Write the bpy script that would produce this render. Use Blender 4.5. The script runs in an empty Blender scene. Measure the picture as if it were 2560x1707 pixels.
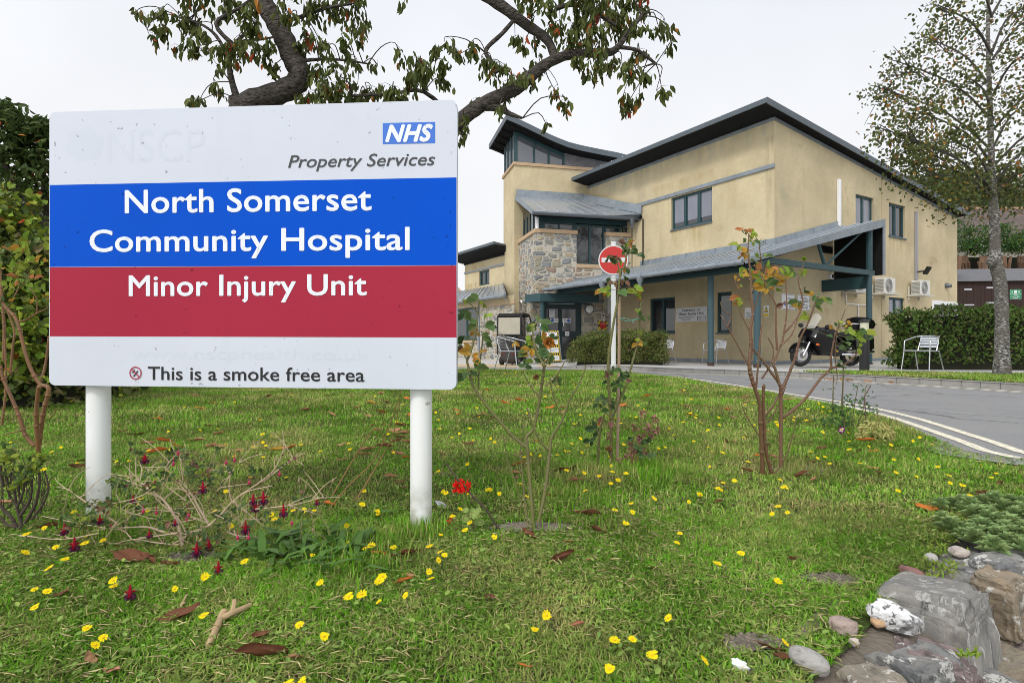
import bpy, bmesh, math, random
import numpy as np
from mathutils import Vector
from mathutils.geometry import tessellate_polygon
random.seed(7); rng = np.random.default_rng(7)
R = math.radians
scn = bpy.context.scene
# ---------------------------------------------------------------- camera, sky, sun, exposure
FPX, CX, CY, EYE = 1393.0, 1280.0, 853.5, 0.75
cam_d = bpy.data.cameras.new('camera'); cam = bpy.data.objects.new('camera', cam_d)
scn.collection.objects.link(cam); scn.camera = cam
cam.location = (0, 0, EYE); cam.rotation_euler = (R(90), 0, 0)
cam_d.sensor_width = 36; cam_d.lens = 36*FPX/2560; cam_d.clip_start = 0.05; cam_d.clip_end = 2000
SUN_DIR = Vector((-0.45, -0.62, 0.75)).normalized()      # towards the sun (behind the clouds)
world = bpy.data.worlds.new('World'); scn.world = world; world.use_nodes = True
wn, wl = world.node_tree.nodes, world.node_tree.links
wn.clear()
w_out = wn.new('ShaderNodeOutputWorld'); w_mix = wn.new('ShaderNodeMixShader')
w_b1 = wn.new('ShaderNodeBackground'); w_b2 = wn.new('ShaderNodeBackground')
w_sky = wn.new('ShaderNodeTexSky'); w_sky.sky_type = 'NISHITA'; w_sky.sun_disc = False
w_sky.sun_elevation = math.asin(SUN_DIR.z); w_sky.sun_rotation = math.atan2(SUN_DIR.x, SUN_DIR.y)
w_b1.inputs[1].default_value = 0.08; wl.new(w_sky.outputs[0], w_b1.inputs[0])
w_tc = wn.new('ShaderNodeTexCoord'); w_sep = wn.new('ShaderNodeSeparateXYZ'); wl.new(w_tc.outputs['Generated'], w_sep.inputs[0])
w_r = wn.new('ShaderNodeValToRGB'); wl.new(w_sep.outputs['Z'], w_r.inputs[0])
w_r.color_ramp.elements[0].position = 0.0; w_r.color_ramp.elements[0].color = (1.0, 1.0, 1.0, 1)
w_r.color_ramp.elements[1].position = 0.55; w_r.color_ramp.elements[1].color = (0.86, 0.885, 0.94, 1)
e = w_r.color_ramp.elements.new(0.25); e.color = (0.98, 0.985, 1.0, 1)
w_ns = wn.new('ShaderNodeTexNoise'); w_ns.inputs['Scale'].default_value = 1.6; w_ns.inputs['Detail'].default_value = 4
wl.new(w_tc.outputs['Generated'], w_ns.inputs['Vector'])
w_nm = wn.new('ShaderNodeMapRange'); w_nm.inputs[1].default_value = .3; w_nm.inputs[2].default_value = .7
w_nm.inputs[3].default_value = .83; w_nm.inputs[4].default_value = 1.0; wl.new(w_ns.outputs[0], w_nm.inputs[0])
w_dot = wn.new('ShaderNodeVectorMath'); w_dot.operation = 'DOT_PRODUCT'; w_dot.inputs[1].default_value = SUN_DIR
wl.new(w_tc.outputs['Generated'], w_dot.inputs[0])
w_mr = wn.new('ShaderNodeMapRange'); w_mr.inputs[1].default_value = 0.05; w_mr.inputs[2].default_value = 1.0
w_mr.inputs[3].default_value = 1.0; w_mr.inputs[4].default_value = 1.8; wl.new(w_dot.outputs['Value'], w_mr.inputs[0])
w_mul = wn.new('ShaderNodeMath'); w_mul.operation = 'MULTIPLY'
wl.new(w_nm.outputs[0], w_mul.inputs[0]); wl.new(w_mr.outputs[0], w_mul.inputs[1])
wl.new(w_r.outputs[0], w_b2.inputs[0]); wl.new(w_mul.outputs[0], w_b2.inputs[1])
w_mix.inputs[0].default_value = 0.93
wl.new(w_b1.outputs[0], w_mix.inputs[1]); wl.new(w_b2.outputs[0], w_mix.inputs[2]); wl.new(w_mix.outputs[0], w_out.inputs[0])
sun_d = bpy.data.lights.new('sun', 'SUN'); sun = bpy.data.objects.new('sun', sun_d); scn.collection.objects.link(sun)
sun_d.energy = 1.5; sun_d.angle = R(10); sun_d.color = (1, 0.96, 0.9)
sun.rotation_euler = (-SUN_DIR).to_track_quat('-Z', 'Y').to_euler(); sun.location = (-9, -12, 15)
scn.view_settings.view_transform = 'Standard'; scn.view_settings.look = 'None'
scn.cycles.use_denoising = True; scn.cycles.pixel_filter_type = 'BLACKMAN_HARRIS'; scn.cycles.filter_width = 0.9
scn.view_settings.exposure = 0.12; scn.view_settings.gamma = 1.0
# ---------------------------------------------------------------- helpers
COL = scn.collection
def cv(x0, y0, k): return lambda x, y: (x0+x/k, y0+y/k)
def P3(p, Y): return Vector(((p[0]-CX)/FPX*Y, Y, EYE+(CY-p[1])/FPX*Y))
def tag(o, label=None, cat=None, group=None, kind=None):
    if label: o['label'] = label
    if cat: o['category'] = cat
    if group: o['group'] = group
    if kind: o['kind'] = kind
    return o
def empty(name, loc, label, cat, group=None, parent=None):
    o = bpy.data.objects.new(name, None); COL.objects.link(o); o.location = loc; o.empty_display_size = .1
    return tag(o, label, cat, group)
def wloc(o):
    v = Vector((0, 0, 0))
    while o is not None: v += o.location; o = o.parent
    return v
def finish(me, name, mats, parent, base, smooth, sharp=40):
    me.validate()
    o = bpy.data.objects.new(name, me); COL.objects.link(o)
    for m in (mats if isinstance(mats, (list, tuple)) else [mats]): me.materials.append(m)
    off = wloc(parent) if parent else Vector((0, 0, 0))
    if parent: o.parent = parent
    if base is not None: o.location = Vector(base)-off; off = Vector(base)
    if off.length > 0: me.transform(__import__('mathutils').Matrix.Translation(-off))
    if smooth:
        me.polygons.foreach_set('use_smooth', [True]*len(me.polygons))
        try: me.set_sharp_from_angle(angle=R(sharp))
        except Exception: pass
    me.update(); return o
class MB:
    def __init__(s): s.v = []; s.f = []; s.m = []; s.uv = []; s.mi = 0
    def poly(s, pts, uv=None):
        b = len(s.v); s.v += [tuple(p) for p in pts]; s.f.append(tuple(range(b, b+len(pts)))); s.m.append(s.mi)
        s.uv.append(uv)
    def solid(s, bottom, top):          # two matching loops -> closed prism
        n = len(bottom); b = len(s.v); s.v += [tuple(p) for p in bottom]+[tuple(p) for p in top]
        fs = [tuple(range(b+n-1, b-1, -1)), tuple(range(b+n, b+2*n))]
        fs += [(b+i, b+(i+1) % n, b+n+(i+1) % n, b+n+i) for i in range(n)]
        s.f += fs; s.m += [s.mi]*len(fs); s.uv += [None]*len(fs)
    def obox(s, o, a, b, c):
        o = Vector(o); a = Vector(a); b = Vector(b); c = Vector(c)
        s.solid([o, o+a, o+a+b, o+b], [o+c, o+a+c, o+a+b+c, o+b+c])
    def box(s, x0, y0, z0, x1, y1, z1): s.obox((x0, y0, z0), (x1-x0, 0, 0), (0, y1-y0, 0), (0, 0, z1-z0))
    def tube(s, pts, r, n=8, caps=True):
        pts = [Vector(p) for p in pts]
        if not isinstance(r, (list, tuple)): r = [r]*len(pts)
        if len(r) == 2 and len(pts) > 2: r = [r[0]+(r[1]-r[0])*i/(len(pts)-1) for i in range(len(pts))]
        b = len(s.v); prev = None
        for i, p in enumerate(pts):
            t = (pts[min(i+1, len(pts)-1)]-pts[max(i-1, 0)])
            t = t.normalized() if t.length > 1e-9 else Vector((0, 0, 1))
            if prev is None: u = t.orthogonal().normalized()
            else:
                u = prev-t*prev.dot(t); u = u.normalized() if u.length > 1e-6 else t.orthogonal().normalized()
            prev = u; w = t.cross(u)
            for k in range(n):
                a = 2*math.pi*k/n; s.v.append(tuple(p+(u*math.cos(a)+w*math.sin(a))*r[i]))
        for i in range(len(pts)-1):
            for k in range(n):
                s.f.append((b+i*n+k, b+i*n+(k+1) % n, b+(i+1)*n+(k+1) % n, b+(i+1)*n+k)); s.m.append(s.mi); s.uv.append(None)
        if caps:
            s.f.append(tuple(b+k for k in range(n-1, -1, -1))); s.m.append(s.mi); s.uv.append(None)
            e = b+(len(pts)-1)*n; s.f.append(tuple(e+k for k in range(n))); s.m.append(s.mi); s.uv.append(None)
    def lathe(s, o, axis, prof, n=20):  # prof: (r, h) along axis
        o = Vector(o); a = Vector(axis).normalized()
        s.tube([o+a*h for r, h in prof], [max(r, 1e-4) for r, h in prof], n)
    def ball(s, c, r, n=10, sx=1, sy=1, sz=1):
        c = Vector(c); b = len(s.v); rows = max(4, n//2+1)
        for i in range(rows+1):
            ph = math.pi*i/rows
            for k in range(n):
                th = 2*math.pi*k/n
                s.v.append((c.x+r*sx*math.sin(ph)*math.cos(th), c.y+r*sy*math.sin(ph)*math.sin(th), c.z+r*sz*math.cos(ph)))
        for i in range(rows):
            for k in range(n):
                s.f.append((b+i*n+k, b+(i+1)*n+k, b+(i+1)*n+(k+1) % n, b+i*n+(k+1) % n)); s.m.append(s.mi); s.uv.append(None)
    def leaf(s, p, d, up, L, W, curl=.15):
        p = Vector(p); d = Vector(d).normalized(); u = Vector(up); u = u-d*u.dot(d)
        u = u.normalized() if u.length > 1e-4 else d.orthogonal().normalized(); w = d.cross(u)
        q = [p, p+d*L*.3+w*W*.45+u*W*curl, p+d*L*.68+w*W*.38+u*W*curl, p+d*L-u*L*.12, p+d*L*.68-w*W*.38+u*W*curl, p+d*L*.3-w*W*.45+u*W*curl]
        b = len(s.v); s.v += [tuple(x) for x in q]
        s.f += [(b, b+1, b+2, b+3), (b, b+3, b+4, b+5)]; s.m += [s.mi]*2; s.uv += [None]*2
    def build(s, name, mats, parent=None, base=None, smooth=False, sharp=40):
        me = bpy.data.meshes.new(name); me.from_pydata(s.v, [], s.f)
        me.polygons.foreach_set('material_index', s.m)
        if any(u is not None for u in s.uv):
            L = me.uv_layers.new(name='UVMap'); d = L.data
            for p, u in zip(me.polygons, s.uv):
                if u is not None:
                    for li, c in zip(p.loop_indices, u): d[li].uv = c
        return finish(me, name, mats, parent, base, smooth, sharp)
def build_each(mb, name, mats, parent=None):
    """one object for every separate piece of the builder"""
    par = list(range(len(mb.v)))
    def find(a):
        while par[a] != a: par[a] = par[par[a]]; a = par[a]
        return a
    for f in mb.f:
        for i in f[1:]: par[find(i)] = find(f[0])
    gr = {}
    for k, f in enumerate(mb.f): gr.setdefault(find(f[0]), []).append(k)
    for fs in gr.values():
        m = MB(); ix = {}
        for k in fs:
            for i in mb.f[k]:
                if i not in ix: ix[i] = len(m.v); m.v.append(mb.v[i])
            m.f.append(tuple(ix[i] for i in mb.f[k])); m.m.append(mb.m[k]); m.uv.append(mb.uv[k])
        m.build(name, mats, parent)
def bevel(o, w=.01, seg=2):
    bm = bmesh.new(); bm.from_mesh(o.data); bmesh.ops.remove_doubles(bm, verts=bm.verts, dist=1e-5)
    es = [e for e in bm.edges if len(e.link_faces) == 2 and e.calc_face_angle(0) > .5]
    bmesh.ops.bevel(bm, geom=es, offset=w, segments=seg, affect='EDGES', clamp_overlap=True)
    bm.to_mesh(o.data); bm.free(); o.data.update(); return o
def subsurf(o, lv=2):
    m = o.modifiers.new('subdivision', 'SUBSURF'); m.levels = lv; m.render_levels = lv; return o
def np_mesh(name, V, F, mats, parent=None, base=None, smooth=False, midx=None):
    """F: list of int arrays (n,k)"""
    me = bpy.data.meshes.new(name); me.vertices.add(len(V)); me.vertices.foreach_set('co', np.asarray(V, np.float32).ravel())
    tot = np.concatenate([np.full(len(f), f.shape[1], np.int32) for f in F]); idx = np.concatenate([f.ravel() for f in F]).astype(np.int32)
    me.loops.add(len(idx)); me.loops.foreach_set('vertex_index', idx)
    me.polygons.add(len(tot)); me.polygons.foreach_set('loop_start', np.concatenate([[0], np.cumsum(tot)[:-1]]).astype(np.int32))
    me.polygons.foreach_set('loop_total', tot)
    if midx is not None: me.polygons.foreach_set('material_index', np.asarray(midx, np.int32))
    me.update(calc_edges=True)
    return finish(me, name, mats, parent, base, smooth)
def nrm(a): return a/np.maximum(np.linalg.norm(a, axis=1, keepdims=True), 1e-9)
def leaf_arrays(P, D, U, L, W, curl=.15):
    P = np.asarray(P, float); D = nrm(np.asarray(D, float)); U = np.asarray(U, float); U = nrm(U-D*(U*D).sum(1, keepdims=True)); X = np.cross(D, U)
    L = np.asarray(L, float).reshape(-1, 1)*np.ones((len(P), 1)); W = np.asarray(W, float).reshape(-1, 1)*np.ones((len(P), 1))
    q = np.stack([P, P+D*L*.3+X*W*.45+U*W*curl, P+D*L*.68+X*W*.38+U*W*curl, P+D*L-U*L*.12, P+D*L*.68-X*W*.38+U*W*curl, P+D*L*.3-X*W*.45+U*W*curl], 1)
    b = (np.arange(len(P))*6)[:, None]
    return q.reshape(-1, 3), np.concatenate([b+np.array([0, 1, 2, 3]), b+np.array([0, 3, 4, 5])], 0)
def rdir(n, zb=0.0, s=1.0):
    d = rng.normal(size=(n, 3))*s; d[:, 2] += zb; return nrm(d)
# ---------------------------------------------------------------- materials
MATS = {}
def M(name, c, rough=.7, metal=0., spec=.4, var=None, c2=None, vs=4., island=0., bump=None, uv=False, stretch=(1, 1, 1), trans=0., hue=0.):
    if name in MATS: return MATS[name]
    if trans: spec *= .3        # leaves: little gloss
    m = bpy.data.materials.new(name); m.use_nodes = True; MATS[name] = m
    N, L = m.node_tree.nodes, m.node_tree.links; b = N['Principled BSDF']
    b.inputs['Roughness'].default_value = rough; b.inputs['Metallic'].default_value = metal
    b.inputs['Specular IOR Level'].default_value = spec; b.inputs['Base Color'].default_value = (*c, 1)
    vec = None
    if var is not None or bump is not None:
        tc = N.new('ShaderNodeTexCoord'); mp = N.new('ShaderNodeMapping'); mp.inputs['Scale'].default_value = stretch
        L.new(tc.outputs['UV' if uv else 'Object'], mp.inputs[0]); vec = mp.outputs[0]
    src = None
    if var is not None:
        n = N.new('ShaderNodeTexNoise'); n.inputs['Scale'].default_value = vs; n.inputs['Detail'].default_value = 6; n.inputs['Roughness'].default_value = .65
        L.new(vec, n.inputs['Vector'])
        r = N.new('ShaderNodeMapRange'); r.inputs[1].default_value = .5-var; r.inputs[2].default_value = .5+var; L.new(n.outputs[0], r.inputs[0])
        x = N.new('ShaderNodeMix'); x.data_type = 'RGBA'; x.inputs[6].default_value = (*c, 1); x.inputs[7].default_value = (*(c2 or [k*.6 for k in c]), 1)
        L.new(r.outputs[0], x.inputs[0]); src = x.outputs[2]
    if island:
        g = N.new('ShaderNodeNewGeometry'); h = N.new('ShaderNodeHueSaturation')
        r = N.new('ShaderNodeMapRange'); r.inputs[3].default_value = 1-island; r.inputs[4].default_value = 1+island; L.new(g.outputs['Random Per Island'], r.inputs[0])
        L.new(r.outputs[0], h.inputs['Value'])
        if hue:
            k = N.new('ShaderNodeMath'); k.operation = 'MULTIPLY'; k.inputs[1].default_value = 7.31; L.new(g.outputs['Random Per Island'], k.inputs[0])
            k2 = N.new('ShaderNodeMath'); k2.operation = 'FRACT'; L.new(k.outputs[0], k2.inputs[0])
            r2 = N.new('ShaderNodeMapRange'); r2.inputs[3].default_value = .5-hue; r2.inputs[4].default_value = .5+hue*.4; L.new(k2.outputs[0], r2.inputs[0]); L.new(r2.outputs[0], h.inputs['Hue'])
        if src: L.new(src, h.inputs['Color'])
        else: h.inputs['Color'].default_value = (*c, 1)
        src = h.outputs[0]
    if src: L.new(src, b.inputs['Base Color'])
    if bump:
        n = N.new('ShaderNodeTexNoise'); n.inputs['Scale'].default_value = bump[0]; n.inputs['Detail'].default_value = 5; L.new(vec, n.inputs['Vector'])
        bp = N.new('ShaderNodeBump'); bp.inputs['Strength'].default_value = bump[1]; bp.inputs['Distance'].default_value = bump[2] if len(bump) > 2 else .02
        L.new(n.outputs[0], bp.inputs['Height']); L.new(bp.outputs[0], b.inputs['Normal'])
    if trans:
        t = N.new('ShaderNodeBsdfTranslucent'); ms = N.new('ShaderNodeMixShader'); ms.inputs[0].default_value = trans
        if src: L.new(src, t.inputs[0])
        else: t.inputs[0].default_value = (*c, 1)
        L.new(b.outputs[0], ms.inputs[1]); L.new(t.outputs[0], ms.inputs[2]); L.new(ms.outputs[0], N['Material Output'].inputs[0])
    return m
def mix_rgb(N, L, fac, a, b, mode='MIX'):
    x = N.new('ShaderNodeMix'); x.data_type = 'RGBA'; x.blend_type = mode
    for i, k in ((0, fac), (6, a), (7, b)):
        if hasattr(k, 'links'): L.new(k, x.inputs[i])
        elif i == 0: x.inputs[0].default_value = k
        else: x.inputs[i].default_value = (*k, 1)
    return x.outputs[2]
def noise(N, L, vec, sc, det=5, lo=.35, hi=.65, rough=.6):
    n = N.new('ShaderNodeTexNoise'); n.inputs['Scale'].default_value = sc; n.inputs['Detail'].default_value = det; n.inputs['Roughness'].default_value = rough
    L.new(vec, n.inputs['Vector']); r = N.new('ShaderNodeMapRange'); r.inputs[1].default_value = lo; r.inputs[2].default_value = hi
    L.new(n.outputs[0], r.inputs[0]); return r.outputs[0]
def newmat(name, rough=.8, spec=.3, coord='UV'):
    m = bpy.data.materials.new(name); m.use_nodes = True; N, L = m.node_tree.nodes, m.node_tree.links; b = N['Principled BSDF']
    b.inputs['Roughness'].default_value = rough; b.inputs['Specular IOR Level'].default_value = spec
    tc = N.new('ShaderNodeTexCoord'); return m, N, L, b, tc.outputs[coord]
def mapping(N, L, vec, sc):
    mp = N.new('ShaderNodeMapping'); mp.inputs['Scale'].default_value = sc; L.new(vec, mp.inputs[0]); return mp.outputs[0]
def bumpto(N, L, b, h, st, dist):
    bp = N.new('ShaderNodeBump'); bp.inputs['Strength'].default_value = st; bp.inputs['Distance'].default_value = dist
    L.new(h, bp.inputs['Height']); L.new(bp.outputs[0], b.inputs['Normal'])
def mat_render():
    m, N, L, b, uv = newmat('painted_render', .9, .15)
    big = noise(N, L, uv, .55, 6, .38, .62); streak = noise(N, L, mapping(N, L, uv, (1.5, .3, 1)), 1.0, 7, .52, .85)
    fine = noise(N, L, uv, 7, 5, .3, .7)
    c = mix_rgb(N, L, big, (.63, .535, .345), (.50, .425, .27))
    c = mix_rgb(N, L, streak, c, (.44, .35, .205))
    spot = noise(N, L, uv, .8, 7, .60, .72, .7); c = mix_rgb(N, L, spot, c, (.40, .31, .175))
    c = mix_rgb(N, L, noise(N, L, mapping(N, L, uv, (1, .7, 1)), .38, 8, .55, .78, .72), c, (.36, .335, .25))
    k = N.new('ShaderNodeMath'); k.operation = 'MULTIPLY'; k.inputs[1].default_value = .28; L.new(fine, k.inputs[0])
    c = mix_rgb(N, L, k.outputs[0], c, (.40, .32, .20)); L.new(c, b.inputs['Base Color'])
    bumpto(N, L, b, noise(N, L, uv, 60, 4, .2, .8), .25, .01); return m
def mat_stone():
    m, N, L, b, uv = newmat('rubble_stone', .9, .25)
    wob = N.new('ShaderNodeTexNoise'); wob.inputs['Scale'].default_value = 2.2; L.new(uv, wob.inputs['Vector'])
    add = N.new('ShaderNodeMix'); add.data_type = 'RGBA'; add.blend_type = 'LINEAR_LIGHT'; add.inputs[0].default_value = .06
    L.new(uv, add.inputs[6]); L.new(wob.outputs[1], add.inputs[7])
    v0 = mapping(N, L, add.outputs[2], (2.5, 5.2, 1))
    va = N.new('ShaderNodeTexVoronoi'); va.inputs['Scale'].default_value = 1; va.inputs['Randomness'].default_value = .8; va.distance = 'CHEBYCHEV'; L.new(v0, va.inputs['Vector'])
    ve = N.new('ShaderNodeTexVoronoi'); ve.feature = 'F2'; ve.inputs['Scale'].default_value = 1; ve.inputs['Randomness'].default_value = .8; ve.distance = 'CHEBYCHEV'; L.new(v0, ve.inputs['Vector'])
    sb = N.new('ShaderNodeMath'); sb.operation = 'SUBTRACT'; L.new(ve.outputs['Distance'], sb.inputs[0]); L.new(va.outputs['Distance'], sb.inputs[1])
    sep = N.new('ShaderNodeSeparateColor'); L.new(va.outputs['Color'], sep.inputs[0])
    rp = N.new('ShaderNodeValToRGB'); rp.color_ramp.interpolation = 'CONSTANT'; L.new(sep.outputs[0], rp.inputs[0])
    cols = [tuple(min(.6, q*1.22) for q in p_) for p_ in [(.20, .215, .225), (.30, .275, .20), (.25, .245, .23), (.36, .29, .20), (.165, .18, .19), (.27, .265, .22), (.29, .20, .155), (.30, .30, .29), (.38, .33, .24), (.22, .22, .21)]]
    els = rp.color_ramp.elements; els[0].color = (*cols[0], 1); els[1].position = .1; els[1].color = (*cols[1], 1)
    for i in range(2, len(cols)): q = els.new(i/len(cols)); q.color = (*cols[i], 1)
    tone = mix_rgb(N, L, noise(N, L, uv, 9, 6, .3, .7), rp.outputs[0], (.20, .18, .15)); tone = mix_rgb(N, L, .55, rp.outputs[0], tone)
    mk = N.new('ShaderNodeMapRange'); mk.inputs[1].default_value = .07; mk.inputs[2].default_value = .13; L.new(sb.outputs[0], mk.inputs[0])
    c = mix_rgb(N, L, mk.outputs[0], (.47, .44, .37), tone); L.new(c, b.inputs['Base Color'])
    mk2 = N.new('ShaderNodeMapRange'); mk2.inputs[1].default_value = .03; mk2.inputs[2].default_value = .3; L.new(sb.outputs[0], mk2.inputs[0])
    bumpto(N, L, b, mk2.outputs[0], .7, .05); return m
def mat_brick(name, c1, c2, mo, scale, rough=.8):
    m, N, L, b, uv = newmat(name, rough, .3)
    br = N.new('ShaderNodeTexBrick'); br.inputs['Scale'].default_value = scale; br.inputs['Color1'].default_value = (*c1, 1); br.inputs['Color2'].default_value = (*c2, 1)
    br.inputs['Mortar'].default_value = (*mo, 1); br.inputs['Mortar Size'].default_value = .025; br.inputs['Brick Width'].default_value = .5; br.inputs['Row Height'].default_value = .17
    L.new(uv, br.inputs['Vector']); c = mix_rgb(N, L, noise(N, L, uv, 3, 5), br.outputs[0], [k*.75 for k in c1]); L.new(c, b.inputs['Base Color'])
    inv = N.new('ShaderNodeMath'); inv.operation = 'SUBTRACT'; inv.inputs[0].default_value = 1; L.new(br.outputs['Fac'], inv.inputs[1]); bumpto(N, L, b, inv.outputs[0], .5, .01); return m
def add_stain(s0, s1, z0, z1, col=(.40, .29, .14), amt=.75):
    """a run-off stain on the render, in metres along and up the wall"""
    N, L = m_render.node_tree.nodes, m_render.node_tree.links; b = N['Principled BSDF']; old = b.inputs['Base Color'].links[0].from_socket
    tc = N.new('ShaderNodeTexCoord'); sp = N.new('ShaderNodeSeparateXYZ'); L.new(tc.outputs['UV'], sp.inputs[0]); fac = noise(N, L, mapping(N, L, tc.outputs['UV'], (4.5, .5, 1)), 1., 6, .42, .68)
    for o_, a, c in ((0, s0-.08, s0+.08), (0, s1+.08, s1-.08), (1, z0, z0+(z1-z0)*.8), (1, z1+.01, z1)):
        r = N.new('ShaderNodeMapRange'); r.interpolation_type = 'SMOOTHSTEP'; r.inputs[1].default_value = a; r.inputs[2].default_value = c; L.new(sp.outputs[o_], r.inputs[0]); m_ = N.new('ShaderNodeMath'); m_.operation = 'MULTIPLY'; L.new(fac, m_.inputs[0]); L.new(r.outputs[0], m_.inputs[1]); fac = m_.outputs[0]
    k = N.new('ShaderNodeMath'); k.operation = 'MULTIPLY'; k.inputs[1].default_value = amt; L.new(fac, k.inputs[0]); L.new(mix_rgb(N, L, k.outputs[0], old, col), b.inputs['Base Color'])
m_render, m_stone = mat_render(), mat_stone()
m_brick = mat_brick('blue_brick', (.20, .195, .21), (.27, .26, .28), (.15, .145, .15), 2.2)
m_tile = mat_brick('clay_roof_tile', (.13, .098, .082), (.19, .15, .13), (.06, .045, .04), 1.6)
m_tile2 = mat_brick('red_roof_tile', (.16, .075, .05), (.20, .10, .07), (.05, .03, .02), 1.6)
m_teal = M('teal_paint', (.024, .060, .068), .5, spec=.35, var=.3, c2=(.03, .075, .085), vs=6)
m_zinc = M('zinc_sheet', (.56, .60, .64), .34, metal=.7, var=.25, c2=(.42, .46, .50), vs=2.5, stretch=(1, 1, .6))
m_flash = M('lead_flashing', (.30, .335, .365), .5, metal=.3, var=.25, c2=(.17, .20, .225), vs=3)
m_fascia = M('slate_grey_fascia', (.082, .102, .12), .5, spec=.3, var=.25, c2=(.11, .132, .15), vs=3)
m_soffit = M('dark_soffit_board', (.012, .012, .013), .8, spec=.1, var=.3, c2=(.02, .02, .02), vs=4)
m_gutter = M('grey_gutter', (.10, .115, .13), .4, metal=.2)
m_glass = M('dark_window_glass', (.02, .024, .028), .04, spec=.9)
m_glassb = M('blind_behind_glass', (.20, .21, .25), .12, spec=.8, var=.3, c2=(.15, .16, .20), vs=2)
m_coping = M('sandstone_coping', (.56, .40, .25), .85, var=.3, c2=(.42, .29, .18), vs=4)
m_white = M('white_paint', (.80, .81, .82), .35, spec=.5)
m_whiteplas = M('off_white_plastic', (.62, .61, .56), .45, spec=.4, var=.25, c2=(.52, .50, .44), vs=5)
m_black = M('black_plastic', (.012, .012, .013), .35, spec=.5)
m_dark = M('dark_interior', (.015, .014, .013), .9, spec=.05)
m_grille = M('grey_grille', (.28, .28, .27), .5)
m_alu = M('brushed_aluminium', (.56, .57, .59), .28, metal=.95)
m_chrome = M('chrome', (.8, .8, .82), .12, metal=1)
m_rubber = M('black_rubber', (.018, .018, .018), .75)
m_red = M('red_paint', (.62, .02, .015), .35, spec=.5)
m_ink = M('black_ink', (.015, .015, .017), .5); m_inkgrey = M('dark_grey_ink', (.045, .048, .052), .5)
m_bluepr = M('blue_print', (.045, .12, .45), .4); m_yellow = M('hazard_yellow', (.75, .55, .03), .5)
m_green = M('green_sign', (.01, .22, .09), .4)
# ---------------------------------------------------------------- text
def text_obj(name, body, O, ax, az, w, caph, mat, parent, bold=0.0, shear=0.0, lift=None, depth=0.0):
    """lettering as a flat mesh: O = lower-left of the baseline, ax/az unit vectors, w = line width, caph = capital height"""
    c = bpy.data.curves.new(name, 'FONT'); c.body = body; c.shear = shear; c.resolution_u = 4; c.space_character = 1+bold*1.6
    t = bpy.data.objects.new(name, c); COL.objects.link(t)
    dg = bpy.context.evaluated_depsgraph_get(); me = bpy.data.meshes.new_from_object(t.evaluated_get(dg))
    bpy.data.objects.remove(t); n = len(me.vertices); co = np.zeros(n*3, np.float32); me.vertices.foreach_get('co', co); co = co.reshape(-1, 3)
    F = {}
    for p in me.polygons: F.setdefault(len(p.vertices), []).append(list(p.vertices))
    bpy.data.meshes.remove(me); co2, F2, up_ = [], {}, []      # every face on its own hair-thin level: the outlines of a letter may overlap
    for L_ in F.values():
        for f in L_:
            F2.setdefault(len(f), []).append(list(range(len(co2), len(co2)+len(f)))); up_ += [(len(up_) % 7)*.00003]*len(f); co2 += [co[i] for i in f]
    co = np.array(co2); n = len(co); up_ = np.array(up_)[:, None]; F = [np.array(v) for v in F2.values()]
    x0, x1 = co[:, 0].min(), co[:, 0].max(); sx = w/(x1-x0+2*bold); sz = caph/(.682+2*bold)
    O, ax, az = Vector(O), Vector(ax), Vector(az); nn = ax.cross(az)
    Vs, Fs = [], []
    sh = [(0, 0)]+([(bold*math.cos(k*math.pi/4), bold*math.sin(k*math.pi/4)) for k in range(8)] if bold else [])     # heavier strokes: the line is laid several times
    for i, (dx, dy) in enumerate(sh):
        Vs.append(np.array(O)[None]+((co[:, :1]-x0+bold+dx)*sx)*np.array(ax)[None]+((co[:, 1:2]+bold+dy)*sz)*np.array(az)[None]+np.array(nn)[None]*(.00012*i+up_)); Fs += [f+i*n for f in F]
    return np_mesh(name, np.concatenate(Vs), Fs, mat, parent)
# ---------------------------------------------------------------- vertical planes
class Plane:
    def __init__(s, o, d):
        s.o = Vector((o[0], o[1])); s.d = Vector((d[0], d[1])).normalized(); s.n = Vector((s.d.y, -s.d.x))
        if s.n.dot(-s.o) < 0: s.n = -s.n
    def hit(s, p, off=0.):
        r = Vector(((p[0]-CX)/FPX, 1.)); oo = s.o+s.n*off; t = oo.dot(s.n)/r.dot(s.n); q = r*t
        return (q-oo).dot(s.d), EYE+(CY-p[1])/FPX*t
    def pt(s, a, z, off=0.):
        q = s.o+s.d*a+s.n*off; return Vector((q.x, q.y, z))
    def at(s, p, off=0.):
        a, z = s.hit(p, off); return s.pt(a, z, off)
    @property
    def d3(s): return Vector((s.d.x, s.d.y, 0))
    @property
    def n3(s): return Vector((s.n.x, s.n.y, 0))
    def bar(s, mb, a0, z0, a1, z1, o0, o1): mb.obox(s.pt(a0, z0, o0), s.d3*(a1-a0), s.n3*(o1-o0), (0, 0, z1-z0))
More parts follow.
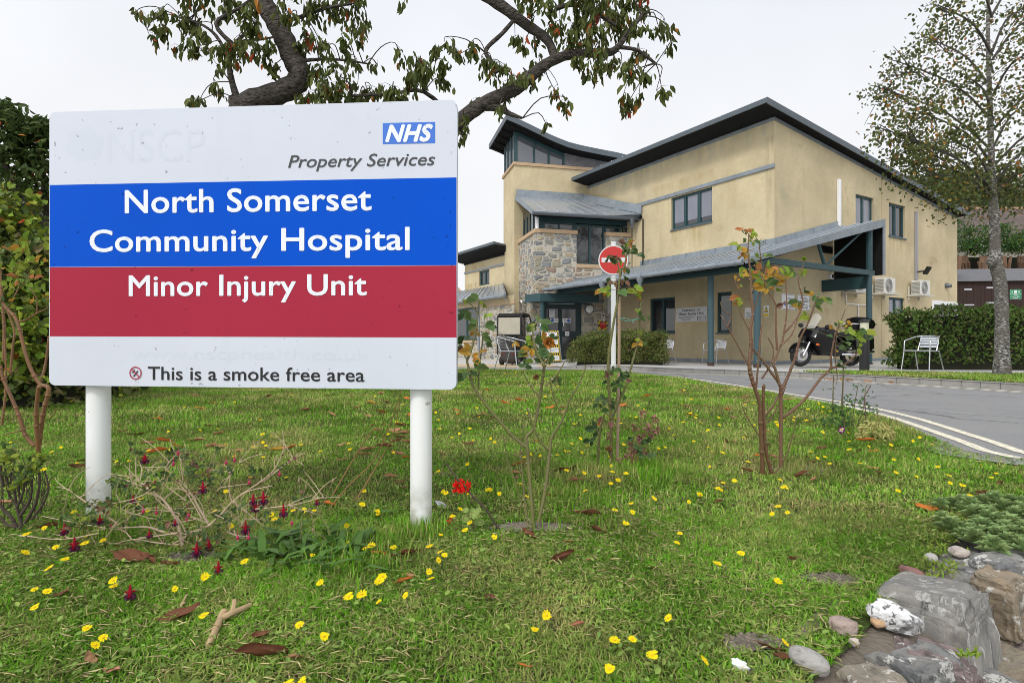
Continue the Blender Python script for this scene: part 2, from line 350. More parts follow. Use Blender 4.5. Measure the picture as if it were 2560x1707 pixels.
def wall(mb, pl, outer, holes=(), off=0., reveal=.14):
    """outer: list of (s,z); holes: (s0,z0,s1,z1)"""
    hs = [[(h[0], h[1]), (h[2], h[1]), (h[2], h[3]), (h[0], h[3])] for h in holes]
    polys = []
    if holes:           # four-cornered wall cut into upright strips round its openings
        lo = sorted(outer)[:2]; hi = sorted(outer)[2:]; sa, sb = lo[0][0], hi[0][0]; zb_, za, zc_ = min(p[1] for p in outer), max(p[1] for p in lo), max(p[1] for p in hi)
        top = lambda x: za+(zc_-za)*(x-sa)/(sb-sa); br = sorted({sa, sb, *[h[0] for h in holes], *[h[2] for h in holes]})
        for a, b in zip(br[:-1], br[1:]):
            z = zb_
            for h in sorted((h for h in holes if h[0] < (a+b)/2 < h[2]), key=lambda h: h[1]):
                if h[1] > z: polys.append([(a, z), (b, z), (b, h[1]), (a, h[1])])
                z = h[3]
            polys.append([(a, z), (b, z), (b, top(b)), (a, top(a))])
    else:
        lp = [Vector((x, y, 0)) for x, y in outer]; polys = [[(lp[i].x, lp[i].y) for i in tri] for tri in tessellate_polygon([lp])]
    for q in polys: mb.poly([pl.pt(k[0], k[1], off) for k in q], [tuple(k) for k in q])
    for h in hs:
        for i in range(4):
            a, b = h[i], h[(i+1) % 4]
            mb.poly([pl.pt(*a, off), pl.pt(*b, off), pl.pt(*b, off-reveal), pl.pt(*a, off-reveal)], [(a[0], a[1]), (b[0], b[1]), (b[0]+.1, b[1]+.1), (a[0]+.1, a[1]+.1)])
def window(pl, h, n, off, parent, name='window', glass=None, fw=.055, rail=None, fmat=None, bars=None):
    """framed window filling hole h, its panes a sub-part"""
    s0, z0, s1, z1 = h; f = MB(); g = MB(); d = .05
    pl.bar(f, s0, z0, s1, z0+fw, off, off+d); pl.bar(f, s0, z1-fw, s1, z1, off, off+d)
    xs = [s0+(s1-s0)*i/n for i in range(n+1)]
    for i, x in enumerate(xs):
        w = fw if i in (0, n) else fw*1.25; a = x if i == 0 else (x-w if i == n else x-w/2)
        pl.bar(f, a, z0+fw, a+w, z1-fw, off, off+d)
    for i in range(n):      # opening casements, a thinner inner frame
        a, b = xs[i]+fw*.9, xs[i+1]-fw*.9; t = .028
        for q in ((a, z0+fw, b, z0+fw+t), (a, z1-fw-t, b, z1-fw)): pl.bar(f, *q, off+.008, off+d-.012)
        for q in ((a, z0+fw+t, a+t, z1-fw-t), (b-t, z0+fw+t, b, z1-fw-t)): pl.bar(f, *q, off+.008, off+d-.012)
    if rail: pl.bar(f, s0+fw, rail-.03, s1-fw, rail+.03, off+.002, off+d-.004)
    o = f.build(name, fmat or m_teal, parent)
    g.poly([pl.pt(s0+fw*.5, z0+fw*.5, off+.012), pl.pt(s1-fw*.5, z0+fw*.5, off+.012), pl.pt(s1-fw*.5, z1-fw*.5, off+.012), pl.pt(s0+fw*.5, z1-fw*.5, off+.012)])
    g.build('pane', glass or m_glass, o)
    if bars is not None:    # window blind seen through the glass
        k = MB(); zb = z0+(z1-z0)*bars
        for i in range(n): pl.bar(k, xs[i]+fw, zb, xs[i+1]-fw, z1-fw, off+.016, off+.02)
        k.build('blind', m_glassb, o)
    return o
# ---------------------------------------------------------------- ground heights
T0 = EYE-.72
def kerb_path():
    return [(-9, 15.9), (-4, 15.7), (-.5, 15.4), (1.73, 15.0), (2.9, 13.95), (3.83, 12.8), (4.9, 12.0), (5.78, 11.2), (6.3, 10.2), (6.96, 9.05), (7.44, 8.1), (7.95, 6.7), (8.4, 5.0), (8.8, 3.0)]
KP = kerb_path()
def smooth_path(p, k=4):
    out = []
    for i in range(len(p)-1):
        a, b, c, d = [Vector(p[max(0, min(len(p)-1, j))]).to_2d() if len(p[0]) == 2 else Vector(p[max(0, min(len(p)-1, j))]) for j in (i-1, i, i+1, i+2)]
        for t in range(k):
            t /= k; out.append(.5*((2*b)+(c-a)*t+(2*a-5*b+4*c-d)*t*t+(3*b-a-3*c+d)*t**3))
    out.append(Vector(p[-1])); return out
KS = smooth_path(KP, 4)
def seg_dist(P, path):
    P = np.asarray(P, float); best = np.full(len(P), 1e9)
    for a, b in zip(path[:-1], path[1:]):
        a = np.array(a[:2]); b = np.array(b[:2]); ab = b-a; t = np.clip(((P-a)@ab)/(ab@ab), 0, 1)
        best = np.minimum(best, np.linalg.norm(P-a-t[:, None]*ab, axis=1))
    return best
LE = smooth_path([(7.5, 2.9), (4.6, 3.2), (3.35, 3.42), (2.98, 3.56), (3.12, 4.08), (3.36, 4.9), (3.5, 5.5), (3.58, 6.4), (3.4, 8.4), (3.2, 10.4), (2.7, 11.9), (1.6, 12.8), (-.4, 13.1), (-3, 13.3), (-8, 13.4), (-16, 13.4)], 3)
WALL_LINE = [(-16, -9.0), (-6, -3.3), (-.4, .42), (.35, .98), (.92, 1.48), (1.26, 1.78), (1.6, 2.06), (2.15, 2.46), (3.2, 2.7), (7.5, 2.8)]
def lawn_z(X, Y):
    X = np.asarray(X, float); Y = np.asarray(Y, float)
    z = np.interp(Y, [0, 1.5, 2.2, 5, 8, 11, 14], [-.785, -.778, -.762, -.70, -.657, -.637, -.632])
    d = seg_dist(np.stack([X.ravel(), Y.ravel()], 1), LE).reshape(X.shape)
    z = np.minimum(z, np.where(Y > 3.0, -.708+.12*np.clip(d, 0, 1.5), z))
    z = z+.012*np.sin(X*2.1+Y*1.3)*np.sin(Y*1.7-X*.6)*np.clip(d*2, 0, 1)
    return z+EYE
def pave_z(X, Y):
    X = np.asarray(X, float); Y = np.asarray(Y, float)
    d = seg_dist(np.stack([X.ravel(), Y.ravel()], 1), KS).reshape(X.shape)
    k = np.clip((X-.5)/2.2, 0, 1)
    return EYE+(-.62-.02*np.clip(d, 0, 4))*k+(-.715-.02*np.clip(d, 0, 4))*(1-k)
def lz(x, y): return float(lawn_z(np.array([x]), np.array([y]))[0])
def pz(x, y): return float(pave_z(np.array([x]), np.array([y]))[0])
def on_lawn(p, fz=lz):
    Y = 3.
    for _ in range(16):
        X = (p[0]-CX)/FPX*Y; h = EYE-fz(X, Y); Yn = h*FPX/(p[1]-CY); dY = (Yn-Y)*.8; Y += dY
        if abs(dY) < .002: break
    X = (p[0]-CX)/FPX*Y; return Vector((X, Y, fz(X, Y)))
def inside(P, poly):
    P = np.asarray(P); c = np.zeros(len(P), bool); n = len(poly)
    for i in range(n):
        x0, y0 = poly[i][:2]; x1, y1 = poly[(i+1) % n][:2]
        if y0 == y1: continue
        k = ((y0 > P[:, 1]) != (y1 > P[:, 1])) & (P[:, 0] < (x1-x0)*(P[:, 1]-y0)/(y1-y0)+x0); c ^= k
    return c
def sheet(name, poly, step, zf, mat, dz=0.):
    bm = bmesh.new(); vs = [bm.verts.new((p[0], p[1], 0)) for p in poly]
    for t in tessellate_polygon([[Vector((p[0], p[1], 0)) for p in poly]]):
        try: bm.faces.new([vs[i] for i in t])
        except ValueError: pass
    xs = [p[0] for p in poly]; ys = [p[1] for p in poly]
    for ax, lo, hi in ((0, min(xs), max(xs)), (1, min(ys), max(ys))):
        k = math.ceil(lo/step)*step
        while k < hi:
            co = (k, 0, 0) if ax == 0 else (0, k, 0); no = (1, 0, 0) if ax == 0 else (0, 1, 0)
            bmesh.ops.bisect_plane(bm, geom=bm.verts[:]+bm.edges[:]+bm.faces[:], plane_co=co, plane_no=no); k += step
    X = np.array([v.co.x for v in bm.verts]); Y = np.array([v.co.y for v in bm.verts]); Z = zf(X, Y)+dz
    for v, z in zip(bm.verts, Z): v.co.z = z
    bmesh.ops.recalc_face_normals(bm, faces=bm.faces)
    if sum(f.normal.z for f in bm.faces) < 0: bmesh.ops.reverse_faces(bm, faces=bm.faces)
    me = bpy.data.meshes.new(name); bm.to_mesh(me); bm.free()
    return tag(finish(me, name, mat, None, None, True, 60), kind='structure')
flat = lambda z: (lambda X, Y: np.full(np.shape(X), z))
def mat_soil():
    m, N, L, b, oc = newmat('lawn_soil', .95, .1, 'Object')
    c = mix_rgb(N, L, noise(N, L, oc, 1.1, 6, .4, .62), (.045, .07, .018), (.10, .095, .04))
    c = mix_rgb(N, L, noise(N, L, oc, 40, 5, .4, .7), c, (.05, .06, .02)); L.new(c, b.inputs['Base Color'])
    bumpto(N, L, b, noise(N, L, oc, 60, 5), .5, .02); return m
def mat_asphalt():
    m, N, L, b, oc = newmat('worn_asphalt', .85, .3, 'Object')
    c = mix_rgb(N, L, noise(N, L, oc, 1.2, 6, .35, .65), (.25, .25, .25), (.30, .298, .29))
    c = mix_rgb(N, L, noise(N, L, oc, 90, 3, .3, .7), c, (.17, .17, .17)); c = mix_rgb(N, L, noise(N, L, oc, 140, 2, .60, .68), c, (.50, .49, .47)); L.new(c, b.inputs['Base Color'])
    c = mix_rgb(N, L, noise(N, L, oc, .35, 7, .52, .60, .7), c, (.21, .21, .21))
    vo = N.new('ShaderNodeTexVoronoi'); vo.feature = 'DISTANCE_TO_EDGE'; vo.inputs['Scale'].default_value = .55; wz = N.new('ShaderNodeMix'); wz.data_type = 'RGBA'; wz.blend_type = 'LINEAR_LIGHT'; wz.inputs[0].default_value = .35
    nz = N.new('ShaderNodeTexNoise'); nz.inputs['Scale'].default_value = 1.1; nz.inputs['Detail'].default_value = 8; L.new(oc, nz.inputs['Vector']); L.new(oc, wz.inputs[6]); L.new(nz.outputs[1], wz.inputs[7]); L.new(wz.outputs[2], vo.inputs['Vector'])
    ck = N.new('ShaderNodeMapRange'); ck.inputs[1].default_value = .012; ck.inputs[2].default_value = .004; L.new(vo.outputs['Distance'], ck.inputs[0]); c = mix_rgb(N, L, ck.outputs[0], c, (.11, .11, .11)); L.new(c, b.inputs['Base Color'])
    bumpto(N, L, b, noise(N, L, oc, 150, 3, .2, .8), .5, .006); return m
m_soil, m_asph = mat_soil(), mat_asphalt()
m_pave = M('grey_paving', (.52, .50, .47), .9, var=.3, c2=(.42, .41, .39), vs=3, bump=(70, .3, .004))
m_buff = M('buff_tactile_paving', (.55, .40, .20), .9, var=.3, c2=(.45, .34, .19), vs=3, bump=(40, .4, .01))
m_kerb = M('concrete_kerb', (.36, .345, .32), .9, var=.35, c2=(.20, .195, .18), vs=9, bump=(40, .5, .01))
m_line = M('cream_road_paint', (.86, .80, .62), .8, var=.14, c2=(.45, .42, .34), vs=26)
LAWN = [tuple(p) for p in LE]+WALL_LINE
# base terrain (behind the retaining wall), road, pavements, lawn
g_poly = [(-160, -60), (-16, -9)]+WALL_LINE[1:]+[(9, 3.0), (160, 2), (160, 260), (-160, 260)]
def terrain(X, Y): return T0-.12+np.clip((Y-24)/26, 0, 1)*np.clip((X-4)/10, 0, 1)*2.2
o = sheet('ground', g_poly, 8, terrain, M('rough_ground', (.09, .10, .045), .95, var=.3, c2=(.13, .11, .06), vs=.6))
sheet('footpath', [(-16, -9.0)]+WALL_LINE[1:]+[(9, 2.85), (9, -14), (-16, -14)], 2, flat(EYE-1.55), m_asph)
road = [tuple(p) for p in KS]+[(9.2, 2.9)]+[(p[0]-.10, p[1]-.22) for p in LE[:9]]+[(p[0]-.25, p[1]-.12) for p in LE[10:29]]+[(-16, 12.6), (-16, 15.9)]
sheet('road', road, 1.0, flat(T0), m_asph)
pav = [tuple(p) for p in KS]+[(16, 3), (22, 12), (26, 26), (-16, 40), (-16, 15.9)]
sheet('pavement', pav, 1.0, pave_z, m_pave)
sheet('buff_paving', [(-4.2, 16.2), (1.3, 15.6), (1.2, 18.4), (-4.0, 19.4)], .5, pave_z, m_buff, .004)
sheet('lawn_ground', LAWN, .35, lawn_z, m_soil)
VERGE = [(q[0]+.16, q[1]+.12) for q in KS[27:]]+[(14, 3.5), (15, 11.4), (10.8, 11.85), (8.1, 12.15), (5.95, 11.45)]
sheet('verge_ground', VERGE, .5, pave_z, m_soil, .012)
def ribbon(name, path, w, z, mat, zf=None):
    mb = MB(); pp = [Vector((p[0], p[1])) for p in path]
    L_, R_ = [], []
    for i, p in enumerate(pp):
        t = (pp[min(i+1, len(pp)-1)]-pp[max(0, i-1)]).normalized(); nn = Vector((-t.y, t.x))
        L_.append(p+nn*w/2); R_.append(p-nn*w/2)
    for i in range(len(pp)-1): mb.poly([(L_[i].x, L_[i].y, z), (L_[i+1].x, L_[i+1].y, z), (R_[i+1].x, R_[i+1].y, z), (R_[i].x, R_[i].y, z)])
    return tag(mb.build(name, mat), kind='structure')
def offset(path, d):
    out = []
    for i, p in enumerate(path):
        t = (Vector(path[min(i+1, len(path)-1)])-Vector(path[max(0, i-1)])).normalized(); out.append(Vector(p)+Vector((-t.y, t.x))*d)
    return out
for d in (-.16, -.36): ribbon('road_line', offset(KS, d), .075, T0+.004, m_line)
for d in (-.13, -.33): ribbon('road_line', [Vector((3.02-d*.8, 3.45+d*.2)), *offset(LE[9:29], d)], .075, T0+.004, m_line)
# kerb with its jointed stones
mb = MB(); acc = 0.
for i in range(len(KS)-1):
    a, b = KS[i], KS[i+1]; t = (b-a); ln = t.length; nn = Vector((-t.y, t.x)).normalized()
    if nn.dot(Vector((1, .6))) < 0: nn = -nn
    za, zb = pz(a.x, a.y)+.006, pz(b.x, b.y)+.006
    k = max(1, round(ln/.9))
    for j in range(k):
        p, q = a+t*(j/k), a+t*((j+1)/k-.003/ln); z0 = za+(zb-za)*j/k; z1 = za+(zb-za)*(j+1)/k
        A, B = p+nn*.15, q+nn*.15
        mb.solid([(p.x, p.y, T0-.1), (q.x, q.y, T0-.1), (B.x, B.y, T0-.1), (A.x, A.y, T0-.1)],
                 [(p.x+nn.x*.02, p.y+nn.y*.02, z0), (q.x+nn.x*.02, q.y+nn.y*.02, z1), (B.x, B.y, z1), (A.x, A.y, z0)])
tag(bevel(mb.build('kerb', m_kerb), .008, 1), kind='structure')
# ---------------------------------------------------------------- hospital building
TH = R(31.3); u2 = Vector((math.cos(TH), math.sin(TH))); v2 = Vector((-u2.y, u2.x))
C2 = Vector((8.006, 17.0)); PH = R(13.8); tw = Vector((math.cos(PH), math.sin(PH)))
GZ = EYE-.86                                    # foot of the walls, just under the paving
F_ = Plane(C2, -v2)                            # long entrance front: s = 0 at the corner, negative to the left
G_ = Plane(C2, u2)                             # gable side: s grows to the right
TP = Plane((.10, 23.84), tw)                   # stair tower front
B_ = Plane((.906, 21.4), tw)                   # stone bay front
TL = Plane((.10, 23.84), (-tw.y, tw.x))        # tower's left side
BL = Plane((.906, 21.4), (-tw.y, tw.x))        # stone bay's left side
W_ = Plane((-.39, 25.8), -v2)                  # left wing
for k in (TL, BL):
    if k.n.x > 0: k.n = -k.n
bld = empty('hospital_building', (4.0, 24.0, GZ), 'two storey buff rendered hospital with grey metal roofs, rubble stone bay and teal windows', 'building')
c7 = cv(1130, 260, 3.1367); cM = cv(1400, 220, 3.92); cG = cv(1880, 220, 3.92); cR = cv(1600, 520, 3.564); c81 = cv(1130, 640, 3.92); c3w = cv(1130, 560, 4.237); cr3 = cv(2160, 450, 3.075)
def hole(pl, p, q, off=0.):
    a = pl.hit(p, off); b = pl.hit(q, off); return (min(a[0], b[0]), min(a[1], b[1]), max(a[0], b[0]), max(a[1], b[1]))
def hole_mid(pl, xl, xr, xm, yt, yb, off=0.):   # left and right edge, heights read in column xm
    return (pl.hit((xl, 853), off)[0], pl.hit((xm, yb), off)[1], pl.hit((xr, 853), off)[0], pl.hit((xm, yt), off)[1])
zC = F_.hit((1936, 293))[1]
# main front
hA = hole_mid(F_, 1678, 1780, 1780, cM(0, 966)[1], cM(0, 1305)[1]); hB = hole_mid(F_, 1625, 1687, 1656, 744.5, 832); hC = hole_mid(F_, 1792, 1829, 1811, 730, 831)
mb = MB(); wall(mb, F_, [(-11.5, GZ), (0, GZ), (0, zC), (-11.5, zC)], [hA, hB, hC])
zE = G_.hit((2386, 537.6)); sE = 12.6; slope = (zC-zE[1])/zE[0]
h1 = hole_mid(G_, 2139, 2184, 2162, cG(0, 1060)[1], 570); h2 = hole_mid(G_, 2222, 2263, 2242, cG(0, 1140)[1], cG(0, 1462)[1])
h3 = hole_mid(G_, 2222, 2262, 2242, 744, 820); h4 = hole_mid(G_, 2330, 2393, 2360, 753, 893)
wall(mb, G_, [(0, GZ), (sE, GZ), (sE, zC-slope*sE), (0, zC)], [h1, h2, h3, h4])
back = lambda a, z: (G_.pt(sE, z)+Vector((v2.x, v2.y, 0))*a)
mb.poly([back(0, GZ), back(11.5, GZ), back(11.5, zC-slope*sE), back(0, zC-slope*sE)], [(0, 0), (11.5, 0), (11.5, 5), (0, 5)])
mb.poly([F_.pt(-11.5, GZ), back(11.5, GZ), back(11.5, zC-slope*sE), F_.pt(-11.5, zC)], [(0, 0), (12, 0), (12, 5), (0, 7)])
mb.build('wall', m_render, bld)
window(F_, hA, 3, -.12, bld, bars=.2); window(F_, hB, 2, -.12, bld); window(F_, hC, 1, -.12, bld)
window(G_, h1, 2, -.12, bld, bars=.0); window(G_, h2, 2, -.12, bld); window(G_, h3, 2, -.12, bld, bars=.0)
dr = MB(); G_.bar(dr, h4[0], h4[1], h4[0]+.1, h4[3], -.06, .03); G_.bar(dr, h4[2]-.1, h4[1], h4[2], h4[3], -.06, .03); G_.bar(dr, h4[0]+.1, h4[3]-.16, h4[2]-.1, h4[3], -.06, .03)
d_ = dr.build('side_door', m_white, bld); dr = MB(); G_.bar(dr, h4[0]+.1, h4[1], h4[2]-.1, h4[3]-.16, -.1, -.05); dr.build('door_panel', m_glassb, d_)
sl = MB()
for h, pl in ((hA, F_), (hB, F_), (hC, F_), (h2, G_)): pl.bar(sl, h[0]-.02, h[1]-.05, h[2]+.02, h[1]-.002, -.12, .05)
build_each(sl, 'window_sill', m_fascia, bld)
for h in (hA, hB): add_stain(h[0], h[2], h[1]-1.1, h[1]-.05)
add_stain(h2[0], h2[2], h2[1]-.9, h2[1]-.05)
add_stain(-5.2, -2.4, EYE+2.45, EYE+2.98, (.40, .28, .13), .9); add_stain(-5., -2.2, F_.hit((1936, 413))[1]+.05, F_.hit((1936, 413))[1]+.5, (.42, .30, .15), .6)
add_stain(-.28, .0, EYE+2.3, EYE+6.3, (.30, .25, .15), .9); add_stain(-11.5, 0, zC-.9, zC-.1, (.36, .33, .25), .55); add_stain(5.0, 6.1, EYE+3.6, EYE+4.9, (.33, .29, .20), .6); add_stain(0, 12.6, GZ+.1, GZ+.65, (.33, .29, .20), .45)
# roof slab of the main block, with its dark soffit, fascia and cover strips
e0 = Vector((u2.x, u2.y, 0)); e1 = Vector((v2.x, v2.y, 0)); C3 = Vector((C2.x, C2.y, 0))
def mp(uu, vv, z): return C3+e0*uu+e1*vv+Vector((0, 0, z))
ztop = lambda uu: zC+.10-slope*uu
ov, og = .85, .30; vl = 0
# left end of the long eaves from the photograph
PFe = Plane(C2-u2*ov, -v2); sL, _ = PFe.hit((1431, 452)); vl = -sL; sApex, zA = PFe.hit((1917, 246))
og = sApex; dzr = zA-(zC-slope*-ov)
zt = lambda uu: zA-slope*(uu+ov)
rf = MB(); rf.solid([mp(-ov, -og, zt(-ov)-.03), mp(sE+.35, -og, zt(sE+.35)-.03), mp(sE+.35, vl, zt(sE+.35)-.03), mp(-ov, vl, zt(-ov)-.03)],
                    [mp(-ov, -og, zt(-ov)), mp(sE+.35, -og, zt(sE+.35)), mp(sE+.35, vl, zt(sE+.35)), mp(-ov, vl, zt(-ov))])
for k in range(1, 14): q = vl*k/14; rf.tube([mp(-ov-.03, q, zt(-ov)+.02), mp(sE+.3, q, zt(sE+.3)+.02)], .022, 6)
rf.build('roof', m_zinc, bld)
fa = MB(); H = .13
fa.solid([mp(-ov-.03, -og-.03, zt(-ov)-H), mp(-ov, -og, zt(-ov)-H), mp(-ov, vl, zt(-ov)-H), mp(-ov-.03, vl, zt(-ov)-H)],
         [mp(-ov-.03, -og-.03, zt(-ov)+.02), mp(-ov, -og, zt(-ov)+.02), mp(-ov, vl, zt(-ov)+.02), mp(-ov-.03, vl, zt(-ov)+.02)])
fa.solid([mp(-ov-.03, -og-.03, zt(-ov)-H-.03), mp(sE+.4, -og-.03, zt(sE+.4)-H-.03), mp(sE+.4, -og, zt(sE+.4)-H-.03), mp(-ov, -og, zt(-ov)-H-.03)],
         [mp(-ov-.03, -og-.03, zt(-ov)+.03), mp(sE+.4, -og-.03, zt(sE+.4)+.03), mp(sE+.4, -og, zt(sE+.4)+.03), mp(-ov, -og, zt(-ov)+.03)])
fa.solid([mp(-ov-.03, vl, zt(-ov)-H), mp(.2, vl, zt(.2)-H), mp(.2, vl+.03, zt(.2)-H), mp(-ov-.03, vl+.03, zt(-ov)-H)],
         [mp(-ov-.03, vl, zt(-ov)+.02), mp(.2, vl, zt(.2)+.02), mp(.2, vl+.03, zt(.2)+.02), mp(-ov-.03, vl+.03, zt(-ov)+.02)])
build_each(fa, 'fascia', m_fascia, bld)
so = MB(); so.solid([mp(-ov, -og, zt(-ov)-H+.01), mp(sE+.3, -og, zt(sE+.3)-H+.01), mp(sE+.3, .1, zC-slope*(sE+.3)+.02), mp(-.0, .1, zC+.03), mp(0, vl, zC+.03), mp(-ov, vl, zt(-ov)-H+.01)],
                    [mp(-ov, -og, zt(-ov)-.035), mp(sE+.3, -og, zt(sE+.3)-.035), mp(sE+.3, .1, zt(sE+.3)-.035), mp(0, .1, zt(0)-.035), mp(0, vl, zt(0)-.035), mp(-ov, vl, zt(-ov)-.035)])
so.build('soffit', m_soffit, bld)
tr = MB(); F_.bar(tr, -11.4, zC-.10, .025, zC+.0, 0.003, .025)
tr.solid([G_.pt(0, zC-.10, .003), G_.pt(sE, zC-.10-slope*sE, .003), G_.pt(sE, zC-.10-slope*sE, .03), G_.pt(0, zC-.10, .03)], [G_.pt(0, zC, .003), G_.pt(sE, zC-slope*sE, .003), G_.pt(sE, zC-slope*sE, .03), G_.pt(0, zC, .03)])
zs = F_.hit((1936, 413))[1]; F_.bar(tr, F_.hit(cM(745, 1160))[0], zs-.055, .02, zs+.055, .003, .045); F_.bar(tr, F_.hit(cM(745, 1160))[0], zs-.075, .02, zs-.06, .003, .055)
G_.bar(tr, .0, GZ, sE, EYE-.60, .003, .02); F_.bar(tr, -5.6, GZ, 0, EYE-.60, .003, .02)
build_each(tr, 'trim', m_flash, bld)
jt = MB(); q = G_.hit((1880+1270/3.92, 500))[0]; G_.bar(jt, q-.008, GZ, q+.008, zC-slope*q-.1, .001, .006)
jt.build('movement_joint', M('joint_sealant', (.40, .33, .2), .8), bld)
def pipe(pl, x, y0, y1, w, mat, name, off=.06, prnt=None):
    s, z1 = pl.hit((x, y0), off); z0 = pl.hit((x, y1), off)[1]; k = MB(); pl.bar(k, s-w/2, z0, s+w/2, z1, .003, off+.03)
    return bevel(k.build(name, mat, prnt or bld), .012, 2)
pipe(G_, 2099, 448, 566, .13, m_white, 'white_trunking'); pipe(G_, 2292, 529, 700, .10, M('grey_trunking', (.30, .30, .33), .5), 'grey_trunking')
# ---- stair tower
zP = TP.hit((1287, 413))[1]; aR = 3.6
mb = MB(); wall(mb, TP, [(0, GZ), (aR, GZ), (aR, zP), (0, zP)]); sl_ = TL.hit((1258.8, 800))[0]; hs = hole_mid(TL, 1275.5, 1279.5, 1277, 511, 880)
wall(mb, TL, [(0, GZ), (sl_, GZ), (sl_, zP), (0, zP)] if sl_ > 0 else [(sl_, GZ), (0, GZ), (0, zP), (sl_, zP)], [hs], reveal=.12)
mb.poly([TL.pt(sl_, GZ), TL.pt(sl_, zP), TP.pt(aR, zP, -2.2), TP.pt(aR, GZ, -2.2)], [(0, 0), (0, 7), (4, 7), (4, 0)])
mb.poly([TP.pt(0, zP), TP.pt(aR, zP), TP.pt(aR, zP, -2.2), TL.pt(sl_, zP)], [(0, 0), (4, 0), (4, 2), (0, 2)])
mb.poly([TL.pt(hs[0], hs[1], -.12), TL.pt(hs[2], hs[1], -.12), TL.pt(hs[2], hs[3], -.12), TL.pt(hs[0], hs[3], -.12)], [(0, 0), (1, 0), (1, 5), (0, 5)])
mb.build('tower_wall', m_render, bld)
cp = MB(); sg = 1 if sl_ > 0 else -1
TP.bar(cp, -.06, zP+.003, aR, zP+.13, -.25, .06); TL.bar(cp, 0.26, zP+.003, sl_+.1*sg, zP+.13, -.25, .06)
build_each(cp, 'tower_coping', m_coping, bld)
# clerestory
zc = zP+.13; inset = -.10
def roofz(px, py): a, z = TP.hit((px, py), .55); return a, z
prof = [roofz(*c7(*q)) for q in ((430, 88), (510, 122), (600, 165), (680, 204), (750, 240), (830, 275), (910, 306), (980, 325), (1050, 341), (1130, 357), (1200, 371), (1290, 388), (1370, 408), (1500, 432))]
pz_ = lambda a: float(np.interp(a, [p[0] for p in prof], [p[1] for p in prof]))
def clr(a, z, off): return TP.pt(a, z, off)
dep = -3.1
rt = MB(); th = .2
rt.solid([clr(a, z-.05, .55) for a, z in prof]+[clr(a, z+.02, .55) for a, z in reversed(prof)], [clr(a, z-.05, dep) for a, z in prof]+[clr(a, z+.02, dep) for a, z in reversed(prof)])
rt.build('tower_roof', m_zinc, bld)
ff = MB(); ff.solid([clr(a, z-th, .56) for a, z in prof]+[clr(a, z+.03, .56) for a, z in reversed(prof)], [clr(a, z-th, .60) for a, z in prof]+[clr(a, z+.03, .60) for a, z in reversed(prof)])
a0, z0 = prof[0]; ff.solid([clr(a0-.03, z0-th, .60), clr(a0, z0-th, .60), clr(a0, z0-th, dep), clr(a0-.03, z0-th, dep)], [clr(a0-.03, z0+.03, .60), clr(a0, z0+.03, .60), clr(a0, z0+.03, dep), clr(a0-.03, z0+.03, dep)])
build_each(ff, 'tower_fascia', m_fascia, bld)
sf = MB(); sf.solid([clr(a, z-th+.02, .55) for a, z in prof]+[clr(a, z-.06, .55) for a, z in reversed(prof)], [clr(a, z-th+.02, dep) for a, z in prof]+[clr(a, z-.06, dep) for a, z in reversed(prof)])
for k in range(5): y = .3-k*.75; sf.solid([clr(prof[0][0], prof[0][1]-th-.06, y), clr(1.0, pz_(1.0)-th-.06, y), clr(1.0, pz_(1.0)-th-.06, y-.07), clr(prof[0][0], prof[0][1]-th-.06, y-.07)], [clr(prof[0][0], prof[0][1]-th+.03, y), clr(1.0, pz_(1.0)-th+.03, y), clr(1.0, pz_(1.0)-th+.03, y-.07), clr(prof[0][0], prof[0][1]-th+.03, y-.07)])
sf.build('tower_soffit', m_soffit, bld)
xs = [TP.hit(c7(q, 480), inset)[0] for q in (500, 645, 760, 875)]
fr = MB()
for i, x in enumerate(xs):
    w = .16 if i == 0 else .075; zt_ = pz_(x)-th-.02; TP.bar(fr, x-w/2, zc, x+w/2, zt_, inset-.1, inset)
TP.bar(fr, xs[0]+.08, zc, xs[-1]-.04, zc+.07, inset-.08, inset-.02)
fr.solid([clr(xs[0]+.08, pz_(xs[0])-th-.16, inset-.08), clr(xs[-1]-.04, pz_(xs[-1])-th-.16, inset-.08), clr(xs[-1]-.04, pz_(xs[-1])-th-.16, inset-.02), clr(xs[0]+.08, pz_(xs[0])-th-.16, inset-.02)],
         [clr(xs[0]+.08, pz_(xs[0])-th, inset-.08), clr(xs[-1]-.04, pz_(xs[-1])-th, inset-.08), clr(xs[-1]-.04, pz_(xs[-1])-th, inset-.02), clr(xs[0]+.08, pz_(xs[0])-th, inset-.02)])
for k in range(4): y = inset-.1-k*.6; fr.obox(clr(xs[0]-.06, zc, y), TP.d3*.1, -TP.n3*.07, (0, 0, pz_(xs[0])-th-zc-.02))
fw_ = fr.build('clerestory_window', m_teal, bld)
gl = MB(); gl.poly([clr(xs[0], zc, inset-.05), clr(xs[-1], zc, inset-.05), clr(xs[-1], pz_(xs[-1])-th, inset-.05), clr(xs[0], pz_(xs[0])-th, inset-.05)])
gl.poly([clr(xs[0]-.01, zc, inset-.05), clr(xs[0]-.01, zc, inset-2.0), clr(xs[0]-.01, pz_(xs[0])-th, inset-2.0), clr(xs[0]-.01, pz_(xs[0])-th, inset-.05)])
gl.build('pane', M('sky_lit_glass', (.10, .11, .125), .04, spec=1.0), fw_)
bk = MB(); aE = prof[-1][0]; zz = [xs[-1]+.04+i*(aE-xs[-1]-.04)/8 for i in range(9)]
bk.poly([clr(a, zc, inset-.03) for a in zz]+[clr(a, pz_(a)-th+.01, inset-.03) for a in reversed(zz)], [(a, zc) for a in zz]+[(a, pz_(a)-th) for a in reversed(zz)])
bk.poly([clr(a, zc-.3, -2.0) for a in zz]+[clr(a, pz_(a)-th+.01, -2.0) for a in reversed(zz)], [(a, zc) for a in zz]+[(a, pz_(a)-th) for a in reversed(zz)])
bk.build('brick_wall', m_brick, bld)
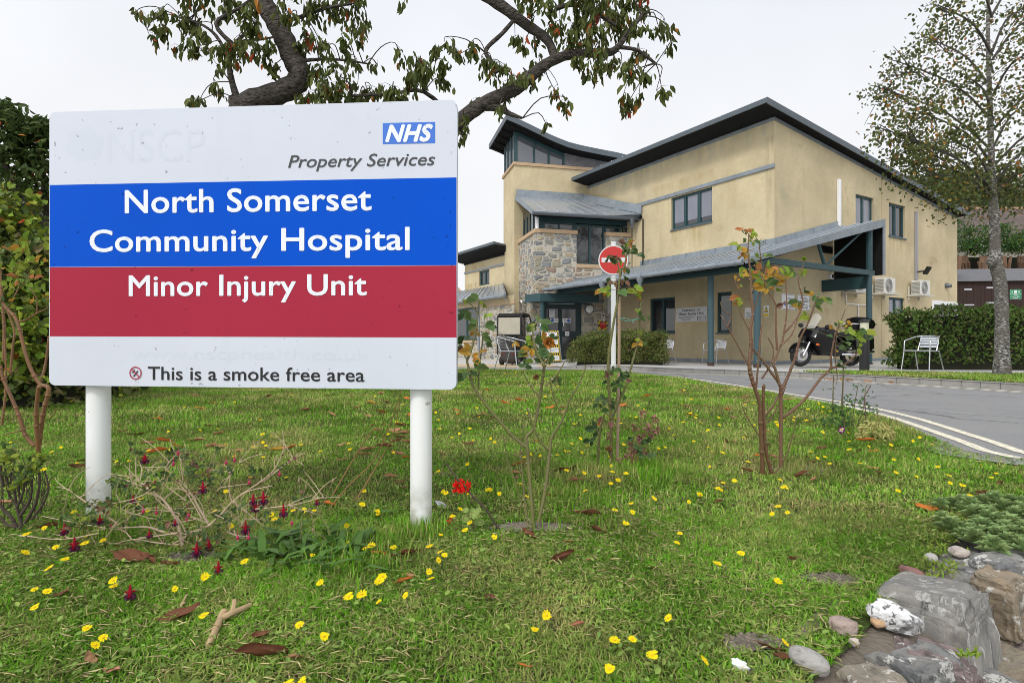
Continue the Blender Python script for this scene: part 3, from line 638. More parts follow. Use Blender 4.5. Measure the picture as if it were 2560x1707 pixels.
# ---- stone bay
zb = B_.hit(c7(655, 1008))[1]; s1 = B_.hit(c7(1462, 1100))[0]; zlow = B_.hit(c3w(900, 735))[1]
sP = B_.hit(c7(977, 1100))[0]; sQ = B_.hit(c7(1208, 1100))[0]; zSill = B_.hit(c7(1080, 1258))[1]
mb = MB(); wall(mb, B_, [(0, zlow), (s1, zlow), (s1, zb), (sQ, zb), (sQ, zSill), (sP, zSill), (sP, zb), (0, zb)])
for a, off_ in ((sP, 1), (sQ, -1)): mb.poly([B_.pt(a, zSill), B_.pt(a, zb), B_.pt(a, zb, -.35), B_.pt(a, zSill, -.35)], [(0, 0), (0, 1.5), (.35, 1.5), (.35, 0)])
bl = -2.6 if BL.pt(-1, 0).y > BL.o.y else 2.6
cut = .75 if bl > 0 else -.75
wall(mb, BL, [(cut, GZ), (bl, GZ), (bl, zb), (0, zb), (0, zlow), (cut, zlow)] if bl > 0 else [(bl, GZ), (cut, GZ), (cut, zlow), (0, zlow), (0, zb), (bl, zb)])
rec = -.75
dh = (B_.hit(c81(905, 500), rec)[0], GZ, B_.hit(c81(1272, 500), rec)[0], B_.hit(c81(1000, 455), rec)[1])
wall(mb, B_, [(0, GZ), (s1+.4, GZ), (s1+.4, zlow+.1), (0, zlow+.1)], [dh], off=rec, reveal=.2)
mb.poly([B_.pt(0, zlow), B_.pt(s1, zlow), B_.pt(s1, zlow, rec), B_.pt(0, zlow, rec)], [(0, 0), (4, 0), (4, .7), (0, .7)])
for a, b in ((0, sP), (sQ, s1)): mb.poly([B_.pt(a, zb), B_.pt(b, zb), B_.pt(b, zb, -.5), B_.pt(a, zb, -.5)], [(a, 0), (b, 0), (b, .5), (a, .5)])
mb.build('stone_wall', m_stone, bld)
cp = MB(); hc = .15
B_.bar(cp, -.05, zb+.003, sP+.02, zb+hc, -.3, .06); B_.bar(cp, sQ-.02, zb+.003, s1+.02, zb+hc, -.3, .06); B_.bar(cp, sP, zSill-.14, sQ, zSill+.0, -.34, .05)
BL.bar(cp, .30 if bl > 0 else -.30, zb+.003, bl, zb+hc, -.3, .06)
build_each(cp, 'stone_coping', m_coping, bld)
zg = B_.hit(c7(700, 880))[1]+.06
fr = MB(); gl = MB(); wo = -.22
zt2 = B_.hit(c7(760, 925), wo)[1]
for q in (700, 755, 850, 870, 960, 978): pass
def bayglass(a0, a1, z0, z1, n, off):
    w = .07; B_.bar(fr, a0, z0, a1, z0+w, off, off+.06); B_.bar(fr, a0, z1-w, a1, z1, off, off+.06)
    for i in range(n+1):
        x = a0+(a1-a0)*i/n; x = min(max(x, a0+w/2), a1-w/2); B_.bar(fr, x-w/2, z0+w, x+w/2, z1-w, off, off+.06)
    gl.poly([B_.pt(a0+.03, z0+.03, off+.02), B_.pt(a1-.03, z0+.03, off+.02), B_.pt(a1-.03, z1-.03, off+.02), B_.pt(a0+.03, z1-.03, off+.02)])
bayglass(.35, sP-.01, zb+hc, zt2, 2, wo); bayglass(sP+.0, sQ-.0, zSill, zt2-.05, 2, wo); bayglass(sQ+.01, s1-.1, zb+hc, zt2-.06, 2, wo)
B_.bar(fr, .12, zb+hc, .35, zg, wo-.12, wo+.05); B_.bar(fr, .35, zt2, s1, zg+.1, wo-.05, wo+.02)
fo = fr.build('bay_window', m_teal, bld); gl.build('pane', m_glass, fo)
sg2 = 1 if bl > 0 else -1; fr = MB(); gl = MB()
for k in range(5): a = (.35+k*.5)*sg2; BL.bar(fr, a-.035, zb+hc, a+.035, zg+.3, -.2, -.14)
gl.poly([BL.pt(.35*sg2, zb+hc, -.17), BL.pt(2.5*sg2, zb+hc, -.17), BL.pt(2.5*sg2, zg+.6, -.17), BL.pt(.35*sg2, zg+.3, -.17)])
fo = fr.build('side_window', m_teal, bld); gl.build('pane', m_glass, fo)
wp = MB(); a = B_.hit(c7(672, 900), .05)[0]; wp.tube([B_.pt(a, zb+hc, -.02), B_.pt(a, zg-.12, -.02)], .07, 10); wp.build('rainwater_pipe', m_white, bld)
# bay lean-to roof
go = .45
gL = B_.at(c7(640, 850), go); gR = B_.at(c7(1518, 893), go); gR.z = gL.z = (gL.z+gR.z)/2
tA = TP.at(c7(505, 742), .03); tB = TP.at(c7(1035, 760), .03); tB.z = tA.z = (tA.z+tB.z)/2; fC = F_.at(c7(1490, 862), .03); fB = Vector((tB.x, tB.y, tB.z))
up = Vector((0, 0, .05))
rf = MB()
gM = gL+(gR-gL)*.62
for q_ in ((gL, gM, tB, tA), (gM, gR, fC, tB)): rf.solid(list(q_), [p+up for p in q_])
for k in range(1, 9):
    t = k/9; p = gL+(gR-gL)*t; q = tA+(tB-tA)*min(1, t*1.25) if t < .8 else tB+(fC-tB)*((t-.8)/.2); rf.tube([p+up*1.2, q+up*1.2], .02, 6)
rf.build('bay_roof', m_zinc, bld)
fl = MB()
for pl, a, b in ((TP, tA, tB), (F_, tB, fC)):
    d = Vector((b.x-a.x, b.y-a.y, 0)); fl.solid([a, b, b+pl.n3*.06, a+pl.n3*.06], [a+Vector((0, 0, .34)), b+Vector((0, 0, .34)), b+Vector((0, 0, .34))+pl.n3*.04, a+Vector((0, 0, .34))+pl.n3*.04])
fl.solid([gL-B_.d3*.06-up*2, gL-up*2, tA-up*2, tA-B_.d3*.06-up*2], [gL-B_.d3*.06+up*1.6, gL+up*1.6, tA+up*1.6, tA-B_.d3*.06+up*1.6])
build_each(fl, 'roof_flashing', m_flash, bld)
gt = MB(); dd = (gR-gL).normalized(); gt.tube([gL-dd*.05+B_.n3*.05-up, gR+dd*.05+B_.n3*.05-up], .075, 10)
hp = gL+(gR-gL)*.868+B_.n3*.05; gt.lathe(hp-up*1.5, (0, 0, -1), [(.10, 0), (.11, .12), (.05, .25), (.05, .36)], 10); gt.build('gutter', m_gutter, bld, smooth=True)
rc = MB(); rc.tube([hp-Vector((0, 0, .4)), Vector((hp.x, hp.y, zb-2.2))], .018, 6); a = F_.hit(c7(1497, 1000), .05)
rc.tube([F_.at(c7(1497, 900), .05), F_.at(c7(1497, 1290), .05)], .022, 6); rc.build('rain_chain', m_dark, bld)
sf = MB(); n6 = B_.n3*.06
for q_ in ((gL-n6, gM-n6, tB, tA), (gM-n6, gR-n6, fC, tB)): sf.solid([p-up*3 for p in q_], [p-up*1.4 for p in q_])
sf.build('bay_soffit', m_soffit, bld)
# door canopy, column, doors
cn = MB(); za, zb_ = zlow-.32, zlow-.02
pA = B_.at(c81(768, 440), .0); q0 = B_.hit(c81(865, 400), .35)[0]; q1 = B_.hit(c81(1415, 400), .1)[0]
cn.solid([BL.pt(.35*sg2*1.3, za, .3), B_.pt(q0, za, .35), B_.pt(q1, za, .35), B_.pt(q1, za, rec+.02), B_.pt(.1, za, rec+.02)], [BL.pt(.35*sg2*1.3, zb_, .3), B_.pt(q0, zb_, .35), B_.pt(q1, zb_, .35), B_.pt(q1, zb_, rec+.02), B_.pt(.1, zb_, rec+.02)])
cn.build('door_canopy', m_teal, bld)
pk = MB(); a = B_.hit(c81(887, 600), .18)[0]; pk.tube([B_.pt(a, GZ, .18), B_.pt(a, za, .18)], .088, 14); pk.build('entrance_column', m_teal, bld, smooth=True)
dm = MB(); mid = (dh[0]+dh[2])/2-.1; a0, z0, a1, z1 = dh; do = rec-.12
def dr_(mb_, x0, y0, x1, y1, o0=0., o1=.06): B_.bar(mb_, x0, y0, x1, y1, do+o0, do+o1)
dr_(dm, a0, z1-.12, a1, z1); dr_(dm, a1-.22, z0, a1, z1-.12); dr_(dm, a0, z0, a0+.1, z1-.12); dr_(dm, mid-.07, z0, mid+.07, z1-.12)
zr = B_.hit(c81(1150, 765), do)[1]; dr_(dm, mid+.07, zr-.12, a1-.22, zr+.12); dr_(dm, a0+.1, z1-.25, mid-.07, z1-.12); dr_(dm, mid+.07, z1-.25, a1-.22, z1-.12); dr_(dm, mid+.07, z0, a1-.22, z0+.3); dr_(dm, a0+.1, z0, mid-.07, z0+.3)
door = dm.build('entrance_door', M('dark_teal_paint', (.012, .034, .038), .4), bld)
gl = MB(); gl.poly([B_.pt(a0+.05, z0, do+.02), B_.pt(a1-.05, z0, do+.02), B_.pt(a1-.05, z1-.05, do+.02), B_.pt(a0+.05, z1-.05, do+.02)]); gl.build('pane', M('door_glass', (.045, .045, .045), .08, spec=.8, var=.3, c2=(.02, .02, .02), vs=1.5), door)
hd = MB(); dr_(hd, mid+.1, zr+.32, mid+.14, zr+.6, .06, .1); dr_(hd, a0+.15, z1-.055, a1-.3, z1-.02, .06, .08); build_each(hd, 'door_handle', m_alu, door)
def notice(pl, p, q, off, label, cat, lines=(), name='notice', mat=None, border=None, group=None, ink=None, t=.012, extra=None):
    """a flat printed sheet on a wall; lines: (text, x0, x1, baseline, capheight) in 0..1 of the sheet"""
    a = pl.hit(p, off); b = pl.hit(q, off); s0, s1_, zz0, zz1 = a[0], b[0], b[1], a[1]; w, h = s1_-s0, zz1-zz0
    if w < 0: s0, s1_ = s1_, s0; w = -w
    k = MB(); pl.bar(k, s0, zz0, s1_, zz1, off, off+t); base = pl.pt((s0+s1_)/2, zz0, off)
    o = empty(name, base, label, cat, group); k.build('sheet', mat or m_white, o)
    ax = pl.d3
    if border:
        k = MB(); d = border[1]*h
        for r in ((s0+d, zz0+d, s1_-d, zz0+d*1.6), (s0+d, zz1-d*1.6, s1_-d, zz1-d), (s0+d, zz0+d*1.6, s0+d*1.6, zz1-d*1.6), (s1_-d*1.6, zz0+d*1.6, s1_-d, zz1-d*1.6)): pl.bar(k, *r, off+t, off+t+.002)
        k.build('border', border[0], o)
    for (tx, x0, x1, y, ch) in lines:
        text_obj('lettering', tx, pl.pt(s0+w*x0, zz0+h*y, off+t+.003), ax, (0, 0, 1), w*(x1-x0), h*ch, ink or m_ink, o, bold=.012)
    if extra: extra(pl, s0, zz0, w, h, off+t+.002, o)
    return o
def circ(mb, pl, a, z, r, off, n=20, r2=None):
    if r2 is None: mb.poly([pl.pt(a+r*math.cos(2*math.pi*i/n), z+r*math.sin(2*math.pi*i/n), off) for i in range(n)])
    else:
        for i in range(n):
            t0, t1 = 2*math.pi*i/n, 2*math.pi*(i+1)/n
            mb.poly([pl.pt(a+r*math.cos(t0), z+r*math.sin(t0), off), pl.pt(a+r*math.cos(t1), z+r*math.sin(t1), off), pl.pt(a+r2*math.cos(t1), z+r2*math.sin(t1), off), pl.pt(a+r2*math.cos(t0), z+r2*math.sin(t0), off)])
# ---- entrance canopy along the front
EV = Plane(C2-u2*3.5, -v2); VG = Plane(C2-v2*1.55, u2)
uE, zE0 = -3.5, EV.hit((1864, 650))[1]; sl0 = EV.hit((1366, 716))[0]
uH, zH = VG.hit((2210, 549)); cs = (zH-zE0)/(uH-uE)
cz = lambda uu: zE0+cs*(uu-uE)
rf = MB(); vL = -sl0
P_ = lambda uu, vv, d=0.: mp(uu, vv, cz(uu)+d)
rf.solid([P_(uE, -1.55, -.05), P_(uH, -1.55, -.05), P_(uH, -.03, -.05), P_(-.03, -.03, -.05), P_(-.03, vL, -.05), P_(uE, vL, -.05)], [P_(uE, -1.55), P_(uH, -1.55), P_(uH, -.03), P_(-.03, -.03), P_(-.03, vL), P_(uE, vL)])
k = 0
vv = -1.2
while vv < vL:
    ue = -.05 if vv > 0 else uH
    rf.tube([P_(uE-.03, vv, .02), P_(ue, vv, .02)], .02, 6); vv += .42
rf.build('canopy_roof', m_zinc, bld)
fl = MB(); fh = .2
fl.solid([F_.pt(-5.7, cz(0)-.03, .004), F_.pt(.06, cz(0)-.03, .004), F_.pt(.06, cz(0)-.03, .05), F_.pt(-5.7, cz(0)-.03, .05)], [F_.pt(-5.7, cz(0)+fh, .004), F_.pt(.06, cz(0)+fh, .004), F_.pt(.06, cz(0)+fh, .03), F_.pt(-5.7, cz(0)+fh, .03)])
uf = G_.hit((1600+1755/3.564, 560))[0]
fl.solid([G_.pt(-.05, cz(-.05)-.02, .004), G_.pt(uf, cz(uf)-.02, .004), G_.pt(uf, cz(uf)-.02, .06), G_.pt(-.05, cz(-.05)-.02, .06)], [G_.pt(-.05, cz(0)+fh, .004), G_.pt(uf, cz(uf)+fh, .004), G_.pt(uf, cz(uf)+fh, .03), G_.pt(-.05, cz(0)+fh, .03)])
k = .3
while k < 5.6: fl.solid([F_.pt(-k, cz(0)+.05, .03), F_.pt(-k+.03, cz(0)+.05, .03), F_.pt(-k+.03, cz(0)+.05, .05), F_.pt(-k, cz(0)+.05, .05)], [F_.pt(-k, cz(0)+fh+.01, .03), F_.pt(-k+.03, cz(0)+fh+.01, .03), F_.pt(-k+.03, cz(0)+fh+.01, .05), F_.pt(-k, cz(0)+fh+.01, .05)]); k += .62
vf = .22      # verge fascia of the gable end and the high end panel's metal edge
fl.solid([mp(uE-.05, -1.58, cz(uE)-.1), mp(uH+.03, -1.58, cz(uH)-vf), mp(uH+.03, -1.555, cz(uH)-vf), mp(uE-.05, -1.555, cz(uE)-.1)], [mp(uE-.05, -1.58, cz(uE)+.03), mp(uH+.03, -1.58, cz(uH)+.03), mp(uH+.03, -1.555, cz(uH)+.03), mp(uE-.05, -1.555, cz(uE)+.03)])
zq = VG.hit((2210, 688))[1]
fl.solid([mp(uH-.10, -1.58, zq), mp(uH+.03, -1.58, zq), mp(uH+.03, -1.555, zq), mp(uH-.10, -1.555, zq)], [mp(uH-.10, -1.58, cz(uH)-vf), mp(uH+.03, -1.58, cz(uH)-vf), mp(uH+.03, -1.555, cz(uH)-vf), mp(uH-.10, -1.555, cz(uH)-vf)])
build_each(fl, 'canopy_flashing', m_flash, bld)
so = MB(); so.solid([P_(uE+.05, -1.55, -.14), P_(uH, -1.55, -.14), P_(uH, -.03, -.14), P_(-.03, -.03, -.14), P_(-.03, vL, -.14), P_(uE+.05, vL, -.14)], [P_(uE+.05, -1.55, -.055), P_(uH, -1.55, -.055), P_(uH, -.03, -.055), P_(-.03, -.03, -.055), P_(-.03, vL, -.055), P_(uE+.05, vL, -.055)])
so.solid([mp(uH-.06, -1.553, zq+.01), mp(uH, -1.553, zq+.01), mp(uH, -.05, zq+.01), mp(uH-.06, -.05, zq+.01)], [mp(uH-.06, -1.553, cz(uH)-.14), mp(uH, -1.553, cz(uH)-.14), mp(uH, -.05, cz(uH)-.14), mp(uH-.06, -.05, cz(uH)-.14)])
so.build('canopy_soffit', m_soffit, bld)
bm_ = MB(); bz = cz(-2.9)-.16
bm_.solid([mp(-2.95, -1.6, bz-.2), mp(-2.85, -1.6, bz-.2), mp(-2.85, vL, bz-.2), mp(-2.95, vL, bz-.2)], [mp(-2.95, -1.6, bz), mp(-2.85, -1.6, bz), mp(-2.85, vL, bz), mp(-2.95, vL, bz)])
uP3 = 2.6; ch = VG.hit((2189, 676))[1]
bm_.solid([mp(-2.83, -1.5, ch-.15), mp(uP3+.2, -1.5, ch-.15), mp(uP3+.2, -1.38, ch-.15), mp(-2.83, -1.38, ch-.15)], [mp(-2.83, -1.5, ch), mp(uP3+.2, -1.5, ch), mp(uP3+.2, -1.38, ch), mp(-2.83, -1.38, ch)])
bm_.solid([mp(uP3-.06, -1.37, ch-.55), mp(uP3+.06, -1.37, ch-.55), mp(uP3+.06, 0, ch-.55), mp(uP3-.06, 0, ch-.55)], [mp(uP3-.06, -1.37, ch-.17), mp(uP3+.06, -1.37, ch-.17), mp(uP3+.06, 0, ch-.17), mp(uP3-.06, 0, ch-.17)])
bm_.tube([mp(uP3, -1.44, ch), mp(uP3, -1.44, cz(uP3)-.14)], .09, 8)
bm_.tube([mp(.25, -1.44, ch), mp(2.25, -1.44, cz(2.25)-.16)], .035, 8); bm_.tube([mp(.15, -1.44, ch), mp(-.15, -1.44, cz(-.15)-.16)], .05, 8)
build_each(bm_, 'canopy_beam', m_teal, bld)
m_post = M('teal_post_paint', (.05, .095, .11), .5, var=.3, c2=(.036, .078, .092), vs=5)
for uu, v_ in ((-2.9, .0), (-2.9, -1.44), (uP3, -1.44)):
    p = mp(uu, v_, 0); zt_ = bz-.2 if uu < 0 else ch-.15; z0_ = pz(p.x, p.y)-.02
    if uu > 0: z0_ = EYE-.775
    k = MB(); k.tube([(p.x, p.y, z0_+.12), (p.x, p.y, zt_)], .083, 16); po = k.build('canopy_post', m_post, bld, smooth=True)
    k = MB(); k.tube([(p.x, p.y, z0_), (p.x, p.y, z0_+.12)], .092, 16); k.build('post_base', M('rusty_base', (.07, .04, .03), .9), po, smooth=True)
gt = MB(); gt.tube([mp(uE-.07, -1.5, zE0-.05), mp(uE-.07, vL+.05, zE0-.05)], .07, 10)
for px in (cR(15, 0)[0], c7(1190, 0)[0]):
    s_ = EV.hit((px, 700))[0]; q = mp(uE-.07, -s_, zE0-.06); gt.lathe(q, (0, 0, -1), [(.1, 0), (.11, .1), (.05, .22), (.05, .34)], 10)
k = -1.3
while k < vL: gt.tube([mp(uE-.07, k-.02, zE0-.05), mp(uE-.07, k+.02, zE0-.05)], .078, 10); k += 1.1
gt.build('canopy_gutter', m_flash, bld, smooth=True)
rc = MB()
for px in (cR(15, 0)[0], c7(1190, 0)[0]):
    s_ = EV.hit((px, 700))[0]; q = mp(uE-.07, -s_, zE0-.4); z = q.z
    while z > EYE-.72: rc.ball((q.x, q.y, z), .017, 6); z -= .05
rc.build('rain_chain', m_dark, bld)
ve = MB(); a = G_.hit(cR(1600, 330), .02); b = G_.hit(cR(1715, 410), .02)
for i in range(9): zz = b[1]+(a[1]-b[1])*i/9; G_.bar(ve, a[0], zz, b[0], zz+.03, .004, .03)
ve.build('vent_louvre', m_black, bld)
wpx = MB(); a = F_.hit((1774, 800), .05)[0]; F_.bar(wpx, a-.03, GZ, a+.03, bz, .003, .06); wpx.build('downpipe', m_render, bld)
# ---- left wing
zw = W_.hit((1255, 632))[1]; wl_ = W_.hit((1162, 700))[0]
hw = hole_mid(W_, 1197.5, 1223.5, 1210, 676, 713)
mb = MB(); wall(mb, W_, [(wl_, GZ), (.4, GZ), (.4, zw), (wl_, zw)], [hw])
q = W_.pt(wl_, 0); uq = Vector((u2.x, u2.y, 0))*9
mb.poly([W_.pt(wl_, GZ), W_.pt(wl_, zw), W_.pt(wl_, zw-.9)+uq, W_.pt(wl_, GZ)+uq], [(0, 0), (0, 5), (9, 5), (9, 0)])
mb.build('wing_wall', m_render, bld); window(W_, hw, 2, -.12, bld)
rf = MB(); wp_ = lambda a, off, z: W_.pt(a, z, off)
zf = zw+.28
rf.solid([wp_(wl_-.6, .75, zf-.02), wp_(.4, .75, zf-.02), wp_(.4, -9, zf-1.2), wp_(wl_-.6, -9, zf-1.2)], [wp_(wl_-.6, .75, zf+.1), wp_(.4, .75, zf+.1), wp_(.4, -9, zf-1.1), wp_(wl_-.6, -9, zf-1.1)])
rf.build('wing_roof', m_fascia, bld)
sf = MB(); sf.solid([wp_(wl_-.55, .72, zf-.09), wp_(.4, .72, zf-.09), wp_(.4, .02, zw-.05), wp_(wl_-.2, .02, zw-.05)], [wp_(wl_-.55, .72, zf-.025), wp_(.4, .72, zf-.025), wp_(.4, .02, zf-.05), wp_(wl_-.2, .02, zf-.05)])
sf.solid([wp_(wl_-.02, .05, zw-.14), wp_(.4, .05, zw-.14), wp_(.4, .01, zw-.14), wp_(wl_-.02, .01, zw-.14)], [wp_(wl_-.02, .05, zw-.06), wp_(.4, .05, zw-.06), wp_(.4, .01, zw-.06), wp_(wl_-.02, .01, zw-.06)])
sf.build('wing_soffit', m_soffit, bld)
zs_ = W_.hit((1258, 661))[1]; tr = MB(); W_.bar(tr, wl_, zs_-.04, .4, zs_+.04, .003, .05); tr.build('wing_trim', m_flash, bld)
# lean-to in front of the wing
lo = 1.7; zl1 = W_.hit((1258, 710))[1]; zl0 = W_.hit(c3w(560, 748), lo)[1]; ar = W_.hit(c3w(572, 740), lo)[0]; al = wl_-3.0
rf = MB(); rf.solid([wp_(al, lo, zl0-.05), wp_(ar, lo, zl0-.05), wp_(-.02, 0.02, zl1-.05), wp_(al, .02, zl1-.05)], [wp_(al, lo, zl0), wp_(ar, lo, zl0), wp_(-.02, .02, zl1), wp_(al, .02, zl1)])
k = al
while k < ar: rf.tube([wp_(k, lo+.02, zl0+.02), wp_(al+(k-al)*(-.03-al)/(ar-al), .03, zl1+.02)], .02, 6); k += .5
rf.build('lean_to_roof', m_zinc, bld)
gt = MB(); gt.tube([wp_(al, lo+.06, zl0-.05), wp_(ar, lo+.06, zl0-.05)], .07, 8); gt.solid([wp_(ar-.04, lo, zl0-.25), wp_(ar, lo, zl0-.25), wp_(-.02, .02, zl1-.25), wp_(-.06, .02, zl1-.25)], [wp_(ar-.04, lo, zl0+.05), wp_(ar, lo, zl0+.05), wp_(-.02, .02, zl1+.05), wp_(-.06, .02, zl1+.05)])
pp = W_.hit(c3w(285, 1100), lo+.06)[0]; gt.tube([wp_(pp, lo+.06, zl0-.1), wp_(pp, lo+.06, GZ)], .05, 8); gt.build('lean_to_gutter', m_flash, bld)
lo2 = lo-.3; hx = hole(W_, c3w(50, 915), c3w(200, 1255), lo2); zst = W_.hit(c3w(450, 868), lo2)[1]; xst = W_.hit(c3w(300, 1000), lo2)[0]; xl0 = al
mb = MB(); wall(mb, W_, [(xst-.3, GZ), (ar+.15, GZ), (ar+.15, zst), (xst-.3, zst)], off=lo2); wall(mb, W_, [(al, GZ), (xst-.3, GZ), (xst-.3, hx[1]), (al, hx[1])], off=lo2); mb.poly([wp_(ar+.15, lo2, GZ), wp_(.3, 0, GZ), wp_(.3, 0, zst), wp_(ar+.15, lo2, zst)], [(0, 0), (1.5, 0), (1.5, 2.5), (0, 2.5)]); mb.build('stone_wall', m_stone, bld)
mb = MB(); wall(mb, W_, [(al, zst+.06), (ar+.1, zst+.06), (ar+.1, zl0), (al, zl0)], off=lo2-.02); mb.build('wing_wall', m_render, bld)
cp = MB(); W_.bar(cp, xst-.32, zst+.002, ar+.17, zst+.06, lo2-.1, lo2+.04); W_.bar(cp, al, hx[1]+.002, xst-.31, hx[1]+.1, lo2-.1, lo2+.05); build_each(cp, 'stone_coping', m_coping, bld)
window(W_, (al, hx[1]+.1, xst-.3, zst+.05), 6, lo2-.1, bld)
# ---------------------------------------------------------------- things on the building
ac_m = M('air_unit_white', (.70, .69, .65), .5, var=.3, c2=(.6, .59, .54), vs=4)
def air_unit(s, z, label):
    o = empty('air_conditioner', G_.pt(s, z, .06), label, 'air conditioner', 'air conditioning units on the gable wall')
    k = MB(); G_.bar(k, s-.4, z+.05, s+.4, z+.6, .1, .42); bevel(k.build('casing', ac_m, o), .02, 2)
    k = MB()
    for i in range(9): zz = z+.1+i*.05; k.obox(G_.pt(s-.40, zz, .12)-G_.d3*.012, G_.d3*.012, G_.n3*.28, (0, 0, .025))
    k.build('side_grille', m_grille, o)
    k = MB()
    for i in range(10): k.tube([G_.pt(s-.08+(.05+i*.021)*math.cos(t*math.pi/12), z+.32+(.05+i*.021)*math.sin(t*math.pi/12), .428) for t in range(25)], .005, 4)
    k.build('fan_guard', m_grille, o)
    k = MB(); G_.bar(k, s-.5, z, s+.5, z+.05, .02, .5); k.obox(G_.pt(s-.44, z-.12, .02), G_.d3*.04, G_.n3*.04, (0, 0, .5)); k.obox(G_.pt(s+.4, z-.12, .02), G_.d3*.04, G_.n3*.04, (0, 0, .5)); k.build('bracket', m_whiteplas, o); return o
for px, py, lb in ((2141, 733, 'pale air conditioner half hidden under the dark canopy end'), (2212, 737, 'pale air conditioner on the wall just right of the end canopy post'), (2301, 741, 'white air conditioner below the long grey wall trunking')):
    s, z = G_.hit((px, py), .25); air_unit(s, z, lb)
def flood():
    s, z = G_.hit((2312, 676), .3); o = empty('floodlight', G_.pt(s, z, .1), 'black square floodlight on the gable wall beside an air conditioner', 'floodlight')
    k = MB(); k.obox(G_.pt(s-.1, z-.16, .3), G_.d3*.34, G_.n3*.16+Vector((0, 0, .28)), -G_.n3*.06+Vector((0, 0, .03))); bevel(k.build('lamp_head', m_black, o), .02, 2)
    k = MB(); k.tube([G_.pt(s-.1, z-.05, .01), G_.pt(s-.02, z-.02, .3)], .03, 8); k.build('arm', m_black, o)
flood()
s, z = G_.hit((2368, 715), .05); o = empty('wall_lamp', G_.pt(s, z, 0), 'small grey cone shaped lamp near the right end of the gable wall', 'wall lamp'); k = MB(); k.lathe(G_.pt(s, z+.03, .0), G_.n3+Vector((0, 0, -.25)), [(.11, 0), (.11, .04), (.06, .2), (.0, .21)], 12); k.build('lamp_head', m_gutter, o, smooth=True)
s, z = G_.hit((2080, 691), .1); o = empty('security_camera', G_.pt(s, z, 0), 'white dome camera on the wall under the canopy end', 'camera'); k = MB(); k.lathe(G_.pt(s, z, 0), G_.n3, [(.1, 0), (.1, .12), (.07, .13)], 14); k.build('housing', m_white, o, smooth=True); k = MB(); k.ball(G_.pt(s, z, .13), .065, 10); k.build('dome', m_black, o, smooth=True)
k = MB()
def gp(x, y): return G_.at(cR(x, y), .03)
k.tube([gp(1833, 765), gp(1838, 850), gp(1940, 862), gp(2045, 862), gp(2045, 780)], .022, 8); k.tube([gp(1945, 862), gp(1945, 1360)], .022, 8); o = tag(k.build('drain_pipe', m_white, base=gp(1945, 1360)), 'thin white drain pipe with a tee branch under two air conditioners', 'pipe')
s, z = F_.hit((1886, 742), .05); o = empty('bulkhead_light', F_.pt(s, z, 0), 'round bulkhead light on the rendered wall behind the canopy posts', 'wall lamp'); k = MB(); k.lathe(F_.pt(s, z, .003), F_.n3, [(.17, 0), (.17, .06), (.15, .07)], 18); k.build('rim', m_gutter, o); k = MB(); k.lathe(F_.pt(s, z, .07), F_.n3, [(.15, 0), (.12, .05), (.05, .07)], 18); k.build('lens', m_whiteplas, o, smooth=True)
s, z = B_.hit(c81(1342, 520), rec); o = empty('bulkhead_light', B_.pt(s, z, rec), 'round white bulkhead light on the stone beside the entrance door', 'wall lamp'); k = MB(); k.lathe(B_.pt(s, z, rec+.003), B_.n3, [(.2, 0), (.2, .07), (.17, .08)], 18); k.build('rim', m_gutter, o); k = MB(); k.lathe(B_.pt(s, z, rec+.08), B_.n3, [(.17, 0), (.14, .06), (.05, .09)], 18); k.build('lens', m_white, o, smooth=True)
s, z = BL.hit(c81(718, 455), .05); o = empty('wall_lamp', BL.pt(s, z, 0), 'small chrome globe lamp on the stone left of the door canopy', 'wall lamp'); k = MB(); k.tube([BL.pt(s, z, 0), BL.pt(s, z, .15)], .03, 8); k.build('arm', m_gutter, o); k = MB(); k.ball(BL.pt(s, z, .2), .1, 12); k.build('globe', m_chrome, o, smooth=True)
# wall signs
m_signgrey = M('pale_sign_panel', (.62, .63, .65), .5)
def slide(pl, s0, z0, w, h, off, o):
    k = MB()
    for r in ((.70, .08, .97, .12), (.70, .29, .97, .33), (.70, .12, .715, .29), (.955, .12, .97, .29)): pl.bar(k, s0+w*r[0], z0+h*r[1], s0+w*r[2], z0+h*r[3], off, off+.006)
    k.build('sliding_frame', m_gutter, o)
notice(F_, cR(322, 893), cR(600, 1005), .004, 'long grey Entrance to Minor Injury Unit sign beside the dark window', 'sign', [('Entrance to', .22, .78, .73, .17), ('Minor Injury Unit', .10, .90, .46, .19), ('Open 8 00 to 20.30', .10, .58, .26, .10), ('hours only', .21, .48, .11, .10), ('OPEN', .74, .84, .17, .06)], 'entrance_sign', m_signgrey, extra=slide)
def arrow(pl, s0, z0, w, h, off, o):
    k = MB(); k.poly([pl.pt(s0+w*x, z0+h*y, off+.002) for x, y in ((.14, .33), (.30, .44), (.30, .37), (.44, .37), (.44, .29), (.30, .29), (.30, .22))]); k.build('arrow', m_bluepr, o)
m_navy = M('navy_ink', (.05, .07, .20), .5)
notice(G_, cR(1258, 763), cR(1378, 908), .004, 'white notice with blue arrow on the gable wall, left of its pair', 'notice', [('Minor', .46, .88, .63, .14), ('Injury', .46, .88, .38, .14), ('Unit', .56, .88, .12, .14)], 'wall_notice', m_white, (m_navy, .03), ink=m_navy, extra=arrow)
notice(G_, cR(1397, 774), cR(1510, 913), .004, 'white notice about vehicles left at owners risk, right of its pair', 'notice', [('Vehicles', .22, .80, .74, .12), ('and contents', .12, .88, .53, .12), ('are left at', .2, .8, .32, .12), ('owners risk', .14, .86, .11, .12)], 'wall_notice', m_white, (m_navy, .03), ink=m_navy)
notice(F_, cR(935, 890), cR(1012, 980), .004, 'small white Thank you smoking notice behind the canopy post', 'notice', [('Thank you', .15, .85, .42, .14), ('for not', .28, .72, .24, .14), ('smoking', .2, .8, .06, .14)], 'wall_notice', m_white)
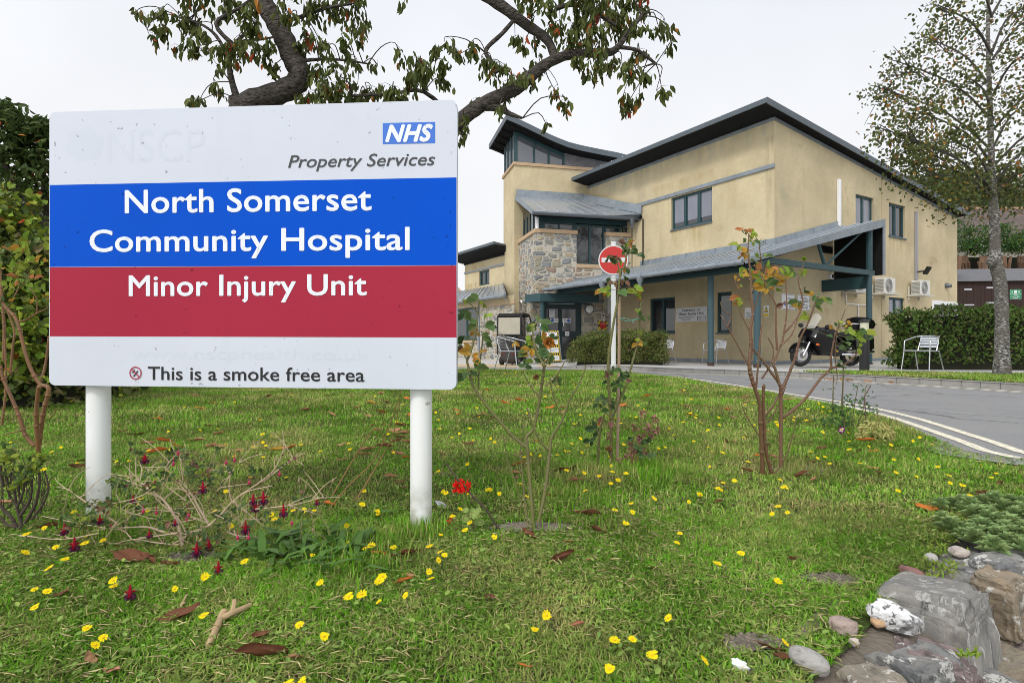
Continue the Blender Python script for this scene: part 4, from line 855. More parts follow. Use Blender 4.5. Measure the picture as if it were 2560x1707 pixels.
def tri(pl, s0, z0, w, h, off, o):
    k = MB(); k.poly([pl.pt(s0+w*x, z0+h*y, off+.001) for x, y in ((.1, .42), (.9, .42), (.5, .95))]); k.build('border', m_ink, o)
    k = MB(); k.poly([pl.pt(s0+w*x, z0+h*y, off+.003) for x, y in ((.2, .47), (.8, .47), (.5, .86))]); k.build('triangle', m_yellow, o)
    k = MB(); pl.bar(k, s0+w*.46, z0+h*.56, s0+w*.54, z0+h*.74, off+.004, off+.005); pl.bar(k, s0+w*.46, z0+h*.50, s0+w*.54, z0+h*.54, off+.004, off+.005); k.build('symbol', m_ink, o)
    k = MB(); pl.bar(k, s0+w*.05, z0+h*.05, s0+w*.95, z0+h*.3, off, off+.002); k.build('panel', m_yellow, o)
notice(F_, cR(1103, 872), cR(1150, 968), .004, 'white sign with yellow warning triangle near the building corner', 'warning sign', [('CCTV', .2, .8, .12, .1)], 'warning_sign', m_white, extra=tri)
notice(B_, (1517, 731), (1588, 788), rec+.01, 'grey services board on the stone wall behind the no entry pole', 'sign', [('Minor Injury Unit', .14, .80, .78, .07), ('8.00 - 20.30', .14, .6, .64, .07), ('Radiology (X-Ray)', .14, .82, .50, .07), ('Rheumatology', .14, .66, .38, .07), ('Outpatient Clinic', .14, .80, .20, .07), ('Out of Hours GP Service', .14, .95, .08, .07)], 'services_board', m_signgrey, (m_gutter, .03))
# hazard striped poster and hand gel on a white panel
def stripes(mb1, mb2, pl, s0, z0, s1_, z1, off, w=.07):
    """hazard stripes round the rim of a sheet"""
    mb2.poly([pl.pt(s0, z0, off), pl.pt(s1_, z0, off), pl.pt(s1_, z1, off), pl.pt(s0, z1, off)])
    n = max(2, int((s1_-s0)/.14)); st = (s1_-s0)/n
    for i in range(n):
        a = s0+i*st
        for zz in (z0, z1-w): mb1.poly([pl.pt(a, zz, off+.001), pl.pt(a+st*.5, zz, off+.001), pl.pt(min(a+st*.75, s1_), zz+w, off+.001), pl.pt(a+st*.25, zz+w, off+.001)])
    n = max(2, int((z1-z0)/.14)); st = (z1-z0)/n
    for i in range(n):
        a = z0+i*st
        for xx in (s0, s1_-w): mb1.poly([pl.pt(xx, a, off+.001), pl.pt(xx+w, a+st*.25, off+.001), pl.pt(xx+w, min(a+st*.75, z1), off+.001), pl.pt(xx, a+st*.5, off+.001)])
def poster(pl, p, q, off, label, lines, cat='poster', red=False):
    a = pl.hit(p, off); b = pl.hit(q, off); s0, z1, s1_, z0 = a[0], a[1], b[0], b[1]
    o = empty('hazard_poster', pl.pt((s0+s1_)/2, z0, off), label, cat); k1 = MB(); k2 = MB(); stripes(k1, k2, pl, s0, z0, s1_, z1, off)
    k1.build('hazard_stripes', m_yellow, o); k2.build('backing', m_black, o); k = MB(); w = .08; pl.bar(k, s0+w, z0+w, s1_-w, z1-w, off+.002, off+.008); k.build('sheet', m_red if red else m_white, o)
    for tx, x0, x1, y, ch in lines: text_obj('lettering', tx, pl.pt(s0+w+(s1_-s0-2*w)*x0, z0+w+(z1-z0-2*w)*y, off+.01), pl.d3, (0, 0, 1), (s1_-s0-2*w)*(x1-x0), (z1-z0-2*w)*ch, m_white if red else m_ink, o)
wpn = MB(); a = B_.hit(c81(1600, 595), rec+.02); b = B_.hit(c81(1792, 860), rec+.02); B_.bar(wpn, a[0]-.3, b[1], b[0], a[1], rec+.005, rec+.03); tag(wpn.build('wall_panel', M('pale_panel', (.42, .42, .41), .6), base=B_.pt((a[0]+b[0])/2, b[1], rec)), 'plain pale grey panel fixed low on the stone behind the box hedge', 'panel')
poster(B_, c81(1618, 615), c81(1730, 702), rec+.035, 'white poster in yellow and black stripes on the pale panel', [('Please sanitise', .05, .95, .7, .16), ('your hands', .15, .85, .4, .16), ('entering', .25, .75, .1, .16)])
poster(B_, c81(1432, 628), c81(1522, 725), rec+.01, 'red notice in yellow and black stripes beside the door', [('STOP', .2, .8, .6, .2)], red=True)
s, z = B_.hit(c81(1712, 760), rec+.1); o = empty('gel_dispenser', B_.pt(s, z-.15, rec+.03), 'white hand gel dispenser under the striped poster on the pale panel', 'dispenser'); k = MB(); B_.bar(k, s-.07, z-.02, s+.07, z+.22, rec+.035, rec+.15); bevel(k.build('tank', m_white, o), .03, 3); k = MB(); k.tube([B_.pt(s, z-.02, rec+.1), B_.pt(s-.02, z-.08, rec+.12), B_.pt(s+.1, z-.1, rec+.2)], .012, 6); k.build('lever', m_chrome, o)
s, z = B_.hit(c81(1478, 600), rec+.02); o = empty('key_box', B_.pt(s, z-.12, rec), 'small pale call box above the red striped notice', 'call box'); k = MB(); B_.bar(k, s-.08, z-.18, s+.08, z+.18, rec+.003, rec+.1); bevel(k.build('casing', m_whiteplas, o), .015, 2); k = MB(); circ(k, B_, s, z+.07, .04, rec+.103); k.build('speaker', m_black, o)
# door notices
dn = do+.065
notice(B_, c81(950, 525), c81(1005, 600), dn, 'plain white paper on the left entrance door leaf', 'notice', [('Notice', .2, .8, .8, .06), ('please ring the bell', .1, .9, .6, .05), ('and wait', .1, .6, .45, .05)], 'door_notice', m_signgrey)
def mand(pl, s0, z0, w, h, off, o):
    k = MB(); k.poly([pl.pt(s0+w*(.25+.2*math.cos(2*math.pi*i/18)), z0+h*.5+w*.2*math.sin(2*math.pi*i/18), off+.002) for i in range(18)]); k.build('blue_disc', m_bluepr, o)
notice(B_, c81(963, 610), c81(1042, 650), dn, 'white fire door notice with blue disc, on the left leaf', 'notice', [('Automatic', .5, .95, .55, .2), ('door', .5, .8, .2, .2)], 'door_notice', m_white, extra=mand)
def mand2(pl, s0, z0, w, h, off, o):
    k = MB(); k.poly([pl.pt(s0+w*(.75+.2*math.cos(2*math.pi*i/18)), z0+h*.5+w*.2*math.sin(2*math.pi*i/18), off+.002) for i in range(18)]); k.build('blue_disc', m_bluepr, o)
notice(B_, c81(1082, 610), c81(1161, 655), dn, 'white fire door notice with blue disc, on the right leaf', 'notice', [('Automatic', .05, .5, .55, .2), ('door', .05, .35, .2, .2)], 'door_notice', m_white, extra=mand2)
notice(B_, c81(1108, 740), c81(1148, 782), dn, 'small square white notice on the middle rail of the right leaf', 'notice', [('PUSH', .2, .8, .4, .2)], 'door_notice', m_white)
a = B_.hit(c81(887, 705), .29); k = MB(); q = B_.pt(B_.hit(c81(887, 600), .18)[0], 0, .18)
k.tube([(q.x, q.y, a[1]-.18), (q.x, q.y, a[1]+.18)], .092, 14, caps=False); o = tag(k.build('post_poster', m_white, base=(q.x, q.y, a[1]-.18), smooth=True), 'white and blue poster wrapped round the teal entrance column', 'poster')
k = MB(); k.tube([(q.x, q.y, a[1]-.08), (q.x, q.y, a[1]+.06)], .095, 14, caps=False); k.build('printed_panel', m_bluepr, o, smooth=True)
# ---------------------------------------------------------------- hospital sign
SG = Plane((-.2187, 2.2), (1.7165, -.131)); 
def sgp(p, off=0.): return SG.at(p, off)
base = sgp((640, 1330), -.1); base.z = lz(base.x, base.y)
sign = empty('hospital_sign', base, 'large white, blue and red hospital name board on two round white posts', 'sign')
tl, tr_, br, bl_ = SG.hit((123.5, 281)), SG.hit((1142.5, 249.5)), SG.hit((1141, 974)), SG.hit((122.5, 963))
def rounded(c, r, n=6):
    out = []
    for i in range(4):
        p, a, b = Vector(c[i]), Vector(c[i-1]), Vector(c[(i+1) % 4]); u, w = (a-p).normalized(), (b-p).normalized(); o = p+u*r+w*r
        for k in range(n+1): t = math.pi/2*k/n; out.append(o-w*r*math.cos(t)-u*r*math.sin(t)) if False else out.append(o-u*r*math.sin(t)-w*r*math.cos(t))
    return out
m_sign = newmat('sign_white', .22, .5, 'Object')
def mat_sign(name, c, rough=.25):
    m, N, L, b, oc = newmat(name, rough, .06, 'Object')
    sp = noise(N, L, oc, 38, 2, .70, .73); cl = mix_rgb(N, L, noise(N, L, oc, 1.6, 4, .3, .7), c, [k*.92 for k in c]); cl = mix_rgb(N, L, noise(N, L, mapping(N, L, oc, (14, 14, .8)), 1.3, 6, .55, .9), cl, [k*.93 for k in c]); c2 = mix_rgb(N, L, sp, cl, [k*.55 for k in c])
    L.new(c2, b.inputs['Base Color']); return m
m_sw, m_sb, m_sr = mat_sign('sign_white_vinyl', (.65, .685, .76)), mat_sign('sign_blue_vinyl', (.002, .085, .58)), mat_sign('sign_red_vinyl', (.39, .030, .058))
m_nhs = M('logo_blue', (.04, .16, .60), .3); m_stxt = M('white_lettering', (.80, .83, .88), .35, spec=.2); m_ghost = mat_sign('ghost_lettering', (.628, .668, .748))
loop = rounded([tl, tr_, br, bl_], .028)
k = MB(); k.solid([SG.pt(p[0], p[1], -.028) for p in loop], [SG.pt(p[0], p[1], 0) for p in loop]); k.build('sign_board', m_sw, sign)
def band(name, yl0, yr0, yl1, yr1, mat):
    a, b, c, d = SG.hit((123, yl1)), SG.hit((1141.5, yr1)), SG.hit((1141.5, yr0)), SG.hit((123, yl0)); k = MB()
    q = [a, b, c, d]; q[0] = (tl[0]+.002, a[1]); q[3] = (tl[0]+.002, d[1]); q[1] = (tr_[0]-.002, b[1]); q[2] = (tr_[0]-.002, c[1])
    k.solid([SG.pt(*p, .0002) for p in q], [SG.pt(*p, .0006) for p in q]); return k.build(name, mat, sign)
band('blue_band', 463, 444, 667.5, 663, m_sb); band('red_band', 668.5, 664, 840.5, 843.5, m_sr)
def stext(name, body, p0, p1, ycap, mat, bold=.02, shear=0., lift=.0011):
    a = Vector(SG.hit(p0)); b = Vector(SG.hit(p1)); t = SG.hit((p0[0], ycap)); d = (b-a); w = d.length; d.normalize()
    ax = SG.d3*d.x+Vector((0, 0, d.y)); az = Vector((0, 0, 1))
    return text_obj(name, body, SG.pt(a.x, a.y, lift), ax, az, w, t[1]-a.y, mat, sign, bold, shear)
stext('lettering', 'North Somerset', (312.6, 534), (929.5, 526.5), 475.8, m_stxt, .016)
stext('lettering', 'Community Hospital', (224.5, 630.5), (1024.5, 625.5), 575, m_stxt, .016)
stext('lettering', 'Minor Injury Unit', (322.6, 740.5), (917.5, 738.5), 688.5, m_stxt, .016)
stext('lettering', 'Property Services', (720.5, 420), (1088, 413.5), 389.2, m_inkgrey, .006, .25)
stext('lettering', 'This is a smoke free area', (370.3, 949), (911.5, 954), 916.2, m_ink, .008)
q = [SG.hit((957, 361)), SG.hit((1088, 358.6)), SG.hit((1088, 305.2)), SG.hit((957, 308.4))]; k = MB()
k.solid([SG.pt(*p, .0002) for p in q], [SG.pt(*p, .0008) for p in q]); k.build('logo', m_nhs, sign)
stext('logo_lettering', 'NHS', (963.2, 356.6), (1082.6, 355), 312.6, m_stxt, .045, .3, .0012)
stext('faded_lettering', 'NSCP', (271, 407), (512, 404), 328, m_ghost, .0, .0, .0002)
stext('faded_lettering', 'www.nscphealth.co.uk', (330, 896), (925, 900), 870, m_ghost, .0, 0., .0002)
k = MB(); a, z = SG.hit((212, 362)); r = SG.hit((258, 362))[0]-a; n = 48
k.poly([SG.pt(a+r*(1+.10*math.sin(6*t))*math.cos(t), z+r*.85*(1+.10*math.sin(6*t))*math.sin(t), 00.0002) for t in [2*math.pi*i/n for i in range(n)]]); k.build('faded_emblem', m_ghost, sign)
k = MB(); a, z = SG.hit((339.8, 932.2)); r = SG.hit((355, 932))[0]-a; circ(k, SG, a, z, r, .003, 28, r*.84)
d = r*.66; k.poly([SG.pt(a-d-.0015, z+d-.0015, .0034), SG.pt(a-d+.0015, z+d+.0015, .0034), SG.pt(a+d+.0015, z-d+.0015, .0034), SG.pt(a+d-.0015, z-d-.0015, .0034)])
ns = k.build('no_smoking_symbol', m_sr, sign); k = MB(); k.poly([SG.pt(a-.012, z-.013, .0025), SG.pt(a-.007, z-.016, .0025), SG.pt(a+.012, z+.007, .0025), SG.pt(a+.008, z+.011, .0025)]); k.poly([SG.pt(a-.016, z+.002, .0025), SG.pt(a-.012, z-.002, .0025), SG.pt(a-.002, z+.012, .0025), SG.pt(a-.006, z+.014, .0025)]); k.build('cigarette', m_inkgrey, ns)
m_postw = newmat('white_post', .4, .4, 'Object')
m_postw, N, L, b, oc = m_postw
c = mix_rgb(N, L, noise(N, L, oc, 26, 3, .68, .75), (.78, .79, .78), (.40, .40, .36)); sz_ = N.new('ShaderNodeSeparateXYZ'); L.new(oc, sz_.inputs[0]); mz = N.new('ShaderNodeMapRange'); mz.inputs[1].default_value = .22; mz.inputs[2].default_value = .0; L.new(sz_.outputs[2], mz.inputs[0]); mk_ = N.new('ShaderNodeMath'); mk_.operation = 'MULTIPLY'; L.new(mz.outputs[0], mk_.inputs[0]); L.new(noise(N, L, oc, 17, 6, .35, .6), mk_.inputs[1]); c = mix_rgb(N, L, mk_.outputs[0], c, (.30, .29, .20)); c = mix_rgb(N, L, noise(N, L, mapping(N, L, oc, (6, 6, 1.2)), 1.4, 5, .55, .85), c, (.55, .56, .50)); L.new(c, b.inputs['Base Color'])
for px in (246.5, 1052.8):
    p = sgp((px, 900), -.028-.0455); z0 = lz(p.x, p.y)-.1; zt_ = SG.hit((px, 270 if px < 600 else 246))[1]+.004
    k = MB(); k.tube([(p.x, p.y, z0), (p.x, p.y, zt_-.01), (p.x, p.y, zt_)], [.0445, .0445, .038], 28); k.build('post', m_postw, sign, smooth=True)
# ---------------------------------------------------------------- no entry sign
NY = 11.4; p = P3((1534, 650), NY); zb0 = EYE-.66
ne = empty('no_entry_sign', (p.x, NY, zb0), 'round red no entry sign on a slim white post', 'road sign')
NP = Plane((p.x, NY), (1, -.12)); a0 = NP.hit((1533, 650))
k = MB(); k.tube([NP.pt(0, zb0-.1, -.06), NP.pt(0, a0[1]+.38, -.06)], .052, 14); k.build('post', m_postw, ne, smooth=True)
k = MB(); r = .30; n = 40; ring = [(a0[0]+r*math.cos(2*math.pi*i/n), a0[1]+r*math.sin(2*math.pi*i/n)) for i in range(n)]
k.solid([NP.pt(*q, -.005) for q in ring], [NP.pt(*q, .003) for q in ring]); dk = k.build('sign_face', m_white, ne)
k = MB(); circ(k, NP, a0[0], a0[1], .278, .005, 40); k.build('red_disc', m_red, dk)
k = MB(); NP.bar(k, a0[0]-.235, a0[1]-.047, a0[0]+.235, a0[1]+.047, .006, .008); k.build('white_bar', m_white, dk)
k = MB(); NP.bar(k, a0[0]-.08, a0[1]+.15, a0[0]+.08, a0[1]+.18, -.12, -.01); NP.bar(k, a0[0]-.08, a0[1]-.18, a0[0]+.08, a0[1]-.15, -.12, -.01); k.build('bracket', m_gutter, ne)
# ---------------------------------------------------------------- aluminium chairs (local: faces -Y, seat 0.45)
def make_chair():
    o = empty('aluminium_chair', (0, 0, 0), 'x', 'chair', 'aluminium slatted chairs'); w, r = .26, .0125
    for sx in (-1, 1):
        k = MB(); k.tube([(sx*(w+.02), -.30, 0), (sx*w, -.235, .42), (sx*w, -.225, .62), (sx*w, -.20, .655)], r, 8); k.build('leg', m_alu, o, smooth=True)
        k = MB(); k.tube([(sx*(w-.0), .30, 0), (sx*(w-.02), .16, .42)], r, 8); k.build('leg', m_alu, o, smooth=True)
    k = MB(); pts = [(-w, -.20, .655), (-w-.005, -.05, .685), (-w+.0, .10, .72), (-w*.85, .20, .745), (-w*.5, .255, .755), (0, .27, .757)]
    k.tube(smooth_path([Vector(p) for p in pts]+[Vector((-p[0], p[1], p[2])) for p in reversed(pts[:-1])], 3), r*1.05, 8); k.build('armrest', m_alu, o, smooth=True)
    k = MB(); k.tube([(-w, -.225, .43), (w, -.225, .43)], r*.9, 8); k.tube([(-w+.02, .15, .43), (w-.02, .15, .43)], r*.9, 8)
    for sx in (-1, 1): k.tube([(sx*w, -.23, .43), (sx*(w-.02), .16, .43)], r*.9, 8); k.tube([(sx*w*.72, .16, .43), (sx*w*.72, .235, .60), (sx*w*.62, .262, .75)], r*.9, 8)
    k.build('frame', m_alu, o, smooth=True)
    k = MB()
    for i in range(8): x = -.235+i*.06; k.obox((x, -.24, .443), (.047, 0, 0), (0, .40, -.012), (0, 0, .008))
    k.build('seat', m_alu, o)
    k = MB()
    for i in range(4): z = .50+i*.062; y = .195+.28*(z-.43)*.55; k.obox((-w*.70, y, z), (w*1.4, 0, 0), (0, .007, 0), (0, .014, .045))
    k.build('backrest', m_alu, o); return o
def copy_tree(o, parent=None):
    c = o.copy(); COL.objects.link(c); c.parent = parent
    for ch in list(o.children): copy_tree(ch, c)
    return c
ch0 = make_chair(); first = [True]
def place_chair(x, y, z, ang, label):
    o = ch0 if first[0] else copy_tree(ch0); first[0] = False
    o.location = (x, y, z); o.rotation_euler = (0, 0, R(ang)); o['label'] = label
p = P3((2297, 853), 12.5); place_chair(p.x-.02, 12.35, EYE-.635, -64, 'aluminium slatted chair on the grass in front of the tall hedge')
p = P3((1278, 853), 12.2); place_chair(p.x, 12.35, lz(p.x, 12.3)-.01, 62, 'aluminium slatted chair on the lawn edge by the mobility scooter')
p = P3((1662, 853), 17.6); place_chair(p.x, 17.7, pz(p.x, 17.7), -62, 'aluminium slatted chair mostly hidden behind the low box hedge')
p = P3((1791, 853), 17.0); place_chair(p.x-.02, 17.0, pz(p.x, 17.0), -62, 'aluminium slatted chair behind the leftmost canopy post')
# ---------------------------------------------------------------- light bollard
p = P3((2161, 853), 12.35); bz_ = EYE-.625; bo = empty('light_bollard', (p.x, 12.35, bz_), 'black light bollard with a pale lens and flat cap beside the motorbike', 'bollard')
zt_ = EYE+(853.5-801)/FPX*12.35; k = MB(); k.tube([(p.x, 12.35, bz_-.05), (p.x, 12.35, zt_-.30)], .098, 20); k.build('body', m_black, bo, smooth=True)
k = MB(); k.tube([(p.x, 12.35, zt_-.298), (p.x, 12.35, zt_-.04)], .088, 20); k.build('lens', M('frosted_lens', (.60, .58, .45), .4), bo, smooth=True)
k = MB(); k.tube([(p.x, 12.35, zt_-.038), (p.x, 12.35, zt_), (p.x, 12.35, zt_+.02)], [.115, .115, .09], 20); k.build('cap', m_black, bo, smooth=True)
# ---------------------------------------------------------------- motorbike (local: +X forward, wheelbase 1.55)
m_bike = M('black_motorbike_paint', (.006, .006, .007), .22, spec=.45); m_bikematt = M('matt_black_metal', (.02, .02, .021), .5)
m_screen = M('tinted_screen', (.80, .80, .74), .1, spec=.6); m_screen.node_tree.nodes['Principled BSDF'].inputs['Alpha'].default_value = .22
def prism(k, prof, w0, w1=None, y=0., cap=.8):
    """side profile (x,z) given real width: a chamfered body"""
    cx = sum(p[0] for p in prof)/len(prof); cz_ = sum(p[1] for p in prof)/len(prof); w1 = w1 or w0
    def ring(f, yy): return [(cx+(x-cx)*f, yy, cz_+(z-cz_)*f) for x, z in prof]
    rs = [ring(cap, y-w0/2), ring(.96, y-w0*.36), ring(1, y-w0*.2), ring(1, y+w0*.2), ring(.96, y+w0*.36), ring(cap, y+w0/2)]
    n = len(prof); b = len(k.v)
    for r_ in rs: k.v += r_
    for i in range(len(rs)-1):
        for j in range(n): k.f.append((b+i*n+j, b+i*n+(j+1) % n, b+(i+1)*n+(j+1) % n, b+(i+1)*n+j)); k.m.append(k.mi); k.uv.append(None)
    k.f += [tuple(b+j for j in range(n-1, -1, -1)), tuple(b+(len(rs)-1)*n+j for j in range(n))]; k.m += [k.mi]*2; k.uv += [None]*2
def torus(k, c, R0, r, n=28, m=8, wy=1.):
    b = len(k.v)
    for i in range(n):
        t = 2*math.pi*i/n
        for j in range(m):
            s = 2*math.pi*j/m; q = R0+r*math.cos(s); k.v.append((c[0]+q*math.cos(t), c[1]+r*wy*math.sin(s), c[2]+q*math.sin(t)))
    for i in range(n):
        for j in range(m): k.f.append((b+i*m+j, b+((i+1) % n)*m+j, b+((i+1) % n)*m+(j+1) % m, b+i*m+(j+1) % m)); k.m.append(k.mi); k.uv.append(None)
def make_bike():
    o = empty('motorbike', (0, 0, 0), 'black touring motorbike with clear screen and top box parked by the gable wall', 'motorbike')
    for x, w in ((.78, 1.), (-.77, 1.5)):
        k = MB(); torus(k, (x, 0, .31), .26, .055, wy=w); wh = k.build('wheel', m_rubber, o, smooth=True)
        k = MB(); torus(k, (x, 0, .31), .205, .013, wy=2)
        for i in range(3):
            t = 2*math.pi*i/3+.4
            for d in (-.16, .16): k.tube([(x+.03*math.cos(t), 0, .31+.03*math.sin(t)), (x+.2*math.cos(t+d), 0, .31+.2*math.sin(t+d))], .012, 6)
        k.tube([(x, -.08, .31), (x, .08, .31)], .035, 10); k.build('rim', M('grey_rim', (.42, .42, .43), .35, metal=.8), wh, smooth=True)
        k = MB()
        for yy in ((-.075, .075) if x > 0 else (.075,)):
            for i in range(24):
                t0, t1 = 2*math.pi*i/24, 2*math.pi*(i+1)/24; k.poly([(x+.15*math.cos(t0), yy, .31+.15*math.sin(t0)), (x+.15*math.cos(t1), yy, .31+.15*math.sin(t1)), (x+.09*math.cos(t1), yy, .31+.09*math.sin(t1)), (x+.09*math.cos(t0), yy, .31+.09*math.sin(t0))])
        k.build('brake_disc', m_chrome, wh)
    k = MB()
    for yy in (-.105, .105): k.tube([(.79, yy, .29), (.55, yy, .78)], [.034, .026], 10)
    k.build('fork', m_alu, o, smooth=True)
    k = MB(); pts = [(.78+.335*math.cos(R(t)), .31+.335*math.sin(R(t))) for t in range(15, 175, 16)]; prism(k, pts+[(p[0]*.97+.02, p[1]-.04) for p in reversed(pts)], .16, cap=.97); k.build('front_mudguard', m_bike, o, smooth=True)
    k = MB(); prism(k, [(.72, .80), (.62, .98), (.45, 1.06), (.22, 1.0), (.18, .86), (.02, .78), (-.10, .62), (-.02, .42), (.10, .30), (.38, .30), (.46, .48), (.56, .62), (.66, .68)], .62, cap=.78); k.build('fairing', m_bike, o, smooth=True, sharp=35)
    k = MB(); prism(k, [(.22, .84), (.18, 1.0), (-.02, 1.03), (-.22, .92), (-.28, .80), (0, .74)], .34, cap=.7); k.build('tank', m_bike, o, smooth=True)
    k = MB(); prism(k, [(-.18, .80), (-.2, .87), (-.42, .83), (-.55, .90), (-.92, .93), (-.98, .86), (-.6, .76)], .34, cap=.85); k.build('saddle', m_rubber, o, smooth=True)
    k = MB(); prism(k, [(-.42, .76), (-.95, .84), (-1.1, .8), (-1.0, .66), (-.55, .6)], .3, cap=.8); k.build('tail', m_bike, o, smooth=True)
    k = MB(); prism(k, [(.1, .30), (.12, .55), (-.35, .62), (-.45, .40), (-.2, .26)], .42, cap=.85); k.build('engine', m_bikematt, o, smooth=True)
    for yy in (-.33, .33): k = MB(); prism(k, [(-.55, .45), (-.52, .76), (-.62, .82), (-1.08, .80), (-1.12, .5), (-1.0, .42)], .22, y=yy, cap=.82); k.build('pannier', m_bike, o, smooth=True)
    k = MB(); prism(k, [(-.78, .98), (-.76, 1.16), (-.84, 1.27), (-1.0, 1.31), (-1.2, 1.24), (-1.27, 1.12), (-1.22, 1.0)], .56, cap=.85); tb = k.build('top_box', m_bike, o, smooth=True)
    k = MB(); prism(k, [(-.755, 1.12), (-.755, 1.145), (-1.275, 1.135), (-1.275, 1.11)], .575, cap=.99); k.build('trim_strip', m_chrome, tb)
    k = MB(); k.obox((-.95, -.14, .9), (.04, 0, 0), (0, .28, 0), (-.05, 0, .09)); k.build('rack', m_bikematt, o)
    k = MB(); ks = []
    for i in range(7): y = -.22+i*.44/6; f = 1-(y/.22)**2*.35; ks.append(((.60, y, 1.0), (.36-.0*f, y*.8, 1.06+.34*f)))
    for a, b in zip(ks[:-1], ks[1:]): k.poly([a[0], b[0], b[1], a[1]]); k.poly([(p[0]-.006, p[1], p[2]) for p in (a[1], b[1], b[0], a[0])])
    sc_ = k.build('windscreen', None or m_screen, o, smooth=True)
    for yy in (-1, 1):
        k = MB(); k.tube([(.50, yy*.22, .98), (.44, yy*.40, 1.04)], .015, 6); k.ball((.42, yy*.47, 1.06), .085, 12, .5, 1.1, .65); k.build('mirror', m_bikematt, o, smooth=True)
        k = MB(); k.tube([(.34, yy*.1, 1.0), (.22, yy*.36, 1.0)], .018, 8); k.build('handlebar', m_rubber, o)
        k = MB(); k.ball((.655, yy*.14, .80), .085, 12, .6, 1.0, .55); k.build('headlight', M('headlight_lens', (.75, .77, .8), .08, spec=1.), o, smooth=True)
        k = MB(); k.ball((.50, yy*.275, .60), .07, 10, 1.2, .4, .5); k.build('indicator', M('orange_lens', (.7, .16, .03), .2), o, smooth=True)
        k = MB(); k.tube([(-.25, yy*.24, .34), (-.6, yy*.3, .33), (-1.15, yy*.33, .42)], [.03, .045, .05], 10); k.build('exhaust', m_chrome, o, smooth=True)
    k = MB(); k.tube([(-.2, .0, .36), (-.77, .0, .31)], .05, 8); k.tube([(.0, .2, .3), (.06, .34, .0)], .015, 6); k.build('swing_arm', m_alu, o)
    return o
bk_ = make_bike(); p = P3((2070, 853), 14.6)
bk_.location = (p.x, 14.72, EYE-.655); bk_.rotation_euler = (R(-4), 0, R(180+13)); bk_.scale = (1.0, 1.0, 1.0)
# ---------------------------------------------------------------- mobility scooter with rain canopy (local: seen from behind, faces +Y)
def make_scooter():
    o = empty('mobility_scooter', (0, 0, 0), 'dark mobility scooter under a black framed rain canopy near the entrance', 'mobility scooter')
    for x, y in ((-.27, -.45), (.27, -.45), (-.24, .55), (.24, .55)):
        k = MB(); b = len(k.v); torus(k, (0, 0, .15), .11, .05, 20, 8, 1.2); k.v = [(x+v[1], y+v[0], v[2]) for v in k.v]; wh = k.build('wheel', m_rubber, o, smooth=True)
        k = MB(); k.tube([(x-.05, y, .15), (x+.05, y, .15)], .065, 12); k.build('rim', m_grille, wh)
    k = MB(); k.tube([(0, -.65, .30), (0, -.6, .30), (0, -.35, .40), (0, -.1, .36), (0, 0, .24), (0, .5, .24)], [.12, .27, .30, .26, .2, .2], 12); bd = k.build('body', M('dark_grey_plastic', (.05, .05, .055), .35), o, smooth=True)
    k = MB(); k.ball((-.15, -.63, .38), .07, 10, 1.6, .4, .5); k.ball((.15, -.63, .38), .07, 10, 1.6, .4, .5); k.build('tail_lamp', M('dark_red_lens', (.12, .012, .012), .25), o, smooth=True)
    k = MB(); k.obox((-.24, -.35, .55), (.48, 0, 0), (0, .46, 0), (0, 0, .1)); s_ = bevel(k.build('seat', m_rubber, o), .03, 3)
    k = MB(); k.obox((-.23, -.40, .62), (.46, 0, 0), (0, .1, .0), (0, -.06, .5)); bevel(k.build('backrest', m_rubber, o), .04, 3)
    k = MB(); k.tube([(0, .5, .3), (0, .42, .95)], .03, 8); k.tube([(-.25, .36, .98), (.25, .36, .98)], .018, 8); k.build('tiller', m_bikematt, o)
    k = MB()
    for x in (-.40, .40):
        k.tube([(x, -.5, .35), (x, -.52, 1.0), (x, -.5, 1.60), (x, -.3, 1.69), (x, .4, 1.68), (x, .62, 1.5), (x, .7, .5)], .03, 8); k.tube([(x, -.05, .4), (x, -.05, 1.66)], .022, 8)
    for z, y in ((1.60, -.5), (1.0, -.52), (.45, -.5)): k.tube([(-.40, y, z), (.40, y, z)], .022, 8)
    k.build('canopy_frame', m_black, o, smooth=True)
    k = MB(); k.solid([(-.43, -.55, 1.56), (.43, -.55, 1.56), (.43, .5, 1.60), (-.43, .5, 1.60)], [(-.41, -.50, 1.70), (.41, -.50, 1.70), (.41, .45, 1.72), (-.41, .45, 1.72)]); bevel(k.build('canopy_roof', M('black_canvas', (.014, .014, .015), .8), o), .05, 3)
    k = MB(); k.poly([(-.37, -.52, 1.02), (.37, -.52, 1.02), (.37, -.505, 1.56), (-.37, -.505, 1.56)]); k.build('rear_screen', M('cloudy_plastic_screen', (.50, .47, .38), .25, spec=.6, var=.35, c2=(.30, .28, .22), vs=5), o)
    k = MB(); k.obox((-.30, -.62, .5), (.6, 0, 0), (0, .06, 0), (0, 0, .46)); bevel(k.build('storage_bag', M('shiny_black_bag', (.015, .015, .017), .25, spec=.7, bump=(9, .8, .05)), o), .03, 2)
    k = MB(); k.tube([(.40, .1, 1.0), (.52, .1, 1.02)], .012, 6); k.ball((.57, .1, 1.04), .075, 10, 1, .4, .7); k.build('mirror', m_white, o, smooth=True)
    return o
sc = make_scooter(); p = P3((1287, 853), 18.6); sc.location = (p.x-.03, 18.6, pz(p.x, 18.6)); sc.rotation_euler = (0, 0, R(-18))
